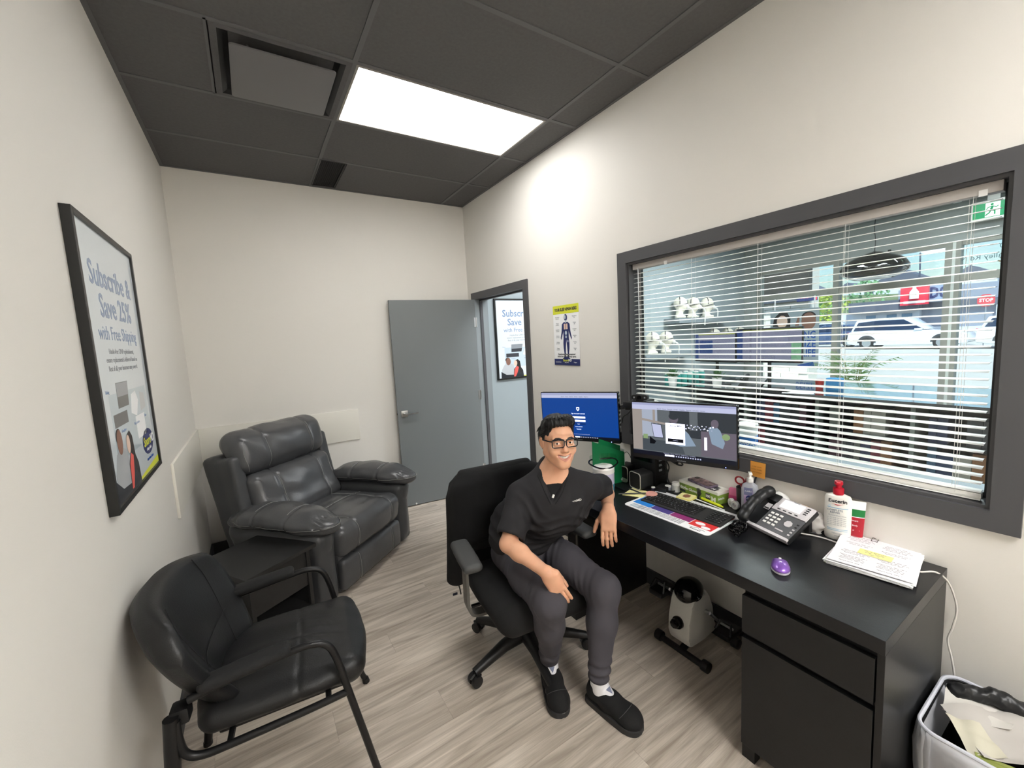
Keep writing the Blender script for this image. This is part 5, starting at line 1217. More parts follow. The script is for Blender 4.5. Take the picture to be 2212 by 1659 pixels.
F = nz(V_(-.33, -.93, .08)); U0 = V_(0, 0, 1)+math.tan(R(-1))*V_(-.842, .537, 0); Xh = nz(np.cross(U0, F)); Uh = np.cross(F, Xh)
HM = np.stack([Xh, -F, Uh], 1)                         # head axes
def hp_(*p): return hc+HM@np.array(p, float)
# --- body
B = []
B += [ell(hp_(0, .014, .034), (.074, .090, .082), HM, k=.02), ell(hp_(0, -.026, -.028), (.063, .063, .084), HM, k=.03)]
B += [cap(hp_(-.050, .000, -.050), hp_(-.013, -.062, -.099), .024, .0185, k=.03), cap(hp_(.050, .000, -.050), hp_(.013, -.062, -.099), .024, .0185, k=.03), ell(hp_(0, -.070, -.103), (.021, .016, .014), HM, k=.02)]
for s in (-1, 1):
    B += [ell(hp_(s*.041, -.063, -.036), (.023, .019, .021), HM, k=.022)]
    B += [cap(hp_(s*.012, -.083, .019), hp_(s*.044, -.073, .020), .010, .009, k=.016)]
for s in (-1, 1): B += [ell(hp_(s*.031, -.094, .001), (.018, .013, .011), HM, k=.014, op='sub')]
B += [cap(hp_(0, -.080, .014), hp_(0, -.104, -.026), .0075, .0105, k=.014), ell(hp_(0, -.106, -.031), (.0115, .010, .009), HM, k=.008)]
for s in (-1, 1): B += [ell(hp_(s*.0125, -.096, -.035), (.0075, .009, .0065), HM, k=.006)]
B += [ell(hp_(0, -.074, -.066), (.032, .020, .026), HM, k=.02)]
B += [cap(hp_(-.028, -.081, -.0560), hp_(0, -.0955, -.0670), .0055, .0090, k=.005, op='sub'), cap(hp_(.028, -.081, -.0560), hp_(0, -.0955, -.0670), .0055, .0090, k=.005, op='sub')]
for s in (-1, 1):
    B += [cap(hp_(s*.032, -.0775, -.0520), hp_(s*.001, -.0965, -.0558), .0024, .0032, k=.004)]
    B += [cap(hp_(s*.030, -.078, -.0580), hp_(s*.001, -.0925, -.0805), .0028, .0040, k=.004)]
    # lids
    B += [ell(hp_(s*.031, -.0800, .0075), (.0165, .0108, .0066), HM, k=.004), ell(hp_(s*.031, -.0797, -.0062), (.0160, .0103, .0058), HM, k=.004)]
    B += [ell(hp_(s*.0765, .010, -.004), (.008, .017, .030), HM@ROT(0, s*8, -s*22), k=.006), ell(hp_(s*.0855, .004, -.002), (.005, .010, .018), HM@ROT(0, s*8, -s*22), k=.004, op='sub')]
B += [cap(neckb+V_(0, .012, -.02), hp_(0, .022, -.050), .050, .049, k=.02), cap(neckb+V_(-.01, .01, -.02), shR+V_(.02, 0, -.005), .055, .045, k=.05), cap(neckb+V_(.0, .01, -.02), shL+V_(-.02, 0, -.005), .055, .045, k=.05)]
cst = (shR+shL)/2+V_(-.0, .02, -.06)
B += [ell(cst, (.150, .085, .12), CH, k=.06), cap(cst+V_(-.02, .05, -.06), (hipR+hipL)/2+V_(0, 0, .05), .10, .11, k=.06)]
def limb_(a, b, c, r0, r1, r2, k=.02): return [cap(a, b, r0, r1, k=k), cap(b, c, r1, r2, k=k)]
B += [cap(shR, elR, .045, .038, k=.03), cap(shL, elL, .045, .038, k=.03)]
for e, w in ((elR, wrR), (elL, wrL)):
    m_ = e+(w-e)*.30
    B += [cap(e, m_, .036, .039, k=.02), cap(m_, w, .038, .0255, k=.02, sq=.86, side=V_(0, 0, 1))]
for h_, kn, an in ((hipR, kneeR, ankR), (hipL, kneeL, ankL)):
    B += [cap(h_, kn, .070, .050, k=.04), cap(kn, an, .048, .029, k=.03), cap(an, an+V_(0, 0, -.05), .029, .030, k=.02)]
def hand(w, A, N, side, curl, sc=1.0, spread=1.0, thumb_a=0.6):
    """prims of a hand: A towards the fingers, N out of the back, side=+1 thumb along +Bv"""
    A = nz(A); N = nz(N-A*np.dot(N, A)); Bv = np.cross(A, N)*side
    M = np.stack([Bv, A, N], 1); out = []; P = lambda b, a, n: w+Bv*b*sc+A*a*sc+N*n*sc
    out += [rbox(P(0, .048, 0), (.036*sc, .044*sc, .0125*sc), .012*sc, rot=M, k=.016), cap(P(0, -.015, 0), P(0, .03, 0), .024*sc, .024*sc, k=.02, sq=.72, side=N)]
    out += [cap(P(.022, .015, -.006), P(.026, .055, -.010), .016*sc, .013*sc, k=.015)]
    for i, (b, L, r) in enumerate(((.0285, .072, .0086), (.0095, .080, .0088), (-.0100, .074, .0084), (-.0285, .058, .0075))):
        p = P(b, .088-.006*(i == 3)-.002*(i == 0), -.001); d = nz(A+Bv*b*spread*1.6); ang = 0
        for j, (f, cc) in enumerate(((.46, curl[0]), (.30, curl[1]), (.24, curl[2]))):
            ang += cc*(1+.10*i); dd = d*math.cos(ang)-N*math.sin(ang); q = p+dd*L*f*sc
            out.append(cap(p, q, r*sc*(1-.05*j), r*sc*(.96-.07*j), k=.0045)); p = q
    t0 = P(.028, .018, -.008); d1 = nz(Bv*thumb_a+A*.8-N*.35); t1 = t0+d1*.042*sc; d2 = nz(Bv*thumb_a*.5+A*.95-N*.30); t2 = t1+d2*.030*sc; t3 = t2+nz(d2+A*.2)*.022*sc
    out += [cap(t0, t1, .0125*sc, .0105*sc, k=.012), cap(t1, t2, .0103*sc, .0095*sc, k=.005), cap(t2, t3, .0093*sc, .0080*sc, k=.005)]
    return out
viewR = nz(np.array(CAM)-wrR); viewL = nz(np.array(CAM)-wrL)
# left hand (image right) droops over the desk edge, back of the hand to the camera
aL = V_(-.30, -.26, -.80); B += hand(wrL+V_(-.002, -.002, 0), aL, V_(-.75, -.50, .42), 1, (.22, .30, .22), sc=1.06, spread=.55, thumb_a=.75)
# right hand hangs between the knees
aR = V_(.36, -.26, -.88); B += hand(wrR, aR, V_(-.45, -.70, .10), -1, (.12, .22, .16), sc=.98, spread=.4, thumb_a=.12)
def nonuni(lo, hi, fl, fh, f, c):
    a = [fl]; 
    while a[-1] < fh: a.append(a[-1]+f)
    left = [fl-c*(i+1) for i in range(int((fl-lo)/c)+1)][::-1]; right = [a[-1]+c*(i+1) for i in range(int((hi-a[-1])/c)+1)]
    return np.array(left+a+right)
ax_ = [nonuni(1.20, 2.06, 1.34, 1.88, .0026, .006), nonuni(-2.93, -2.20, -2.91, -2.44, .0026, .006), nonuni(.02, 1.30, .54, 1.285, .0026, .006)]
v_, q_ = surf(B, None or (1, -3, 0), (2, -2, 1.3), .003, axes=ax_)
def skin_mat(c):
    h = (c-hc)@HM
    lip = (np.abs(h[:, 0]) < .031) & (h[:, 1] < -.074) & (h[:, 2] < -.050) & (h[:, 2] > -.088)
    zc = -.0665+.0095*(h[:, 0]/.027)**2
    up = (h[:, 2] > zc-.001) & (h[:, 2] < zc+.0125-.004*np.abs(h[:, 0])/.03); dn = (h[:, 2] < zc+.001) & (h[:, 2] > zc-.0165+.008*np.abs(h[:, 0])/.03)
    return (lip & (up | dn)).astype(int)
body = np_mesh('body', v_-MO, q_, [M_skin, M_lip], man, matfn=None, smooth_it=1)
body.data.polygons.foreach_set('material_index', skin_mat(v_[q_].mean(axis=1)).astype(np.int32))
# --- face details
HT = Matrix(HM.tolist()).to_4x4(); HT.translation = Vector(hc-MO)
def hobj(name, mb, m, **kw):
    bmesh.ops.transform(mb.bm, matrix=HT, verts=mb.bm.verts[:]); return mb.build(name, m, man, **kw)
M_eye = mat('eye_white', '#e3dcd6', rough=0.2); M_iris = mat('iris_dark', '#1d120d', rough=0.12); M_tooth = mat('teeth', '#f0ece4', rough=0.25)
for s in (-1, 1):
    e = hobj('eye', MB().ell((s*.031, -.0785, .0008), .0112), M_eye)
    hobj('iris', MB().ell((s*.031-.0020, -.0868, .0008), (.0058, .0034, .0058)), M_iris).parent = e
    hobj('eyebrow', MB().tube([(s*.014, -.0915, .0205), (s*.026, -.0915, .0235), (s*.038, -.0865, .0235), (s*.049, -.0765, .0180)], [.0022, .0032, .0030, .0014], n=8), M_hairb)
m = MB(); n = 10
for i in range(n):
    a = -1+2*(i+.5)/n; x = a*.0235; y = -.0885+.0085*a*a; z = -.0640+.0065*a*a
    m.box((x, y, z), (.0040 if abs(a) < .5 else .0034, .003, .0118-.0034*abs(a)), rot=(0, 0, a*.45), bevel=.0008, seg=1)
hobj('teeth', m, M_tooth)
# glasses
M_gl = mat('glasses_frame', '#14181f', rough=0.25)
gz, gy = .0015, -.103
m = MB()
for s in (-1, 1):
    ring = [(s*.0325+p[0], gy+.004*abs(p[0]+s*.0)*8*abs(p[0])+abs(s*.0325+p[0])**2*2.2, gz+p[1]) for p in rrect(.054, .036, .009, 4)]
    m.tube(ring, .0025, n=6, closed=True)
    m.tube([(s*.0585, gy+.009, gz+.010), (s*.067, gy+.020, gz+.010), (s*.074, -.04, gz+.010), (s*.0785, .012, gz+.008), (s*.080, .022, gz-.004)], 1.0, sect=[(-.0012, -.0028), (.0012, -.0028), (.0012, .0028), (-.0012, .0028)])
m.tube([(-.0075, gy+.001, gz+.006), (0, gy-.002, gz+.008), (.0075, gy+.001, gz+.006)], .0020, n=6)
for s in (-1, 1): m.tube([(s*.006, gy+.001, gz+.014), (s*.033, gy+.003, gz+.018), (s*.059, gy+.008, gz+.014)], .0034, n=6)
gls = hobj('glasses', m, M_gl)
for s in (-1, 1):
    hobj('lens', MB().prism([(s*.0325+p[0], gz+p[1]) for p in rrect(.051, .033, .008, 4)], gy+.004, gy+.0045, M=Matrix(((1, 0, 0, 0), (0, 0, 1, 0), (0, 1, 0, 0), (0, 0, 0, 1)))), glass_mat('spectacle_lens', tint=(1, 1, 1), refl=.02), smooth=False).parent = gls
# hair
HR = [ell(hp_(0, .018, .046), (.0800, .0935, .0800), HM, k=.02), ell(hp_(0, .040, .0), (.0800, .070, .070), HM, k=.03), cap(hp_(-.045, -.040, .092), hp_(.040, -.048, .096), .026, .026, k=.03), cap(hp_(-.02, -.055, .088), hp_(.045, -.030, .092), .022, .024, k=.02)]
HR += [rbox(hp_(.002, -.100, .000), (.056, .065, .072), .028, rot=HM, k=.010, op='sub')]
for s in (-1, 1): HR += [rbox(hp_(s*.085, -.085, -.045), (.040, .050, .068), .012, rot=HM, k=.008, op='sub'), rbox(hp_(s*.085, -.010, -.047), (.030, .046, .054), .015, rot=HM, k=.008, op='sub')]
HR += [rbox(hp_(0, -.02, -.10), (.10, .055, .05), .01, rot=HM, k=.01, op='sub'), rbox(hp_(0, .06, -.14), (.12, .12, .06), .01, rot=HM, k=.01, op='sub')]
def hdisp(q):
    h = (q-hc)@HM
    return .0016*np.sin(h[:, 0]*430+h[:, 1]*120+3*np.sin(h[:, 1]*60))+.0022*vnoise(h*np.array([1, .35, .6]), 26, 51)
v_, q_ = surf(HR, hc-.125, hc+.16, .0026, disp=hdisp)
np_mesh('hair', v_-MO, q_, M_hairb, man, smooth_it=0)
m = MB(); r2 = random.Random(5)
for i in range(26):
    a = r2.uniform(-.9, .9); x = -.02+.06*a; m.tube([(x, -.055+.01*r2.random(), .108), (x+.006, -.078, .112+.006*r2.random()), (x+.012*r2.random(), -.092, .100+.010*r2.random())], [.0022, .0018, .0004], n=4)
for i in range(12): y = -.03+.06*r2.random(); z = .03+.05*r2.random(); m.tube([(-.074, y, z), (-.0835, y+.01, z-.01), (-.088-.004*r2.random(), y+.02, z-.022)], [.002, .0016, .0004], n=4)
hobj('hair_locks', m, M_hairb)
# --- undershirt and scrub top
def wr(q, amp, s, seed, st=(1, 1, 1)): return amp*vnoise(q*np.array(st), s, seed)
TS = [ell(cst+V_(-.005, 0, .02), (.165, .105, .12), CH, k=.05), cap(neckb+V_(0, .015, -.030), shR, .056, .045, k=.04), cap(neckb+V_(0, .015, -.030), shL, .056, .045, k=.04), cap(neckb+V_(0, .0, -.05), neckb+V_(0, .004, .012), .066, .058, k=.02),
      cap(neckb+V_(-.02, -.03, .02)*1.0, hp_(0, .015, -.03), .054, .053, k=.008, op='sub'), half(neckb+FC*0+V_(0, 0, .022), nz(V_(.18, .30, 1)), k=.012)]
v_, q_ = surf(TS, cst-.25, cst+.25, .007); np_mesh('undershirt', v_-MO, q_, M_tee, man, smooth_it=1)
mid = (hipR+hipL)/2
ST = [ell(cst+UP*.005, (.182, .122, .140), CH, k=.06), cap(cst+UP*-.02, mid+V_(.0, .0, .13), .130, .150, k=.08, sq=1.12, side=S), ell(mid+V_(0, -.010, .055), (.185, .150, .085), None, k=.06)]
for s_, e_, f in ((shR, elR, .80), (shL, elL, .62)):
    d = e_-s_; ST += [cap(neckb+V_(0, .026, -.006), s_+V_(0, 0, .0), .052, .052, k=.05), cap(s_, s_+d*f, .060, .068, k=.035), ]
ST += [cap(neckb+V_(-.045, .0, .0), neckb+V_(.045, .0, .0), .030, .030, k=.03), cap(neckb+V_(0, .045, .03), neckb+V_(0, .045, -.02), .038, .045, k=.03)]
ST += [cap(shR+V_(-.02, -.01, -.03), cst+V_(-.06, .0, -.08), .06, .08, k=.05)]
def cloth_cut(neck=True):
    out = []
    for s_, e_, f in ((shR, elR, .88), (shL, elL, .70)):
        d = nz(e_-s_); p = s_+(e_-s_)*f
        def g(P, p=p, d=d, s_=s_):
            ax = (P-p)@d; rad = np.linalg.norm((P-p)-np.outer(ax, d), axis=1); return np.maximum(-ax, rad-.105)
        out.append(Prim(g, p+d*.05, .16, .004, 'sub'))
        def g2(P, p=p, d=d):
            ax = (P-p)@d; rad = np.linalg.norm((P-p)-np.outer(ax, d), axis=1); return np.maximum(np.abs(ax+.002)-.020, rad-.052)
        out.append(Prim(g2, p, .08, .006, 'sub'))
    # neck opening and V
    out.append(cap(neckb+V_(0, .006, -.03), hp_(0, .012, -.03), .060, .062, k=.010, op='sub'))
    v0 = neckb+FC*.085+V_(0, 0, .02); v1 = cst+FC*.122+UP*.078-S*.010
    out.append(cap(v0, v1, .056, .005, k=.006, op='sub', sq=1.9, side=FC))
    return out
ST2 = ST+cloth_cut()
def sdisp(q):
    c = (q-cst)@CH; wq = 3.2*vnoise(q, 3.5, 66); am = .55+.6*vnoise(q, 4.5, 67)
    sn = lambda a: am*(np.abs(np.sin(a*.5+wq))*2-1.2)
    d = wr(q, .006, 5, 61)+.0065*sn((c[:, 2]*1.0+c[:, 0]*.35)*130)*np.exp(-((c[:, 2]+.17)/.09)**2)
    d = d+.009*sn((c[:, 0]*.8+c[:, 2]*.75)*118)*np.exp(-(((c[:, 0]+.12)/.07)**2+((c[:, 2]+.01)/.09)**2))+.009*sn((c[:, 0]*.8-c[:, 2]*.75)*112)*np.exp(-(((c[:, 0]-.12)/.07)**2+((c[:, 2]+.01)/.09)**2))
    d = d+.007*sn(c[:, 2]*110+c[:, 0]*38)*np.exp(-((c[:, 2]+.05)/.06)**2)
    dR = (q-shR)@nz(elR-shR); d = d+.004*sn(dR*110+q[:, 2]*60)*np.exp(-((q[:, 0]-1.37)/.07)**2)
    return d
v_, q_ = surf(ST2, (1.20, -2.86, .50), (2.0, -2.1, 1.03), .0055, disp=sdisp)
np_mesh('scrub_top', v_-MO, q_, M_scrub, man, smooth_it=1)
# V-neck facing line and chest lettering, laid on the cloth
v1 = cst+FC*.122+UP*.078-S*.010
for sg in (-1, 1):
    a0 = neckb+S*sg*.070+V_(0, .0, .012)+FC*.02; pts = [a0+(v1-UP*.014+FC*.03-a0)*t for t in np.linspace(0, 1, 14)]
    q = trace(ST2, [p+FC*.12+S*sg*.010 for p in pts], [-FC]*14, sdisp, off=.0012)
    if len(q) > 2: MB().tube([tuple(p-MO) for p in q], .0020, n=5).build('neck_binding', M_tee, man)
tp = trace(ST2, [cst+FC*.3+S*.092+UP*.062], [-FC], sdisp, off=.004)
if len(tp):
    text('chest_lettering', 'SnoreMD', .0155, Matrix.Translation(Vector(-MO)) @ frame(tp[0]+FC*.004, tuple(nz(S+UP*.10)), tuple(nz(UP-S*.10))), M_white, man, bold=.0003)
# necklace
m = MB(); pts = []
for t in np.linspace(-2.3, 2.3, 26):
    pts.append(neckb+CH@np.array((math.sin(t)*.064, -math.cos(t)*.066+.006, -.012-.022*math.cos(t))))
MB().tube([tuple(p-MO) for p in pts], .0012, n=4).build('necklace', M_chrome, man)
MB().box(tuple(cst+FC*.116+UP*.100-S*.006-MO), (.010, .006, .016), rot=(0, .5, 0), bevel=.002).build('badge_clip', M_white, man)
# --- trousers
PT = [ell(mid+V_(0, .0, .0), (.165, .130, .095), None, k=.05)]
for h_, kn, an, sg in ((hipR, kneeR, ankR, -1), (hipL, kneeL, ankL, 1)):
    md = h_+(kn-h_)*.5
    PT += [cap(h_, md, .092, .084, k=.04), cap(md, kn, .084, .066, k=.04), cap(kn, kn+(an-kn)*.35, .066, .066, k=.04), cap(kn+(an-kn)*.35, an+V_(0, 0, .045 if sg > 0 else .016), .064, .046 if sg > 0 else .043, k=.03)]
for an in (ankR, ankL): PT += [Prim((lambda P, an=an: np.maximum(P[:, 2]-(an[2]+(-.002 if an[0] < 1.52 else .020)), np.linalg.norm(P[:, :2]-an[:2], axis=1)-.10)), an, .13, .004, 'sub')]
def pdisp(q):
    d = wr(q, .0045, 5, 71); wq = 2.5*vnoise(q, 4, 76)
    for h_, kn, an in ((hipR, kneeR, ankR), (hipL, kneeL, ankL)):
        ax = nz(kn-h_); t = (q-kn)@ax
        near = np.exp(-(np.linalg.norm(q-(kn+V_(0, .08, -.03)), axis=1)/.085)**2)
        d = d+.010*(np.abs(np.sin((t*170+q[:, 2]*75+q[:, 0]*55)*.5+wq))*2-1.2)*near
        near = np.exp(-(np.linalg.norm(q-(h_+(kn-h_)*.25+V_(0, 0, .05)), axis=1)/.10)**2)
        d = d+.006*(np.abs(np.sin((t*160+q[:, 0]*80)*.5+wq))*2-1.2)*near
        tz = q[:, 2]-an[2]; rr = np.linalg.norm(q[:, :2]-an[:2], axis=1)
        d = d+.0055*np.sin(tz*150+q[:, 0]*28+wq)*np.exp(-((tz-.075)/.05)**2)*(rr < .09)
    return d
v_, q_ = surf(PT, (1.25, -2.92, .09), (1.82, -2.15, .68), .0065, disp=pdisp)
np_mesh('trousers', v_-MO, q_, M_pants, man, smooth_it=1)
# --- socks and shoes
def shoe(an, heel, toe, nm):
    d = nz(V_(toe[0]-heel[0], toe[1]-heel[1], 0)); s_ = V_(-d[1], d[0], 0); L = np.linalg.norm(np.array(toe)-np.array(heel)); M = np.stack([s_, -d, V_(0, 0, 1)], 1)
    o = V_(heel[0], heel[1], 0); P = lambda f, x, z: o+d*f*L+s_*x+V_(0, 0, z)
    t = empty('shoe', parent=man)
    up = [cap(P(.16, 0, .055), P(.45, 0, .052), .039, .041, k=.03), cap(P(.45, 0, .050), P(.78, .003, .040), .041, .043, k=.03), ell(P(.80, .003, .034), (.046, .056, .034), M, k=.03), cap(P(.16, 0, .06), P(.20, 0, .098), .038, .041, k=.02),
          cap(P(.20, 0, .088), P(.24, 0, .16), .033, .034, k=.006, op='sub'), cap(P(.24, 0, .105), P(.44, 0, .100), .030, .020, k=.006, op='sub'), half(P(0, 0, .102), (0, 0, 1), k=.004), half(P(0, 0, .016), (0, 0, -1), k=.002)]
    v, q = surf(up, np.minimum(P(-.1, -.1, 0), P(1.1, .1, .12))-.07, np.maximum(P(-.1, -.1, 0), P(1.1, .1, .12))+.07, .0045)
    np_mesh('upper', v-MO, q, M_shoe, t, smooth_it=1)
    out = []
    for a in np.linspace(0, 2*math.pi, 40, endpoint=False):
        f = .5-.5*math.cos(a); w = .034+.014*math.sin(min(1, f*1.3)*math.pi*.5) if f < .85 else .048*math.sqrt(max(0, 1-((f-.80)/.205)**2)); 
        w = min(w, .045*math.sqrt(max(0, 1-((f-.14)/.15)**2)) if f < .14 else 9)
        p = P(f*1.02-.01, math.copysign(w+.004, math.sin(a)) if abs(math.sin(a)) > 1e-6 else 0, 0); out.append((p[0]-MO[0], p[1]-MO[1]))
    MB().prism(out, 0.0015, .026, bevel=.005).build('sole', M_sole, t)
    pts = [P(.70+.10*math.cos(a), .046*math.sin(a), .2) for a in np.linspace(-1.35, 1.35, 14)]
    tr_ = trace(up, pts, [(0, 0, -1)]*14, off=.0004)
    if len(tr_) > 2: MB().tube([tuple(p-MO) for p in tr_], .0012, n=4).build('toe_seam', mat('grey_thread', '#4a4a4b', rough=0.8), t)
    sk = [cap(V_(an[0], an[1], .128), P(.24, 0, .075), .0375, .036, k=.02), cap(P(.24, 0, .082), P(.42, 0, .070), .0355, .030, k=.02), Prim((lambda Q, c=V_(an[0], an[1], .135)-d*.01: (np.linalg.norm((Q-c)*np.array([1, 1, 1.0]), axis=1)-.0)*0+(-(Q-c)@nz(V_(0, 0, 1)-d*.28))*-1*-1), P(0, 0, .14), 1e6, .003, 'sub')]
    sk = sk[:2]+[half(V_(an[0], an[1], .127), nz(V_(0, 0, 1)), k=.003)]
    v, q = surf(sk, P(.3, 0, .1)-.12, P(.3, 0, .1)+.12, .0045); so_ = np_mesh('sock', v-MO, q, M_sock, man, smooth_it=1)
    MB().prism([(-.014, .0), (.014, .0), (0, -.026)], 0, .0012, M=Matrix.Translation(Vector(-MO)) @ frame(P(.40, 0, .106), tuple(s_), tuple(nz(-d+V_(0, 0, .5))))).build('sock_mark', mat('sock_grey_mark', '#757b92', rough=0.8), so_, smooth=False)
shoe(ankR, (1.505, -2.545), (1.392, -2.792), 'r'); shoe(ankL, (1.566, -2.775), (1.612, -3.035), 'l')
# ring on the left hand
w_ = wrL+V_(-.002, -.002, 0); A_ = nz(aL); N_ = V_(-.75, -.50, .42); N_ = nz(N_-A_*np.dot(N_, A_)); B_ = np.cross(A_, N_)
d_ = nz(A_+B_*(-.010)*1.6); a1 = .25*1.2; dd = d_*math.cos(a1)-N_*math.sin(a1)
rc = w_+B_*(-.0100)*.98+A_*.088*.98-N_*.001+dd*.015
ring = MB(); u1 = nz(np.cross(dd, N_)); u2 = np.cross(dd, u1)
ring.tube([tuple(rc+(u1*math.cos(t)+u2*math.sin(t))*.0094-MO) for t in np.linspace(0, 2*math.pi, 18, endpoint=False)], .0014, n=6, closed=True)
ring.build('ring', mat('gold', '#d9b36a', rough=0.2, metal=1.0), man)
# ------------------------------------------------------------------ monitors on the desk arm
ZT = 0.7302
def monitor(name, tl, tr, h, label):
    """tl, tr: top corners (world); screen faces the room; returns (thing, frame matrix) with local x right, y up, z out"""
    tl = Vector(tl); tr = Vector(tr); x = (tr-tl).normalized(); y = (Vector((0, 0, 1))-x*x.z).normalized(); w = (tr-tl).length
    M = frame(tl.lerp(tr, .5)-y*h/2, x, y); t = empty(name, label=label, cat='monitor'); t.matrix_world = M
    MB().prism(rrect(w, h, .006, 3), -.030, -.002, bevel=.003).build('housing', M_glossblack, t)
    MB().prism(rrect(w-.004, h-.004, .005, 3), -.002, 0).build('bezel', M_black, t, smooth=False)
    MB().span((-.06, -.06, -.05), (.06, .06, -.030), bevel=.004).build('mount_plate', M_black, t)
    MB().ell((w/2-.055, -h/2+.008, .0004), (.0022, .0022, .0010)).build('power_light', mat('power_led', '#6c7cff', emit=('#6c7cff', 3.0)), t)
    return t, w, h
def scrm(n, c, e=.9): return mat('screen_'+n, '#0b0b0d', rough=.3, spec=.3, emit=(c, e))
LV = .27
S_blue = scrm('royal_blue', '#0d459a', LV); S_dblue = scrm('deep_blue', '#0b3479', LV); S_tab = scrm('tab_bar', '#c8cdec', LV); S_tab2 = scrm('tab_bar_dark', '#a9aed2', LV); S_task = scrm('taskbar', '#0e1222', LV); S_white = scrm('white', '#dfe3fb', LV)
S_grey = scrm('photo_grey', '#646b70', LV); S_dk = scrm('photo_dark', '#33393f', LV); S_wood = scrm('photo_wood', '#a39a94', LV); S_sky = scrm('photo_window', '#aeb7c8', LV); S_mid = scrm('photo_mid', '#4a5259', LV); S_lt = scrm('photo_light_blue', '#8fa3b8', LV); S_grn = scrm('photo_green', '#8fa878', LV); S_mauve = scrm('photo_mauve', '#6d6572', LV); S_blk = scrm('black', '#0a0c14', LV)
m1, w1_, h1_ = monitor('monitor', (2.030, -1.868, 1.272), (2.238, -2.360, 1.288), .315, 'left desk monitor showing a royal blue login page')
def pr_(par, name, x0, y0, x1, y1, d, m): return flat(name, rect(x0, y0, x1, y1), d, m, par)
W2, H2 = w1_/2-.006, h1_/2
pr_(m1, 'screen', -W2, -H2+.020, W2, H2-.006, .0002, S_blue); pr_(m1, 'screen_window', -W2, H2-.024, W2, H2-.006, .0005, S_tab2); pr_(m1, 'screen_window', -W2, H2-.038, W2, H2-.020, .0008, S_tab); pr_(m1, 'screen_taskbar', -W2, -H2+.020, W2, -H2+.034, .0005, S_task)
for y in (-.004, -.026): pr_(m1, 'screen_field', -.048, y-.006, .048, y+.006, .0006, S_white)
pr_(m1, 'screen_button', -.048, -.052, .048, -.041, .0006, S_dblue); flat('screen_shield', [(-.010, .062), (.010, .062), (.010, .046), (0, .036), (-.010, .046)], .0006, S_white, m1); flat('screen_shield', circ(0, .051, .005), .0009, S_blue, m1)
text('screen_text', 'Sign in to your account', .010, Matrix.Translation((0, .020, .001)), S_white, m1); text('screen_text', 'Login', .007, Matrix.Translation((0, -.0465, .001)), S_white, m1); text('screen_text', 'Forgot password', .007, Matrix.Translation((0, -.064, .001)), S_white, m1); text('screen_text', 'Need help?', .007, Matrix.Translation((0, -.080, .001)), S_white, m1)
text('screen_text', 'Search    Home    Patients    Orders    Supplies    Reports', .008, Matrix.Translation((-.02, H2-.030, .0012)), S_mid, m1); text('screen_text', 'By signing in you accept the terms of use and privacy notice', .006, Matrix.Translation((0, -.112, .001)), S_tab, m1)
pr_(m1, 'screen_field', -.03, -H2+.0235, .005, -H2+.0305, .0008, S_white)
for i in range(10): pr_(m1, 'screen_icon', .012+.012*i, -H2+.0245, .018+.012*i, -H2+.0300, .0008, S_tab)
text('brand_lettering', 'ViewSonic', .010, Matrix.Translation((0, -H2+.010, .0006)), M_gry, m1)
m2, w2_, h2_ = monitor('monitor', (2.185, -2.508, 1.256), (2.342, -3.018, 1.264), .318, 'right desk monitor showing an office photo with a white login box')
W2, H2 = w2_/2-.006, h2_/2
pr_(m2, 'screen', -W2, -H2+.024, W2, H2-.006, .0002, S_grey); pr_(m2, 'screen_window', -W2, H2-.022, W2, H2-.006, .0005, S_tab2); pr_(m2, 'screen_window', -W2, H2-.042, W2, H2-.018, .0008, S_tab)
text('screen_text', 'Search   Home   Patients   Orders   Supplies   Reports   Schedule   Library', .008, Matrix.Translation((0.0, H2-.036, .0012)), S_mid, m2)
pr_(m2, 'screen_picture', -W2, -H2+.05, -W2+.055, H2-.042, .0005, S_wood); pr_(m2, 'screen_picture', -W2+.055, -.03, -W2+.14, H2-.042, .0005, S_sky); pr_(m2, 'screen_picture', -W2+.115, .02, -W2+.128, H2-.042, .0007, S_wood)
flat('screen_picture', [(-W2+.055, .055), (-W2+.21, .035), (-W2+.21, .045), (-W2+.055, .068)], .0007, S_wood, m2); pr_(m2, 'screen_picture', -W2+.06, -.045, -W2+.085, -.02, .0006, S_grn)
pr_(m2, 'screen_picture', -.055, -.02, W2, H2-.042, .0005, S_dk); pr_(m2, 'screen_picture', .045, .02, .085, H2-.042, .0006, S_grey); flat('screen_picture', [(-W2+.055, -.045), (.0, -.05), (.02, -H2+.05), (-W2+.055, -H2+.05)], .0006, S_mid, m2)
flat('screen_picture', circ(-.035, .075, .024, .026), .0008, S_mauve, m2); flat('screen_picture', circ(-.035, .087, .025, .018), .0009, S_dk, m2); flat('screen_picture', [(-.01, .05), (.04, .0), (.075, -.06), (.0, -.07), (-.05, -.06)], .0007, S_lt, m2)
pr_(m2, 'screen_picture', .10, -H2+.05, W2, .02, .0006, S_mauve); flat('screen_picture', [(.135, .03), (.16, .06), (.19, .03), (.21, -.03), (.20, -.06), (.15, -.04)], .0008, S_lt, m2); flat('screen_picture', circ(.165, .062, .018, .022), .0009, S_mauve, m2); flat('screen_picture', circ(.215, .0, .018, .016), .0009, S_grn, m2)
pr_(m2, 'screen_picture', .115, -.075, .128, -.01, .0009, S_white)
for i in range(26): x = -.005+.0065*i; y = .036+.010*math.sin(i*2.3); flat('screen_picture', circ(x, y, .0022+.0015*abs(math.sin(i*1.7)), n=8), .0010, S_white if i % 2 else S_tab, m2)
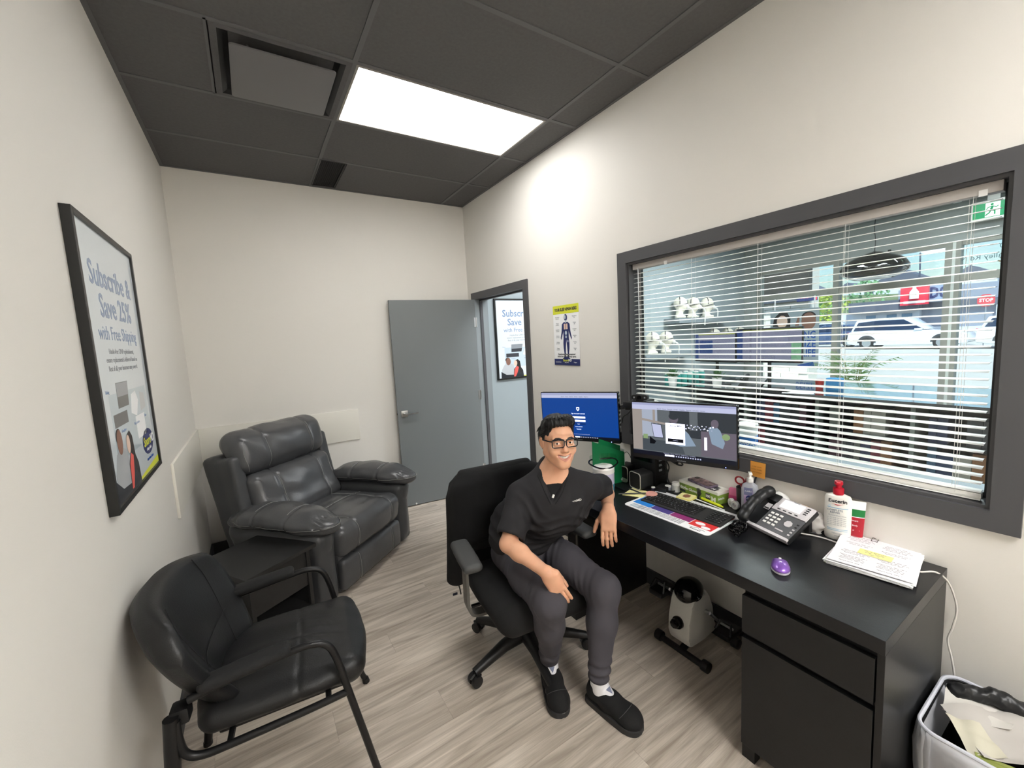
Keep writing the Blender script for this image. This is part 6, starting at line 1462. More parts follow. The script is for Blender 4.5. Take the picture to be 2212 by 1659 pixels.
flat('screen_picture', [(-.155, .045), (-.10, .040), (-.088, -.035), (-.142, -.035)], .0009, S_dk, m2); flat('screen_picture', [(-.152, .041), (-.103, .036), (-.092, -.031), (-.14, -.031)], .0011, S_tab, m2); flat('screen_picture', [(-.165, -.03), (-.13, -.055), (-.14, -.07), (-.165, -.07)], .0009, S_blk, m2)
pr_(m2, 'screen_login_box', -.078, -.062, .022, .050, .0012, S_white); pr_(m2, 'screen_button', -.067, -.050, .013, -.032, .0015, S_blk); text('screen_text', 'Choose MFA', .0125, Matrix.Translation((-.027, .037, .0018)), S_dk, m2, bold=.0002); text('screen_text', 'Verify', .008, Matrix.Translation((-.027, .016, .0018)), S_dk, m2); text('screen_text', 'Method', .007, Matrix.Translation((-.055, .004, .0018)), S_dk, m2); text('screen_text', 'Continue', .007, Matrix.Translation((-.027, -.041, .0018)), S_tab, m2)
pr_(m2, 'screen_taskbar', -W2, -H2+.024, W2, -H2+.046, .0012, S_task); pr_(m2, 'screen_field', -.085, -H2+.028, -.035, -H2+.037, .0015, S_white)
for i in range(11): pr_(m2, 'screen_icon', -.028+.012*i, -H2+.029, -.021+.012*i, -H2+.036, .0015, S_tab)
text('screen_text', 'Terms of use   Privacy   Contact us   Cookie settings   Accessibility', .006, Matrix.Translation((-.01, -H2+.043, .0018)), S_tab, m2)
text('brand_lettering', 'ViewSonic', .011, Matrix.Translation((0, -H2+.012, .0006)), M_gry, m2)
# monitor arm
t = empty('monitor_stand', (2.425, -2.455, ZT), label='black twin monitor arm clamped at the back of the desk', cat='monitor arm')
MB().cyl((0, 0, 0), (0, 0, .46), .017, n=14).build('post', M_black, t); MB().span((-.05, -.05, 0), (.035, .05, .018), bevel=.004).build('clamp', M_black, t)
def armseg(a, b): return MB().tube([a, b], 1.0, sect=[(-.022, -.012), (.022, -.012), (.022, .012), (-.022, .012)])
c1 = m1.matrix_world @ Vector((0, 0, -.05))-Vector((2.425, -2.455, ZT)); c2 = m2.matrix_world @ Vector((0, 0, -.05))-Vector((2.425, -2.455, ZT))
armseg((0, 0, .455), (-.05, .14, .455)).cyl((-.05, .14, .43), (-.05, .14, .48), .022).build('arm_segment', M_black, t); armseg((-.05, .14, .455), tuple(c1)).build('arm_segment', M_black, t)
armseg((0, 0, .415), (-.055, -.12, .415)).cyl((-.055, -.12, .39), (-.055, -.12, .44), .022).build('arm_segment', M_black, t); armseg((-.055, -.12, .415), tuple(c2)).build('arm_segment', M_black, t)
MB().span((-.20, -.02, .475), (.0, .045, .505), bevel=.003).build('arm_cover', M_black, t); MB().tube(bez([(-.13, .03, .47), (-.15, .05, .43), (-.17, .07, .41), (-.16, .09, .37)]), .0035, n=6).build('arm_cable', M_black, t)
# webcam
t = empty('webcam', label='black webcam clipped on top of the right desk monitor', cat='webcam'); t.matrix_world = m2.matrix_world @ Matrix.Translation((-w2_/2+.052, h2_/2+.022, -.006))
MB().prism(rrect(.092, .028, .012, 4), -.012, .013, bevel=.003).build('body', M_black, t); MB().cyl((0, 0, .012), (0, 0, .017), .011, n=20).build('lens', M_glossblack, t); MB().span((-.022, -.024, -.022), (.022, -.012, .010), bevel=.002).build('clip', M_black, t)
for s in (-1, 1): MB().span((s*.030-.004, -.004, .0128), (s*.030+.004, .004, .0134)).build('grille', M_gry, t, smooth=False)
# ------------------------------------------------------------------ small things on the desk
def thing_at(name, x, y, label, cat, rz=0, z=ZT, group=None): return empty(name, (x, y, z), rz=R(rz), label=label, cat=cat, group=group)
M_bgreen = mat('binder_green', '#0d6a3e', rough=0.35)
t = thing_at('green_folder', 2.050, -2.330, 'green ring binder standing behind the wipes tub under the left monitor', 'binder', rz=-7)
MB().prism([(0, 0), (.235, 0), (.235, .185), (0, .285)], 0, .003, M=Matrix(((1, 0, 0, 0), (0, 0, 1, 0), (0, 1, 0, 0), (0, 0, 0, 1)))).build('front_cover', M_bgreen, t, smooth=False)
MB().prism([(0, 0), (.235, 0), (.24, .215), (.06, .29)], 0, .003, M=Matrix.Translation((0, .002, 0)) @ Matrix.Rotation(R(9), 4, 'Z') @ Matrix(((1, 0, 0, 0), (0, 0, 1, 0), (0, 1, 0, 0), (0, 0, 0, 1)))).build('back_cover', M_bgreen, t, smooth=False)
MB().span((.236, .002, .01), (.240, .036, .20)).build('page_edge', M_wht, t, smooth=False)
t = thing_at('wipes_canister', 2.085, -2.380, 'round white and lilac wipes canister with a teal base by his shoulder', 'canister')
MB().lathe([(0, 0), (.058, 0), (.060, .004), (.060, .045)], n=30).build('base_band', mat('teal_label', '#3d7f9a', rough=.4), t); MB().lathe([(.060, .045), (.0605, .11)], n=30).build('label', mat('lilac_label', '#c9c4dc', rough=.4), t); MB().lathe([(.062, .11), (.062, .135), (.052, .146), (0, .148)], n=30).build('lid', M_white, t)
t = thing_at('face_shield', 2.085, -2.380, 'dark rimmed clear safety goggles resting on the wipes canister', 'goggles', rz=-25, z=ZT+.150)
pts = [(.085*math.cos(a), .05*math.sin(a), .004+.012*math.cos(2*a)+.03*max(0, math.sin(a))) for a in np.linspace(0, 2*math.pi, 28, endpoint=False)]
MB().tube(pts, .0045, n=6, closed=True).build('rim', M_glossblack, t); MB().grid(lambda u, v: (.080*math.cos(math.pi*u)*(1-.0*v), .046*math.sin(math.pi*u), .02+.035*v), 14, 3).build('shield', glass_mat('clear_green', tint=(.72, .86, .78)), t)
# speakers
M_silver = mat('speaker_rim', '#c9c6c0', rough=.3, metal=.6); M_mesh = mat('speaker_mesh', '#0c0c0d', rough=.8, bump=(900, .6))
for i, (x, y, a, lab) in enumerate(((2.262, -2.352, -84, 'left cube desk speaker with silver rim, controls at its base'), (2.228, -2.486, -97, 'right cube desk speaker with silver rim, nearer the camera'))):
    t = thing_at('desk_speaker', x, y, lab, 'speaker', rz=a, group='desk speakers')
    # local: front faces -y, body behind to +y
    MB().prism(rrect(.092, .098, .018, 5), -.095, -.004, M=frame((0, 0, .052), (1, 0, 0), (0, 0, 1)), bevel=.004).build('cabinet', M_black, t)
    ri = [(p[0], -.0, .052+p[1]) for p in rrect(.088, .094, .017, 5)]
    MB().tube(ri, .0028, n=6, closed=True).build('rim', M_silver, t); MB().prism(rrect(.084, .090, .016, 5), -.002, .0005, M=frame((0, 0, .052), (1, 0, 0), (0, 0, 1))).build('grille', M_mesh, t, smooth=False)
    if i == 0: MB().prism([(-.042, .007), (.042, .007), (.042, .026), (-.042, .034)], .0006, .003, M=frame((0, 0, 0), (1, 0, 0), (0, 0, 1))).build('control_strip', M_silver, t); MB().cyl((0, -.003, .018), (0, -.010, .018), .007, n=14).build('knob', M_gry, t)
# small pc and cables
t = thing_at('desktop_computer', 2.335, -2.545, 'black small desktop computer standing behind the speakers', 'computer', rz=0)
MB().span((0, 0, 0), (.105, .185, .225), bevel=.004).build('case', M_black, t); MB().span((-.001, .02, .14), (0, .16, .20)).build('front_panel', M_glossblack, t, smooth=False); MB().span((-.0012, .03, .02), (0, .045, .035)).build('sticker', M_gry, t, smooth=False)
MB().span((.02, -.0012, .06), (.085, 0, .18)).build('rear_panel', M_mesh, t, smooth=False)
for i, (yy, zz) in enumerate(((-.004, .15), (-.004, .12), (-.004, .09))): MB().span((.03, yy, zz), (.055, yy+.004, zz+.012)).build('port', M_gry, t, smooth=False)
r2 = random.Random(9)
for i, (pts, rad, lab) in enumerate([
    ([(2.37, -2.55, .94), (2.36, -2.62, .95), (2.365, -2.68, .92), (2.37, -2.70, .895), (2.38, -2.66, .885), (2.385, -2.60, .90), (2.39, -2.55, .91)], .0045, 'black looped cable standing out behind the small computer'),
    ([(2.39, -2.55, .86), (2.37, -2.60, .84), (2.36, -2.61, .79), (2.38, -2.63, .745), (2.35, -2.66, .738), (2.32, -2.62, .738), (2.33, -2.57, .738)], .004, 'black cable lying in a tangle right of the small computer'),
    ([(2.40, -2.55, .90), (2.385, -2.60, .86), (2.38, -2.59, .80), (2.36, -2.62, .75), (2.31, -2.60, .737), (2.29, -2.57, .737), (2.33, -2.60, .742)], .0035, 'thin black cable hanging from the back of the small computer'),
    ([(2.30, -2.34, .76), (2.31, -2.32, .85), (2.33, -2.33, .90), (2.35, -2.35, .86), (2.36, -2.36, .75)], .002, 'thin dark cable arched behind the left speaker')]):
    tag(MB().tube(bez(pts, 6), rad, n=6).build('cable', M_black), lab, 'cable')
MB_ = MB().box((2.362, -2.655, .915), (.014, .050, .022), rot=(R(20), 0, 0), bevel=.003).build('cable_adapter', M_glossblack); tag(MB_, 'black video adapter with a white label in the cable loop', 'adapter'); MB().box((2.3545, -2.652, .916), (.001, .022, .010), rot=(R(20), 0, 0)).build('sticker', M_wht, MB_, smooth=False)
t = thing_at('adapter_box', 2.335, -2.60, 'flat black power adapter on the desk beside the cable tangle', 'adapter', rz=15); MB().span((-.045, -.03, 0), (.045, .03, .026), bevel=.005).build('case', M_black, t)
tag(MB().box((2.395, -2.610, ZT+.002), (.07, .09, .003), rot=(0, 0, R(12))).build('note_card', mat('cream_note', '#d8d29a', rough=.7)), 'cream note card under the cable tangle at the wall', 'note')
# notes, tin, pens
M_note = mat('note_yellow', '#efe9a6', rough=.7); M_pink = mat('pink_tin', '#e6a79a', rough=.35)
tag(MB().prism([(2.105, -2.500), (2.232, -2.463), (2.250, -2.560), (2.160, -2.610)], ZT, ZT+.0012).build('note_pad', M_note, smooth=False), 'pale yellow sheet of notes on the desk in front of the right speaker', 'note')
tag(MB().prism([(2.110, -2.505), (2.245, -2.545), (2.238, -2.575), (2.150, -2.602)], ZT+.0016, ZT+.0035, ).build('note_pad', M_note, smooth=False), 'second pale yellow sheet, fanned over the first, under the pencil', 'note')
def pen(p0, p1, col, label, nm='pen', r=.0045):
    d = (Vector(p1)-Vector(p0)).normalized(); o = MB().cyl(p0, p1, r, n=10).build(nm, mat('pen_'+col[1:], col, rough=.3)); MB().cyl(tuple(Vector(p1)), tuple(Vector(p1)+d*.012), r, .001, n=10).build('tip', M_black, o); return tag(o, label, 'pen')
pen((2.085, -2.492, ZT+.009), (2.205, -2.580, ZT+.009), '#3a3a38', 'dark pencil lying across the pale yellow notes', 'pencil', .0038)
pen((2.160, -2.470, ZT+.0045), (2.165, -2.335, ZT+.0045), '#1a1c22', 'black pen lying below the left speaker'); pen((2.195, -2.575, ZT+.0048), (2.200, -2.475, ZT+.0048), '#2c2d33', 'dark pen with pale clip lying in front of the right speaker')
t = thing_at('round_tin', 2.205, -2.622, 'small round pink tin on the left end of the desk mat', 'tin', z=ZT+.0036)
MB().lathe([(0, 0), (.029, 0), (.030, .002), (.030, .010)], n=28).build('base', M_pink, t); MB().lathe([(.031, .009), (.031, .017), (.029, .019), (0, .019)], n=28).build('lid', M_pink, t)
# desk mat
mt = thing_at('desk_mat', 2.170, -2.825, 'printed desk mat with blue, purple and red blocks under the keyboard', 'desk mat', rz=-88.3)
Mm = Matrix.Identity(4)
MB().prism(rrect(.470, .300, .018, 5), 0, .003, bevel=.001).build('sheet', M_wht, mt); dz = .0031
M_mblue = mat('mat_blue', '#2b84d8', rough=.5); M_mpur = mat('mat_purple', '#4a3f86', rough=.5); M_mmag = mat('mat_magenta', '#8c2f6d', rough=.5); M_mred = mat('mat_red', '#d93636', rough=.5)
# local x: towards the camera's right (world -y), local y: towards the wall (+x)
flat('print_block', rect(-.222, -.09, -.115, .115), dz, M_mblue, mt); flat('print_block', rect(-.112, -.09, -.003, .10), dz, M_mpur, mt); flat('print_block', rect(.0, -.09, .108, .10), dz, M_mmag, mt); flat('print_block', rect(.112, -.105, .222, .10), dz, M_mred, mt)
flat('print_picture', circ(.150, -.066, .024, .015), dz+.0003, M_wht, mt); flat('print_picture', circ(.190, -.090, .022, .013), dz+.0003, M_wht, mt); flat('print_picture', circ(.205, -.02, .014, .02), dz+.0003, M_leafg, mt)
for k in range(6): text('print_text', 'every night counts towards a healthier tomorrow and a better day ahead', .0085, Matrix.Translation((-.035, -.098-.0075*k, dz+.0004)), M_gry, mt)
for k in range(3): text('print_text', 'talk to your clinician about therapy', .010, Matrix.Translation((-.03+.05*k, .140-.010*k, dz+.0004)), M_gry, mt)
text('print_text', 'Resmed', .016, Matrix.Translation((.165, -.134, dz+.0004)), M_dk, mt); MB().tube(bez([(.13, -.124, dz+.001), (.155, -.121, dz+.001), (.165, -.112, dz+.001), (.178, -.121, dz+.001), (.205, -.122, dz+.001)]), .0008, n=4).build('print_wave', M_gry, mt)
for k in range(2): flat('print_frame', rect(-.205, -.140+.022*k, -.145, -.122+.022*k), dz+.0002, M_lpanel, mt)
# keyboard
kb = thing_at('keyboard', 2.196, -2.834, 'flat black keyboard on the desk mat', 'keyboard', rz=-86.8, z=ZT+.0034); kw, kd = .432, .138
M_kb = mat('keyboard_deck', '#2b2b2b', rough=.5); M_key = mat('key_cap', '#131314', rough=.45); M_leg = mat('key_legend', '#b9bcc0', rough=.6)
TL_ = Matrix.Rotation(R(3.2), 4, 'X')
MB().box((0, 0, .0055), (kw, kd, .009), bevel=.002, M=TL_).build('deck', M_kb, kb); MB().cyl((-kw/2+.01, kd/2-.006, .006), (kw/2-.01, kd/2-.006, .006), .006, n=10).build('hinge_bar', M_glossblack, kb)
keymesh = {}
def key(x, y, w, ch=None):
    k = round(w, 4)
    if k not in keymesh: o = MB().box((0, 0, 0), (w-.0026, .0150, .0030), bevel=.0008, seg=1).build('key', M_key, kb); keymesh[k] = o.data
    else: o = bpy.data.objects.new('key', keymesh[k]); COL.objects.link(o); o.parent = kb
    o.matrix_local = TL_ @ Matrix.Translation((x, y, .0118))
    if ch: text('key_legend', ch, .0072, TL_ @ Matrix.Translation((x, y, .0136)), M_leg, kb, depth=.0001)
rows = [("\u238B F1 F2 F3 F4 F5 F6 F7 F8 F9 F10 F11 F12".split(), [1]*13), (list("`1234567890-=")+['<'], [1]*13+[2]), (['tab']+list("QWERTYUIOP[]\\"), [1.5]+[1]*12+[1.5]), (['caps']+list("ASDFGHJKL;'")+['ent'], [1.75]+[1]*11+[2.25]), (['shift']+list("ZXCVBNM,./")+['shft'], [2.25]+[1]*10+[2.75]), (['ctl', 'fn', 'alt', '', 'alt', 'fn', 'ctl', '<', 'v', '>'], [1.25, 1.25, 1.25, 5.25, 1, 1, 1, 1, 1, 1])]
u = .0193
for r_, (cs, ws) in enumerate(rows):
    x = -kw/2+.008; y = kd/2-.022-.0182*r_
    tot = sum(ws); sc = 15*u/tot
    for c, wq in zip(cs, ws): key(x+wq*sc/2, y, wq*sc, (c[:3] if c and ord(c[0]) < 128 else 'E') if c else None); x += wq*sc
for r_, cs in enumerate(("home end pgu del", "num / * -", "7 8 9 +", "4 5 6 +", "1 2 3 ent", "0 . , ent")):
    for i, c in enumerate(cs.split()): key(kw/2-.008-.078+.0195*(i+.5), kd/2-.022-.0182*r_, .0193, c[:3])
# sticky notes with a brown scrap, jars
t = thing_at('sticky_note_stack', 2.330, -2.750, 'stack of yellow sticky notes with a brown scrap behind the keyboard', 'notes', rz=4)
MB().span((-.038, -.038, 0), (.038, .038, .010)).build('pad', mat('sticky_yellow', '#efe38a', rough=.7), t, smooth=False); MB().prism([(-.038, -.038), (.038, -.038), (.038, .038), (-.036, .040)], .0105, .0115, M=Matrix.Rotation(R(9), 4, 'Z')).build('loose_note', M_note, t, smooth=False)
MB().prism([(-.022, -.008), (-.006, -.020), (.018, -.016), (.022, .006), (.004, .016), (-.018, .012)], .0118, .014).build('brown_scrap', mat('brown_scrap', '#8a5d46', rough=.8), t, smooth=False)
def jar(x, y, r, h, lab, body):
    t = thing_at('small_jar', x, y, lab, 'jar'); MB().lathe([(0, 0), (r, 0), (r*1.02, .003), (r*1.02, h*.72), (r*.85, h*.78)], n=24).build('body', body, t); MB().lathe([(r*.92, h*.74), (r*.92, h), (r*.86, h*1.03), (0, h*1.03)], n=24).build('lid', M_white, t); return t
M_frost = mat('frosted_jar', '#c3c4c2', rough=.25, alpha=.9)
jar(2.374, -2.652, .022, .050, 'squat jar with a white lid left of the glove box', M_frost); jar(2.352, -2.617, .018, .028, 'low clear pot with bluish lid left of the white-lidded jar', mat('bluish_pot', '#a9adba', rough=.2))
jar(2.295, -2.560, .012, .018, 'tiny dark purple pot among the cables', mat('purple_pot', '#3d3550', rough=.3))
# glove box
gb = thing_at('glove_box', 2.424, -2.788, 'green and white carton of medium gloves behind the keyboard', 'box', rz=-96.5)
gw, gd, gh = .248, .092, .066; M_gbw = mat('carton_white', '#e4e4dc', rough=.6); M_gbg = mat('carton_green', '#7f9e3c', rough=.6)
MB().span((-gw/2, -gd/2, 0), (gw/2, gd/2, gh), bevel=.001).build('carton', M_gbw, gb, smooth=False)
e_ = .0004
def gface(x0, z0, x1, z1, m, nm='print', d=e_): return MB().span((x0, -gd/2-d, z0), (x1, -gd/2, z1)).build(nm, m, gb, smooth=False)
gface(-gw/2, .0, gw/2, .052, M_gbg); gface(.052, .010, .080, .045, M_dk, d=e_*2); gface(-gw/2+.006, .006, -gw/2+.045, .018, M_dk, d=e_*2)
MB().span((gw/2, -gd/2, 0), (gw/2+e_, gd/2, .050)).build('print', M_gbg, gb, smooth=False); MB().span((-.02, -gd/2+.02, gh), (.09, gd/2-.02, gh+.0005)).build('opening', M_dk, gb, smooth=False); MB().span((.055, -gd/2+.008, gh+.0002), (.10, -gd/2+.045, gh+.0008)).build('print', M_dk, gb, smooth=False)
fm = lambda x, z, d=.0012: frame((x, -gd/2-d, z), (1, 0, 0), (0, 0, 1))
text('lettering', 'Nitrile Gloves', .022, fm(-.058, .030), M_wht, gb, bold=.0004); text('lettering', 'Noir', .018, fm(-.095, .046), M_dk, gb); text('lettering', '100', .020, fm(.066, .030), M_wht, gb, bold=.0004); text('lettering', 'M', .036, fm(.100, .022), M_wht, gb, bold=.0012)
text('lettering', 'M', .026, frame((.078, -gd/2+.026, gh+.0015), (1, 0, 0), (0, 1, 0)), M_wht, gb, bold=.0008); text('lettering', 'Nitrile', .018, frame((gw/2+.001, -.02, .03), (0, 1, 0), (0, 0, 1)), M_wht, gb)
m = MB(); 
for i in range(4): m.tube([(.002+.006*i, -gd/2-.0008, .034), (.001+.0072*i-.004, -gd/2-.0008, .058-.004*abs(i-1.5))], .0024, n=5)
m.prism(circ(.011, .026, .011, .014), -gd/2-.0030, -gd/2-.0004, M=Matrix(((1, 0, 0, 0), (0, 0, 1, 0), (0, 1, 0, 0), (0, 0, 0, 1)))); m.tube([(.018, -gd/2-.0008, .022), (.026, -gd/2-.0008, .034)], .0026, n=5); m.tube([(.010, -gd/2-.0008, .026), (.008, -gd/2-.0008, .002)], .0065, n=6)
m.build('printed_glove', M_dk, gb)
t = thing_at('smartphone', 2.430, -2.780, 'smartphone in a purple floral case lying on the glove box', 'phone', rz=-104, z=ZT+gh+.001)
MB().prism(rrect(.152, .074, .010, 4), 0, .011, bevel=.003).build('case', mat('floral_case', '#6f6275', rough=.35, noise=(38, .8)), t); MB().prism(rrect(.140, .064, .008, 4), .0112, .0118).build('back_print', mat('floral_print', '#7d6668', rough=.4, noise=(60, 1.1)), t, smooth=False)
MB().prism(rrect(.024, .026, .006, 4), .0118, .0135, M=Matrix.Translation((-.055, .015, 0))).build('camera_bump', M_glossblack, t)
hl = MB().cyl((2.372, -2.812, ZT+.008), (2.350, -2.930, ZT+.008), .0072, n=12, bevel=.001).build('highlighter', mat('highlighter_yellow', '#e4ee2a', rough=.35)); tag(hl, 'yellow highlighter lying in front of the glove box', 'pen'); MB().cyl((2.350, -2.930, ZT+.008), (2.3475, -2.944, ZT+.008), .006, .0035, n=12).build('cap', mat('highlighter_cap', '#cfd82a', rough=.4), hl)
tag(MB().prism([(2.345, -2.795), (2.352, -2.795), (2.330, -2.965), (2.323, -2.965)], ZT+.0036, ZT+.0060).build('ruler', M_wht, smooth=False), 'thin white strip lying along the front of the highlighter', 'ruler')
# pink box, pen cup with scissors, tape
t = thing_at('pink_box', 2.440, -2.955, 'small pink packet standing behind the hand sanitizer', 'box', rz=-85); M_pk = mat('pink_pack', '#e77fa8', rough=.5)
MB().span((-.028, -.012, 0), (.028, .012, .085), bevel=.002).build('pack', M_pk, t); MB().span((-.0285, -.0125, .028), (.0285, .0125, .050)).build('band', mat('pink_band', '#d8508c', rough=.5), t, smooth=False)
t = thing_at('pen_cup', 2.438, -2.998, 'black pen cup behind the hand sanitizer', 'pen cup'); MB().lathe([(0, 0), (.030, 0), (.034, .105), (.032, .105), (.028, .004), (0, .004)], n=24).build('cup', M_black, t)
t = empty('scissors', (2.425, -2.985, ZT+.012), rot=(R(12), R(-10), R(8)), label='red handled scissors standing in the pen cup', cat='scissors'); M_sred = mat('scissor_red', '#8e1f24', rough=.35)
MB().prism([(-.004, 0), (.004, 0), (.006, .10), (-.006, .10)], -.001, .001, M=frame((0, 0, 0), (0, -1, 0), (0, 0, 1))).build('blades', M_chrome, t)
for s, zc, ry, rz_ in ((-1, .150, .013, .028), (1, .137, .020, .020)):
    MB().tube([(0, s*.020+ry*math.cos(a), zc+rz_*math.sin(a)) for a in np.linspace(0, 2*math.pi, 20, endpoint=False)], .0045, n=6, closed=True).tube([(0, 0, .098), (0, s*.012, zc-rz_*.9)], .0055, n=6).build('handle', M_sred, t)
pen((2.452, -3.010, ZT+.02), (2.462, -3.045, ZT+.165), '#2b2d31', 'dark pen standing in the pen cup right of the pump', 'pen', .004)
for i, (x, y, m_, lab) in enumerate(((2.400, -2.958, M_wht, 'small white tape roll standing by the sanitizer'), (2.385, -2.985, M_frost, 'second tape roll, greyer, against the sanitizer'))):
    o = MB().lathe([(.010, -.008), (.021, -.008), (.022, 0), (.021, .008), (.010, .008), (.010, -.008)], n=24).build('tape_roll', m_); o.location = (x, y, ZT+.0225); o.rotation_euler = (R(90), R(0), R(60+20*i)); tag(o, lab, 'tape')
# hand sanitizer
M_clear = mat('clear_plastic', '#cfd4de', rough=.12, alpha=.45); M_gel = mat('sanitizer_gel', '#c8b9cf', rough=.1, alpha=.55)
t = thing_at('hand_sanitizer', 2.392, -3.052, 'clear pump bottle of hand sanitizer behind the desk phone', 'bottle', rz=-58)
def ovbot(prof, sq, n=32): return MB().lathe(prof, n=n, squash=sq)
ovbot([(0, 0), (.034, 0), (.037, .006), (.037, .125), (.032, .145), (.014, .158), (.014, .162)], .58).build('bottle', M_clear, t); ovbot([(0, .003), (.033, .004), (.0345, .10), (0, .101)], .56).build('gel', M_gel, t)
MB().cyl((0, 0, .158), (0, 0, .180), .0155, n=20, bevel=.001).cyl((0, 0, .18), (0, 0, .20), .006).box((0, -.012, .204), (.016, .050, .010), rot=(R(-8), 0, 0), bevel=.003).build('pump', M_white, t)
def bottle_print(t, x0, z0, x1, z1, m, r=.0372, sq=.58, d=.0006, nm='label'):
    def fn(u, v): x = x0+(x1-x0)*u; return (x, -(r*sq)*math.sqrt(max(0, 1-(x/r)**2))-d, z0+(z1-z0)*v)
    return MB().grid(fn, 8, 1).build(nm, m, t)
bottle_print(t, -.026, .020, .012, .120, mat('lilac_print', '#b7a0c4', rough=.4)); bottle_print(t, -.026, .098, .010, .135, mat('slate_print', '#6d7090', rough=.4), d=.001); bottle_print(t, -.022, .022, .012, .055, mat('peach_print', '#e8a9a0', rough=.4), d=.001)
flat_ = MB().prism(circ(-.006, .082, .013, .016), .0, .0006, M=frame((0, -.0225, 0), (1, 0, 0), (0, 0, 1))).build('badge', M_navy, t, smooth=False)
text('lettering', 'PURELL', .009, frame((-.008, -.0236, .118), (1, 0, 0), (0, 0, 1)), M_wht, t); text('lettering', 'HAND\nSANITIZER', .005, frame((-.006, -.0245, .084), (1, 0, 0), (0, 0, 1)), M_wht, t)
# ------------------------------------------------------------------ desk phone
ph = empty('desk_phone', (2.215, -3.198, ZT), rz=R(-105), label='grey and white office desk phone with a black handset', cat='phone')
M_pg = mat('phone_grey', '#56575a', rough=.45); M_ps = mat('phone_silver', '#cbc7ca', rough=.35); M_pb = mat('phone_black', '#18191b', rough=.4)
# local x: along the width (towards the camera right), y: away; the face tilts up
Tf = Matrix.Translation((0, .0, .020)) @ Matrix.Rotation(R(31), 4, 'X')
FW, FD = .235, .195
MB().box((.0, FD/2, -.006), (FW, FD, .020), bevel=.004, M=Tf).build('body', M_pb, ph)
MB().box((0.0, .006, .0), (FW-.002, .014, .024), bevel=.004, M=Tf).build('front_strip', M_ps, ph)
MB().box((.038, .066, .006), (.155, .108, .005), bevel=.002, M=Tf).build('keypad_plate', M_pg, ph)
MB().box((.038, .157, .008), (.155, .072, .010), bevel=.003, M=Tf).build('display_frame', M_ps, ph)
MB().box((.030, .164, .0135), (.092, .044, .002), M=Tf).build('display', mat('display_white', '#e4e2e2', rough=.2, emit=('#e4e2e4', .25)), ph, smooth=False)
for i in range(4):
    MB().box((-.008+.026*i, .130, .0138), (.014, .0045, .003), bevel=.001, M=Tf).build('soft_key', M_pb, ph); MB().box((.094, .150+.0105*i, .0138), (.014, .0045, .003), bevel=.001, M=Tf).build('line_key', M_pb, ph)
MB().box((.038, .194, .003), (.12, .010, .004), bevel=.001, M=Tf).build('top_edge', M_ps, ph)
km = None
for r_ in range(4):
    for c in range(3): MB().box((-.018+.021*c, .100-.0185*r_, .0105), (.0145, .0105, .0045), bevel=.0015, seg=1, M=Tf).build('dial_key', M_white, ph)
m = MB(); m.prism(circ(.070, .078, .0165, .0165, 8), .0085, .0115, M=Tf).build('navigation_pad', M_ps, ph)
for a in range(5): MB().ell((.070+(.0155*math.cos(R(90*a)) if a < 4 else 0), .078+(.0155*math.sin(R(90*a)) if a < 4 else 0), .0115), .0042, n=10, m=6).build('round_key', M_pb, ph)
for i in range(5): MB().box((.104, .030+.0155*i, .0095), (.010, .0075, .004), bevel=.0015, seg=1, M=Tf).build('side_key', M_ps if i < 3 else M_pb, ph)
MB().box((.058, .034, .0095), (.036, .0065, .004), bevel=.0015, M=Tf).build('volume_key', M_ps, ph); MB().ell((.058, .052, .010), .004, n=10, m=6).build('round_key', M_pb, ph)
MB().box((-.060, .125, .0075), (.026, .034, .001), rot=(0, 0, 0), M=Tf).build('service_label', M_ps, ph, smooth=False); MB().box((-.060, .114, .0085), (.022, .007, .001), M=Tf).build('service_label_text', M_pb, ph, smooth=False)
MB().box((-.06, .175, .010), (.05, .04, .022), bevel=.004, M=Tf).build('cradle', M_pb, ph)
MB().box((.02, .165, -.055), (.13, .02, .085), rot=(R(-28), 0, 0), bevel=.003, M=Tf).build('stand', M_pb, ph)
text('brand_lettering', 'Yealink', .010, Tf @ Matrix.Translation((.035, .190, .0145)), M_gry, ph)
hsP = [((-.093, .008, .030), .020), ((-.093, .045, .042), .019), ((-.092, .10, .050), .0185), ((-.091, .15, .046), .019), ((-.090, .188, .034), .021)]
P = [cap(a[0], b[0], a[1], b[1], k=.01, sq=1.25, side=(1, 0, 0)) for a, b in zip(hsP[:-1], hsP[1:])]+[cap((-.093, .012, .030), (-.093, .016, .012), .022, .020, k=.01), cap((-.090, .183, .034), (-.090, .178, .014), .024, .021, k=.01)]
v_, q_ = surf(P, (-.135, -.03, -.02), (-.05, .225, .085), .0035); hs = np_mesh('handset', v_, q_, M_pb, ph, smooth_it=1); hs.matrix_local = Tf
# coiled handset cord piled left of the phone
pts = []; N_ = 620
base = bez([(2.235, -3.115, .752), (2.195, -3.10, .752), (2.150, -3.095, .748), (2.130, -3.125, .748), (2.155, -3.150, .752), (2.190, -3.140, .766), (2.175, -3.110, .772), (2.140, -3.120, .768), (2.150, -3.145, .764), (2.10, -3.150, .744)], 10)
for i in range(N_):
    s = i/(N_-1)*(len(base)-1.001); k = int(s); f = s-k; c = base[k].lerp(base[k+1], f); tg = (base[k+1]-base[k]).normalized(); a_ = tg.cross(Vector((0, 0, 1))).normalized(); b_ = tg.cross(a_); th = i*.62
    p = c+a_*.0085*math.cos(th)+b_*.0085*math.sin(th); p.z = max(p.z, ZT+.0026); pts.append(p)
tag(MB().tube(pts, .0018, n=5).build('coiled_cord', M_glossblack), 'black coiled handset cord piled on the desk left of the phone', 'cord')
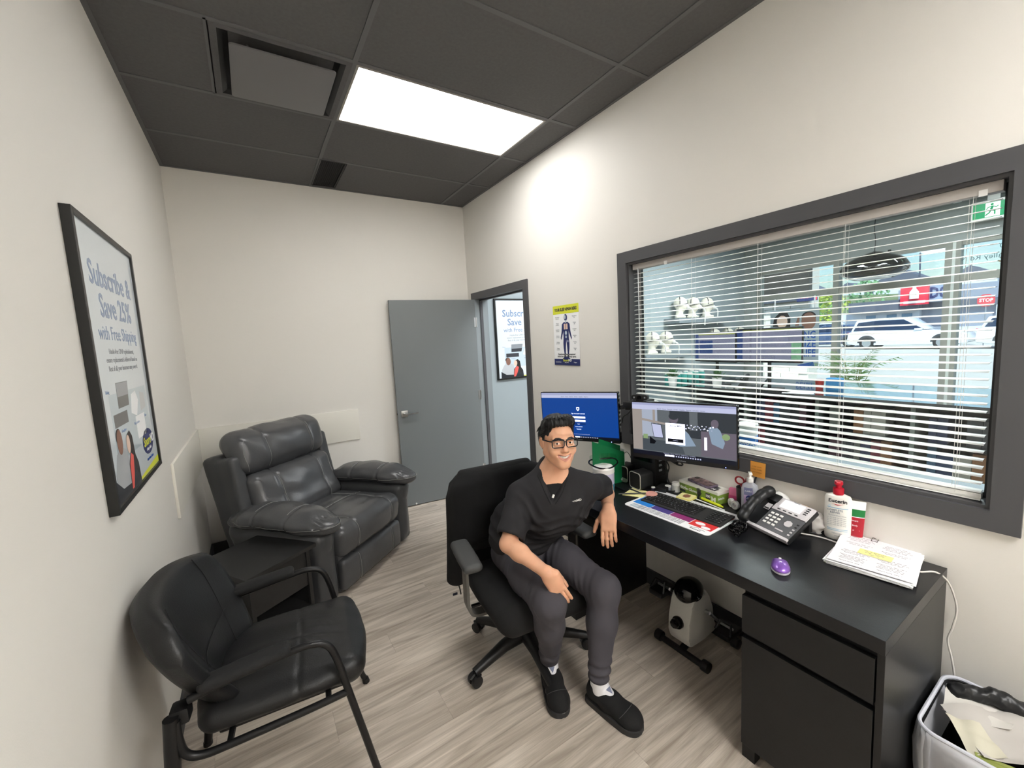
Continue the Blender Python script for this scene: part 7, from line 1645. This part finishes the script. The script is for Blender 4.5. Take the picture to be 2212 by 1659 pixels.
# bags and carton behind the phone
M_bagw = mat('bag_white', '#e3e2e0', rough=.4, alpha=.93); M_bagc = mat('bag_clear', '#d9d6d2', rough=.15, alpha=.62)
def crumple(name, c, r, sd, m, label, cat, h=.007, amp=.013, fr=18):
    P = [ell(c, r, None, k=.01)]; v, q = surf(P, np.array(c)-np.array(r)-.03, np.array(c)+np.array(r)+.03, h, disp=lambda Q: amp*vnoise(Q, fr, sd)+amp*.5*np.abs(vnoise(Q, fr*2.2, sd+1)))
    v[:, 2] = np.maximum(v[:, 2], ZT+.0005); v[:, 0] = np.minimum(v[:, 0], W-.004); return tag(np_mesh(name, v, q, m, smooth_it=0), label, cat)
crumple('plastic_bag', (2.425, -3.165, .795), (.042, .062, .070), 3, M_bagw, 'crumpled white plastic bag behind the desk phone handset', 'bag')
crumple('plastic_bag', (2.415, -3.312, .772), (.040, .045, .050), 8, M_bagc, 'clear crinkled plastic bag between the phone and the lotion bottle', 'bag', amp=.012, fr=26)
o = MB().box((2.430, -3.236, ZT+.046), (.060, .085, .090), rot=(0, 0, R(-8)), bevel=.002).build('small_carton', mat('kraft_carton', '#b98f62', rough=.8)); tag(o, 'small brown carton behind the phone display', 'box')
# lotion bottle and red tube
t = thing_at('lotion_bottle', 2.425, -3.395, 'white lotion bottle with a red pump by the window sill', 'bottle', rz=-74)
M_lot = mat('lotion_white', '#e9e7e1', rough=.35); M_lred = mat('pump_red', '#b8142c', rough=.3)
ovbot([(0, 0), (.040, 0), (.043, .005), (.0455, .03), (.0455, .172), (.041, .186), (.020, .194), (0, .194)], .50).build('bottle', M_lot, t)
MB().cyl((0, 0, .192), (0, 0, .218), .0185, n=24, bevel=.001).cyl((0, 0, .218), (0, 0, .232), .010).cyl((0, 0, .232), (0, 0, .248), .0145, n=20, bevel=.003).box((0, -.016, .243), (.014, .034, .010), bevel=.003).build('pump', M_lred, t)
lp = lambda x, z, d=.0245: frame((x, -d, z), (1, 0, 0), (0, 0, 1))
text('lettering', 'Eucerin', .0205, lp(0, .168, .0243), M_dk, t, bold=.0006); MB().prism([(-.022, .157), (0, .150), (.022, .157), (.018, .156), (0, .1535), (-.018, .156)], 0, .0006, M=lp(0, 0, .0240)).build('swoosh', M_lred, t, smooth=False)
M_lb = mat('lotion_print_blue', '#7fb1cc', rough=.5)
bottle_print(t, -.034, .136, .034, .139, M_lb, r=.0455, sq=.50, nm='print_line'); bottle_print(t, -.034, .046, .034, .048, M_lb, r=.0455, sq=.50, nm='print_line'); bottle_print(t, -.034, .040, .034, .042, M_lb, r=.0455, sq=.50, nm='print_line')
text('lettering', 'COMPLETE\nREPAIR', .0105, lp(-.008, .123), M_gry, t, bold=.0003); text('lettering', 'Moisturizing Lotion', .0075, lp(0, .106), M_gry, t)
for k in range(5): text('lettering', 'for dry rough skin 24h care', .0056, lp(-.002, .096-.0075*k), M_gry, t)
text('lettering', 'fragrance free', .006, lp(0, .030), M_gry, t); text('lettering', '500 ml', .006, lp(0, .018), M_gry, t); text('lettering', '3%', .008, lp(-.026, .146), M_lb, t)
t = thing_at('cream_tube', 2.448, -3.452, 'red and white tube of cream standing behind the lotion bottle', 'tube', rz=-70)
def tubef(z0, z1, m, nm):
    def fn(u, v): z = z0+(z1-z0)*v; f = z/.17; a = 2*math.pi*u; return (.026*math.cos(a)*(.78+.30*f), (.017*(1-f)+.002)*math.sin(a), z)
    return MB().grid(fn, 24, 6, closed_u=True).build(nm, m, t)
tubef(.025, .105, mat('tube_red', '#b01f31', rough=.35), 'body'); tubef(.105, .108, M_wht, 'band'); tubef(.108, .138, mat('tube_green', '#1d7a3c', rough=.4), 'shoulder_band'); tubef(.138, .172, M_wht, 'crimp'); MB().lathe([(0, 0), (.019, 0), (.021, .025), (0, .026)], n=24, squash=.8).build('cap', M_white, t)
for k in range(4): text('lettering', ['Palmers', 'Body', 'cream', '2'][k], .009 if k < 3 else .014, frame((-.010+.004*k, -.0125, .092-.020*k), (1, 0, 0), (0, 0, 1)), M_wht, t)
# paper stack with clip
st = empty('paper_stack', (2.335, -3.545, ZT), rz=R(-83), label='stack of printed forms with a yellow note and paper clip on the desk corner', cat='papers')
r2 = random.Random(21)
for i in range(9): MB().span((-.118, -.145, 0), (.118, .145, .0016), bevel=0).build('sheet', M_wht if i else mat('green_sheet', '#d5d8b0', rough=.7), st, smooth=False).matrix_local = Matrix.Translation((r2.uniform(-.006, .006), r2.uniform(-.006, .006), .0018*i+.0005)) @ Matrix.Rotation(R(r2.uniform(-2.5, 2.5)), 4, 'Z')
def lift(x, y): return .0185+.018*max(0, (-x-.03)/.10)**1.5*max(0, (y+.02)/.16)+.004*max(0, -y/.14)**2
top = MB().grid(lambda u, v: ((u-.5)*.236, (v-.5)*.290, lift((u-.5)*.236, (v-.5)*.290)), 10, 10, thick=.0006).build('top_sheet', mat('form_paper', '#ebe8ec', rough=.6), st)
top.matrix_local = Matrix.Rotation(R(2), 4, 'Z')
M_form = mat('form_print', '#8a888c', rough=.7); M_form2 = mat('form_print_dark', '#4b4b50', rough=.7)
# text lines run along local x (the long print direction follows the desk edge)
for k in range(22):
    y = .118-.0115*k
    if 8 <= k <= 11: continue
    for x0, n_ in ((-.052, 1), (.055, 1)):
        if (k*7+int(x0*100)) % 5 == 0: continue
        s = 'Patient name  date  ref  no  '[:18+(k*3) % 10]; zz = max(lift(x0-.05, y), lift(x0+.05, y), lift(x0-.05, y+.01))+.0012
        text('print_text', s, .0078 if k % 5 else .0098, Matrix.Rotation(R(2), 4, 'Z') @ Matrix.Translation((x0, y, zz)), M_form if k % 5 else M_form2, st, depth=.0001)
MB().span((-.100, .120, .0405), (-.085, .128, .041)).build('form_logo', mat('form_teal', '#5b7f84', rough=.6), st, smooth=False)
o = MB().prism([(-.048, -.022), (.050, -.024), (.052, .020), (-.046, .024)], .0200, .0206).build('yellow_note', mat('pale_sticky', '#ece79b', rough=.7), st, smooth=False)
for k in range(3): text('handwriting', ['call  re: equipment', 'order    supplies', 'new   id'][k], .0085, Matrix.Translation((0, .012-.012*k, .0212)), M_form, st, depth=.0001)
MB().tube([(-.030, .147, .0245), (-.030, .118, .0235), (-.012, .118, .0225), (-.012, .147, .0225), (-.030, .147, .0245)], .0012, n=5).build('paper_clip', M_darkmetal, st)
# mouse
ms = empty('computer_mouse', (2.006, -3.368, ZT), rz=R(-62), label='purple computer mouse alone on the desk front', cat='mouse')
# local: nose towards +y
P = [ell((0, -.008, .008), (.031, .043, .024), None, k=.02), cap((-.012, .03, .008), (.012, .03, .008), .012, k=.02)]
P += [half((0, 0, .008), (0, 0, -1), k=.003)]
v_, q_ = surf(P, (-.05, -.07, -.005), (.05, .06, .05), .0028); np_mesh('shell', v_, q_, mat('mouse_purple', '#8458b5', rough=.28, metal=.35, coat=.4), ms, smooth_it=1)
MB().prism([(x*1.0, y) for x, y in circ(0, -.005, .0305, .0450, 28)], .001, .009, bevel=.002).build('base', mat('mouse_pale', '#c7c2cc', rough=.4), ms); MB().cyl((-.004, .030, .0225), (.004, .030, .0225), .0065, n=14, bevel=.001).build('scroll_wheel', M_white, ms)
text('mark', 'M', .009, Matrix.Translation((0, -.01, .0335)), M_wht, ms)
# white cable from the phone over the desk end down to the floor
pts = bez([(2.300, -3.255, .745), (2.345, -3.30, .737), (2.372, -3.36, .7345), (2.366, -3.43, .7345), (2.352, -3.52, .7345), (2.350, -3.62, .7345), (2.350, -3.665, .7345), (2.385, -3.700, .736), (2.432, -3.725, .690), (2.452, -3.745, .600), (2.452, -3.738, .520), (2.452, -3.728, .465), (2.455, -3.740, .40), (2.456, -3.750, .33), (2.458, -3.760, .20), (2.458, -3.765, .05)], 6)
tag(MB().tube(pts, .0032, n=8).build('network_cable', mat('cable_white', '#d6d3ce', rough=.5)), 'white cable running from the phone over the desk end down the wall', 'cable')
tag(MB().tube(bez([(2.30, -3.265, .742), (2.355, -3.30, .740), (2.405, -3.34, .738), (2.45, -3.35, .742)]), .0028, n=6).build('phone_cable', M_black), 'short black cable behind the phone and clear bag', 'cable')
# orange note stuck on the window frame
o = MB().grid(lambda u, v: (W-.0175-.006*(1-v)*u, -3.018-.072*u, .897+.075*v), 5, 5, thick=.0004).build('sticky_note', mat('orange_note', '#d9963f', rough=.7)); tag(o, 'orange sticky note on the dark window frame above the sanitizer', 'note')
for k in range(3): text('handwriting', 'order masks now'[:10+k], .010, frame((W-.0225, -3.050, .950-.014*k), (0, -1, 0), (0, 0, 1)), mat('note_ink', '#9a6424', rough=.8), o)
# ------------------------------------------------------------------ under the desk: pedal exerciser
pe = empty('pedal_exerciser', (2.185, -2.868, 0), label='white and black mini exercise bike under the desk', cat='exercise bike')
M_bw2 = mat('bike_white', '#b9b8b2', rough=.4)
# side profile in xz (x towards the wall), thickness along y
Myz = Matrix(((1, 0, 0, 0), (0, 0, -1, 0), (0, 1, 0, 0), (0, 0, 0, 1)))
prof = [(-.085, .075), (-.100, .12), (-.095, .20), (-.072, .28), (-.055, .305), (.045, .335), (.075, .29), (.105, .22), (.110, .16), (.14, .085), (.03, .070)]
MB().prism(prof, -.062, .062, M=Myz, bevel=.016).build('shell', M_bw2, pe, ang=50)
MB().prism([(p[0]*.90+.004, p[1]*.97+.006) for p in prof[1:10]], -.0645, -.060, M=Myz).build('side_panel', mat('bike_panel', '#8d8c87', rough=.5), pe, smooth=False)
P = [ell((-.012, 0, .325), (.075, .068, .055), ROT(0, -18, 0), k=.02), half((0, 0, .292), nz((.28, 0, -1)), k=.004)]
v_, q_ = surf(P, (-.11, -.09, .22), (.09, .09, .42), .006); np_mesh('console', v_, q_, M_glossblack, pe, smooth_it=1)
MB().box((-.062, 0, .348), (.030, .045, .003), rot=(0, R(-42), 0)).build('display', mat('lcd_grey', '#3a4144', rough=.2), pe, smooth=False)
text('brand_lettering', 'TRAKK', .020, frame((-.005, -.0655, .325), (1, 0, .1), (0, .25, 1)), M_gry, pe, bold=.0004)
MB().cyl((-.094, 0, .185), (-.106, 0, .188), .030, n=20).cyl((-.106, 0, .188), (-.135, 0, .192), .024, .022, n=8, bevel=.003).build('tension_knob', M_glossblack, pe)
for x in (-.075, .185):
    MB().tube([(x, -.135, .022), (x, .135, .022)], .016, n=10).build('foot_bar', M_black, pe)
    for s in (-1, 1): MB().cyl((x, s*.115, .027), (x, s*.150, .027), .0265, n=16, bevel=.004).build('foot_cap', M_black, pe)
MB().tube(bez([(-.075, 0, .024), (.05, 0, .062), (.185, 0, .024)]), .018, n=8).build('base_frame', M_black, pe)
for s, dx, dz in ((-1, .085, -.085), (1, -.085, .075)):
    MB().cyl((.035, s*.058, .225), (.035, s*.085, .225), .010, n=12).tube([(.035, s*.083, .225), (.035+dx, s*.086, .225+dz)], .008, n=8).cyl((.035+dx, s*.086, .225+dz), (.035+dx, s*.155, .225+dz), .006, n=8).build('crank', M_chrome, pe)
    MB().box((.035+dx, s*.128, .225+dz-.022), (.125, .080, .030), bevel=.01).tube([(.035+dx-.045, s*.088, .225+dz-.01), (.035+dx-.02, s*.10, .225+dz+.035), (.035+dx-.02, s*.155, .225+dz+.035), (.035+dx-.045, s*.168, .225+dz-.01)], .006, n=6).build('pedal', M_black, pe)
# ------------------------------------------------------------------ waste bin
bn = empty('waste_bin', (2.270, -3.905, 0), label='waste bin with a white liner full of papers at the desk end', cat='bin')
bw, bd, bh = .350, .345, .335
def ringf(s, z, e=0): return [(p[0], p[1], z) for p in rrect(bw*s+e, bd*s+e, .05*s, 5)]
m = MB(); ra = [ringf(.78, 0), ringf(.79, .01), ringf(1.0, bh), ringf(.985, bh), ringf(.77, .012)]
rv = [[m.bm.verts.new(p) for p in r_] for r_ in ra]; k_ = len(rv[0])
for A_, B_2 in zip(rv[:-1], rv[1:]):
    for i in range(k_): m.bm.faces.new((A_[i], A_[(i+1) % k_], B_2[(i+1) % k_], B_2[i]))
m.bm.faces.new(rv[0][::-1]); m.bm.faces.new(rv[-1]); m.build('bucket', M_black, bn)
M_liner = mat('bin_liner', '#d9dbe2', rough=.3, alpha=.80)
m = MB(); r2 = random.Random(4); n_ = 72
P4 = rrect(bw, bd, .05, 17); 
def wob(i, a): return a*math.sin(i*1.9)+a*.6*math.sin(i*4.3+1)
rows_ = [(.86, .20, .004), (.95, .30, .003), (1.0, bh+.006, .002), (1.035, bh+.004, .003), (1.05, bh-.02, .006), (1.07, bh-.07, .010), (1.05, bh-.13, .013), (1.04, bh-.165, .016)]
rv = [[m.bm.verts.new((p[0]*s+wob(i, a)*.5, p[1]*s+wob(i+3, a)*.5, z+wob(i, a))) for i, p in enumerate(P4)] for s, z, a in rows_]; k_ = len(P4)
for A_, B_2 in zip(rv[:-1], rv[1:]):
    for i in range(k_): m.bm.faces.new((A_[i], A_[(i+1) % k_], B_2[(i+1) % k_], B_2[i]))
m.build('liner', M_liner, bn, ang=80)
MB().tube([(p[0]*1.012, p[1]*1.012, bh+.006) for p in rrect(bw, bd, .05, 6)], .006, n=8, closed=True).build('rim', mat('liner_rim', '#c9ccd6', rough=.4), bn)
M_pap = mat('crumpled_paper', '#b5b1ac', rough=.8); M_pinkp = mat('pink_liner', '#c9a6b4', rough=.5, alpha=.85)
def crump_sheet(name, pts4, m, label, amp=.010, sd=0, zoff=0, cat='paper'):
    a, b, c, d = [Vector(p) for p in pts4]; rr = random.Random(sd); ph_ = [rr.uniform(0, 6) for _ in range(6)]
    def fn(u, v):
        p = a.lerp(b, u).lerp(d.lerp(c, u), v); n_ = amp*(math.sin(5*u+ph_[0]+3*v)*.6+math.sin(9*v+ph_[1]-4*u)*.4+math.sin(14*u+ph_[2])*.2)
        return (p.x+n_*.3, p.y+n_*.2, p.z+n_)
    o = MB().grid(fn, 14, 14, thick=.0007).build(name, m); o.location = (2.270, -3.905, .022); return tag(o, label, cat)
crump_sheet('paper_scrap', [(-.14, .03, .30), (-.02, .15, .325), (.13, -.03, .335), (.03, -.16, .30)], M_pap, 'large creased grey-white paper towel on top of the bin', .012, 3)
crump_sheet('paper_scrap', [(-.02, .145, .315), (.06, .15, .345), (.12, .0, .325), (.02, .0, .325)], mat('white_scrap', '#c6c3bd', rough=.7), 'white folded paper with a small line drawing at the back of the bin', .008, 5)
crump_sheet('paper_scrap', [(-.145, .06, .30), (-.06, .13, .33), (-.03, .06, .335), (-.10, -.01, .31)], mat('ivory_scrap', '#c2beac', rough=.7), 'ivory paper corner against the left rim of the bin', .006, 6)
crump_sheet('paper_scrap', [(.02, -.05, .33), (.13, -.03, .34), (.14, -.15, .33), (.0, -.15, .31)], mat('pinkish_scrap', '#bcb1ae', rough=.7), 'pinkish white crumpled tissue at the near end of the bin', .016, 9)
crump_sheet('green_card', [(-.148, .045, .292), (-.132, .052, .305), (-.05, -.150, .300), (-.085, -.155, .285)], mat('olive_card', '#7c8434', rough=.6), 'olive green card strip along the near rim of the bin', .003, 2, cat='card')
P = [cap((.055, .130, .345), (.105, .045, .352), .024, .022, k=.02), cap((.105, .045, .352), (.115, -.06, .342), .026, .024, k=.02)]+[cap((.115, -.06, .342), (.06+.028*i, -.145+.006*i, .338), .013, .009, k=.012) for i in range(4)]
v_, q_ = surf(P, (-.02, -.2, .28), (.2, .2, .41), .0045, disp=lambda Q: .006*vnoise(Q, 22, 3)+.003*vnoise(Q, 50, 5)); tag(np_mesh('rubber_glove', v_, q_, mat('glove_black', '#191a1c', rough=.4), loc=(2.275, -3.905, .022), smooth_it=0), 'crumpled black rubber glove lying on the papers in the bin', 'glove')
crump_sheet('pink_wrapper', [(-.172, -.02, .245), (-.168, -.02, .20), (-.150, -.165, .16), (-.160, -.165, .27)], M_pinkp, 'pink translucent bag bulging below the bin rim', .006, 12, cat='bag')
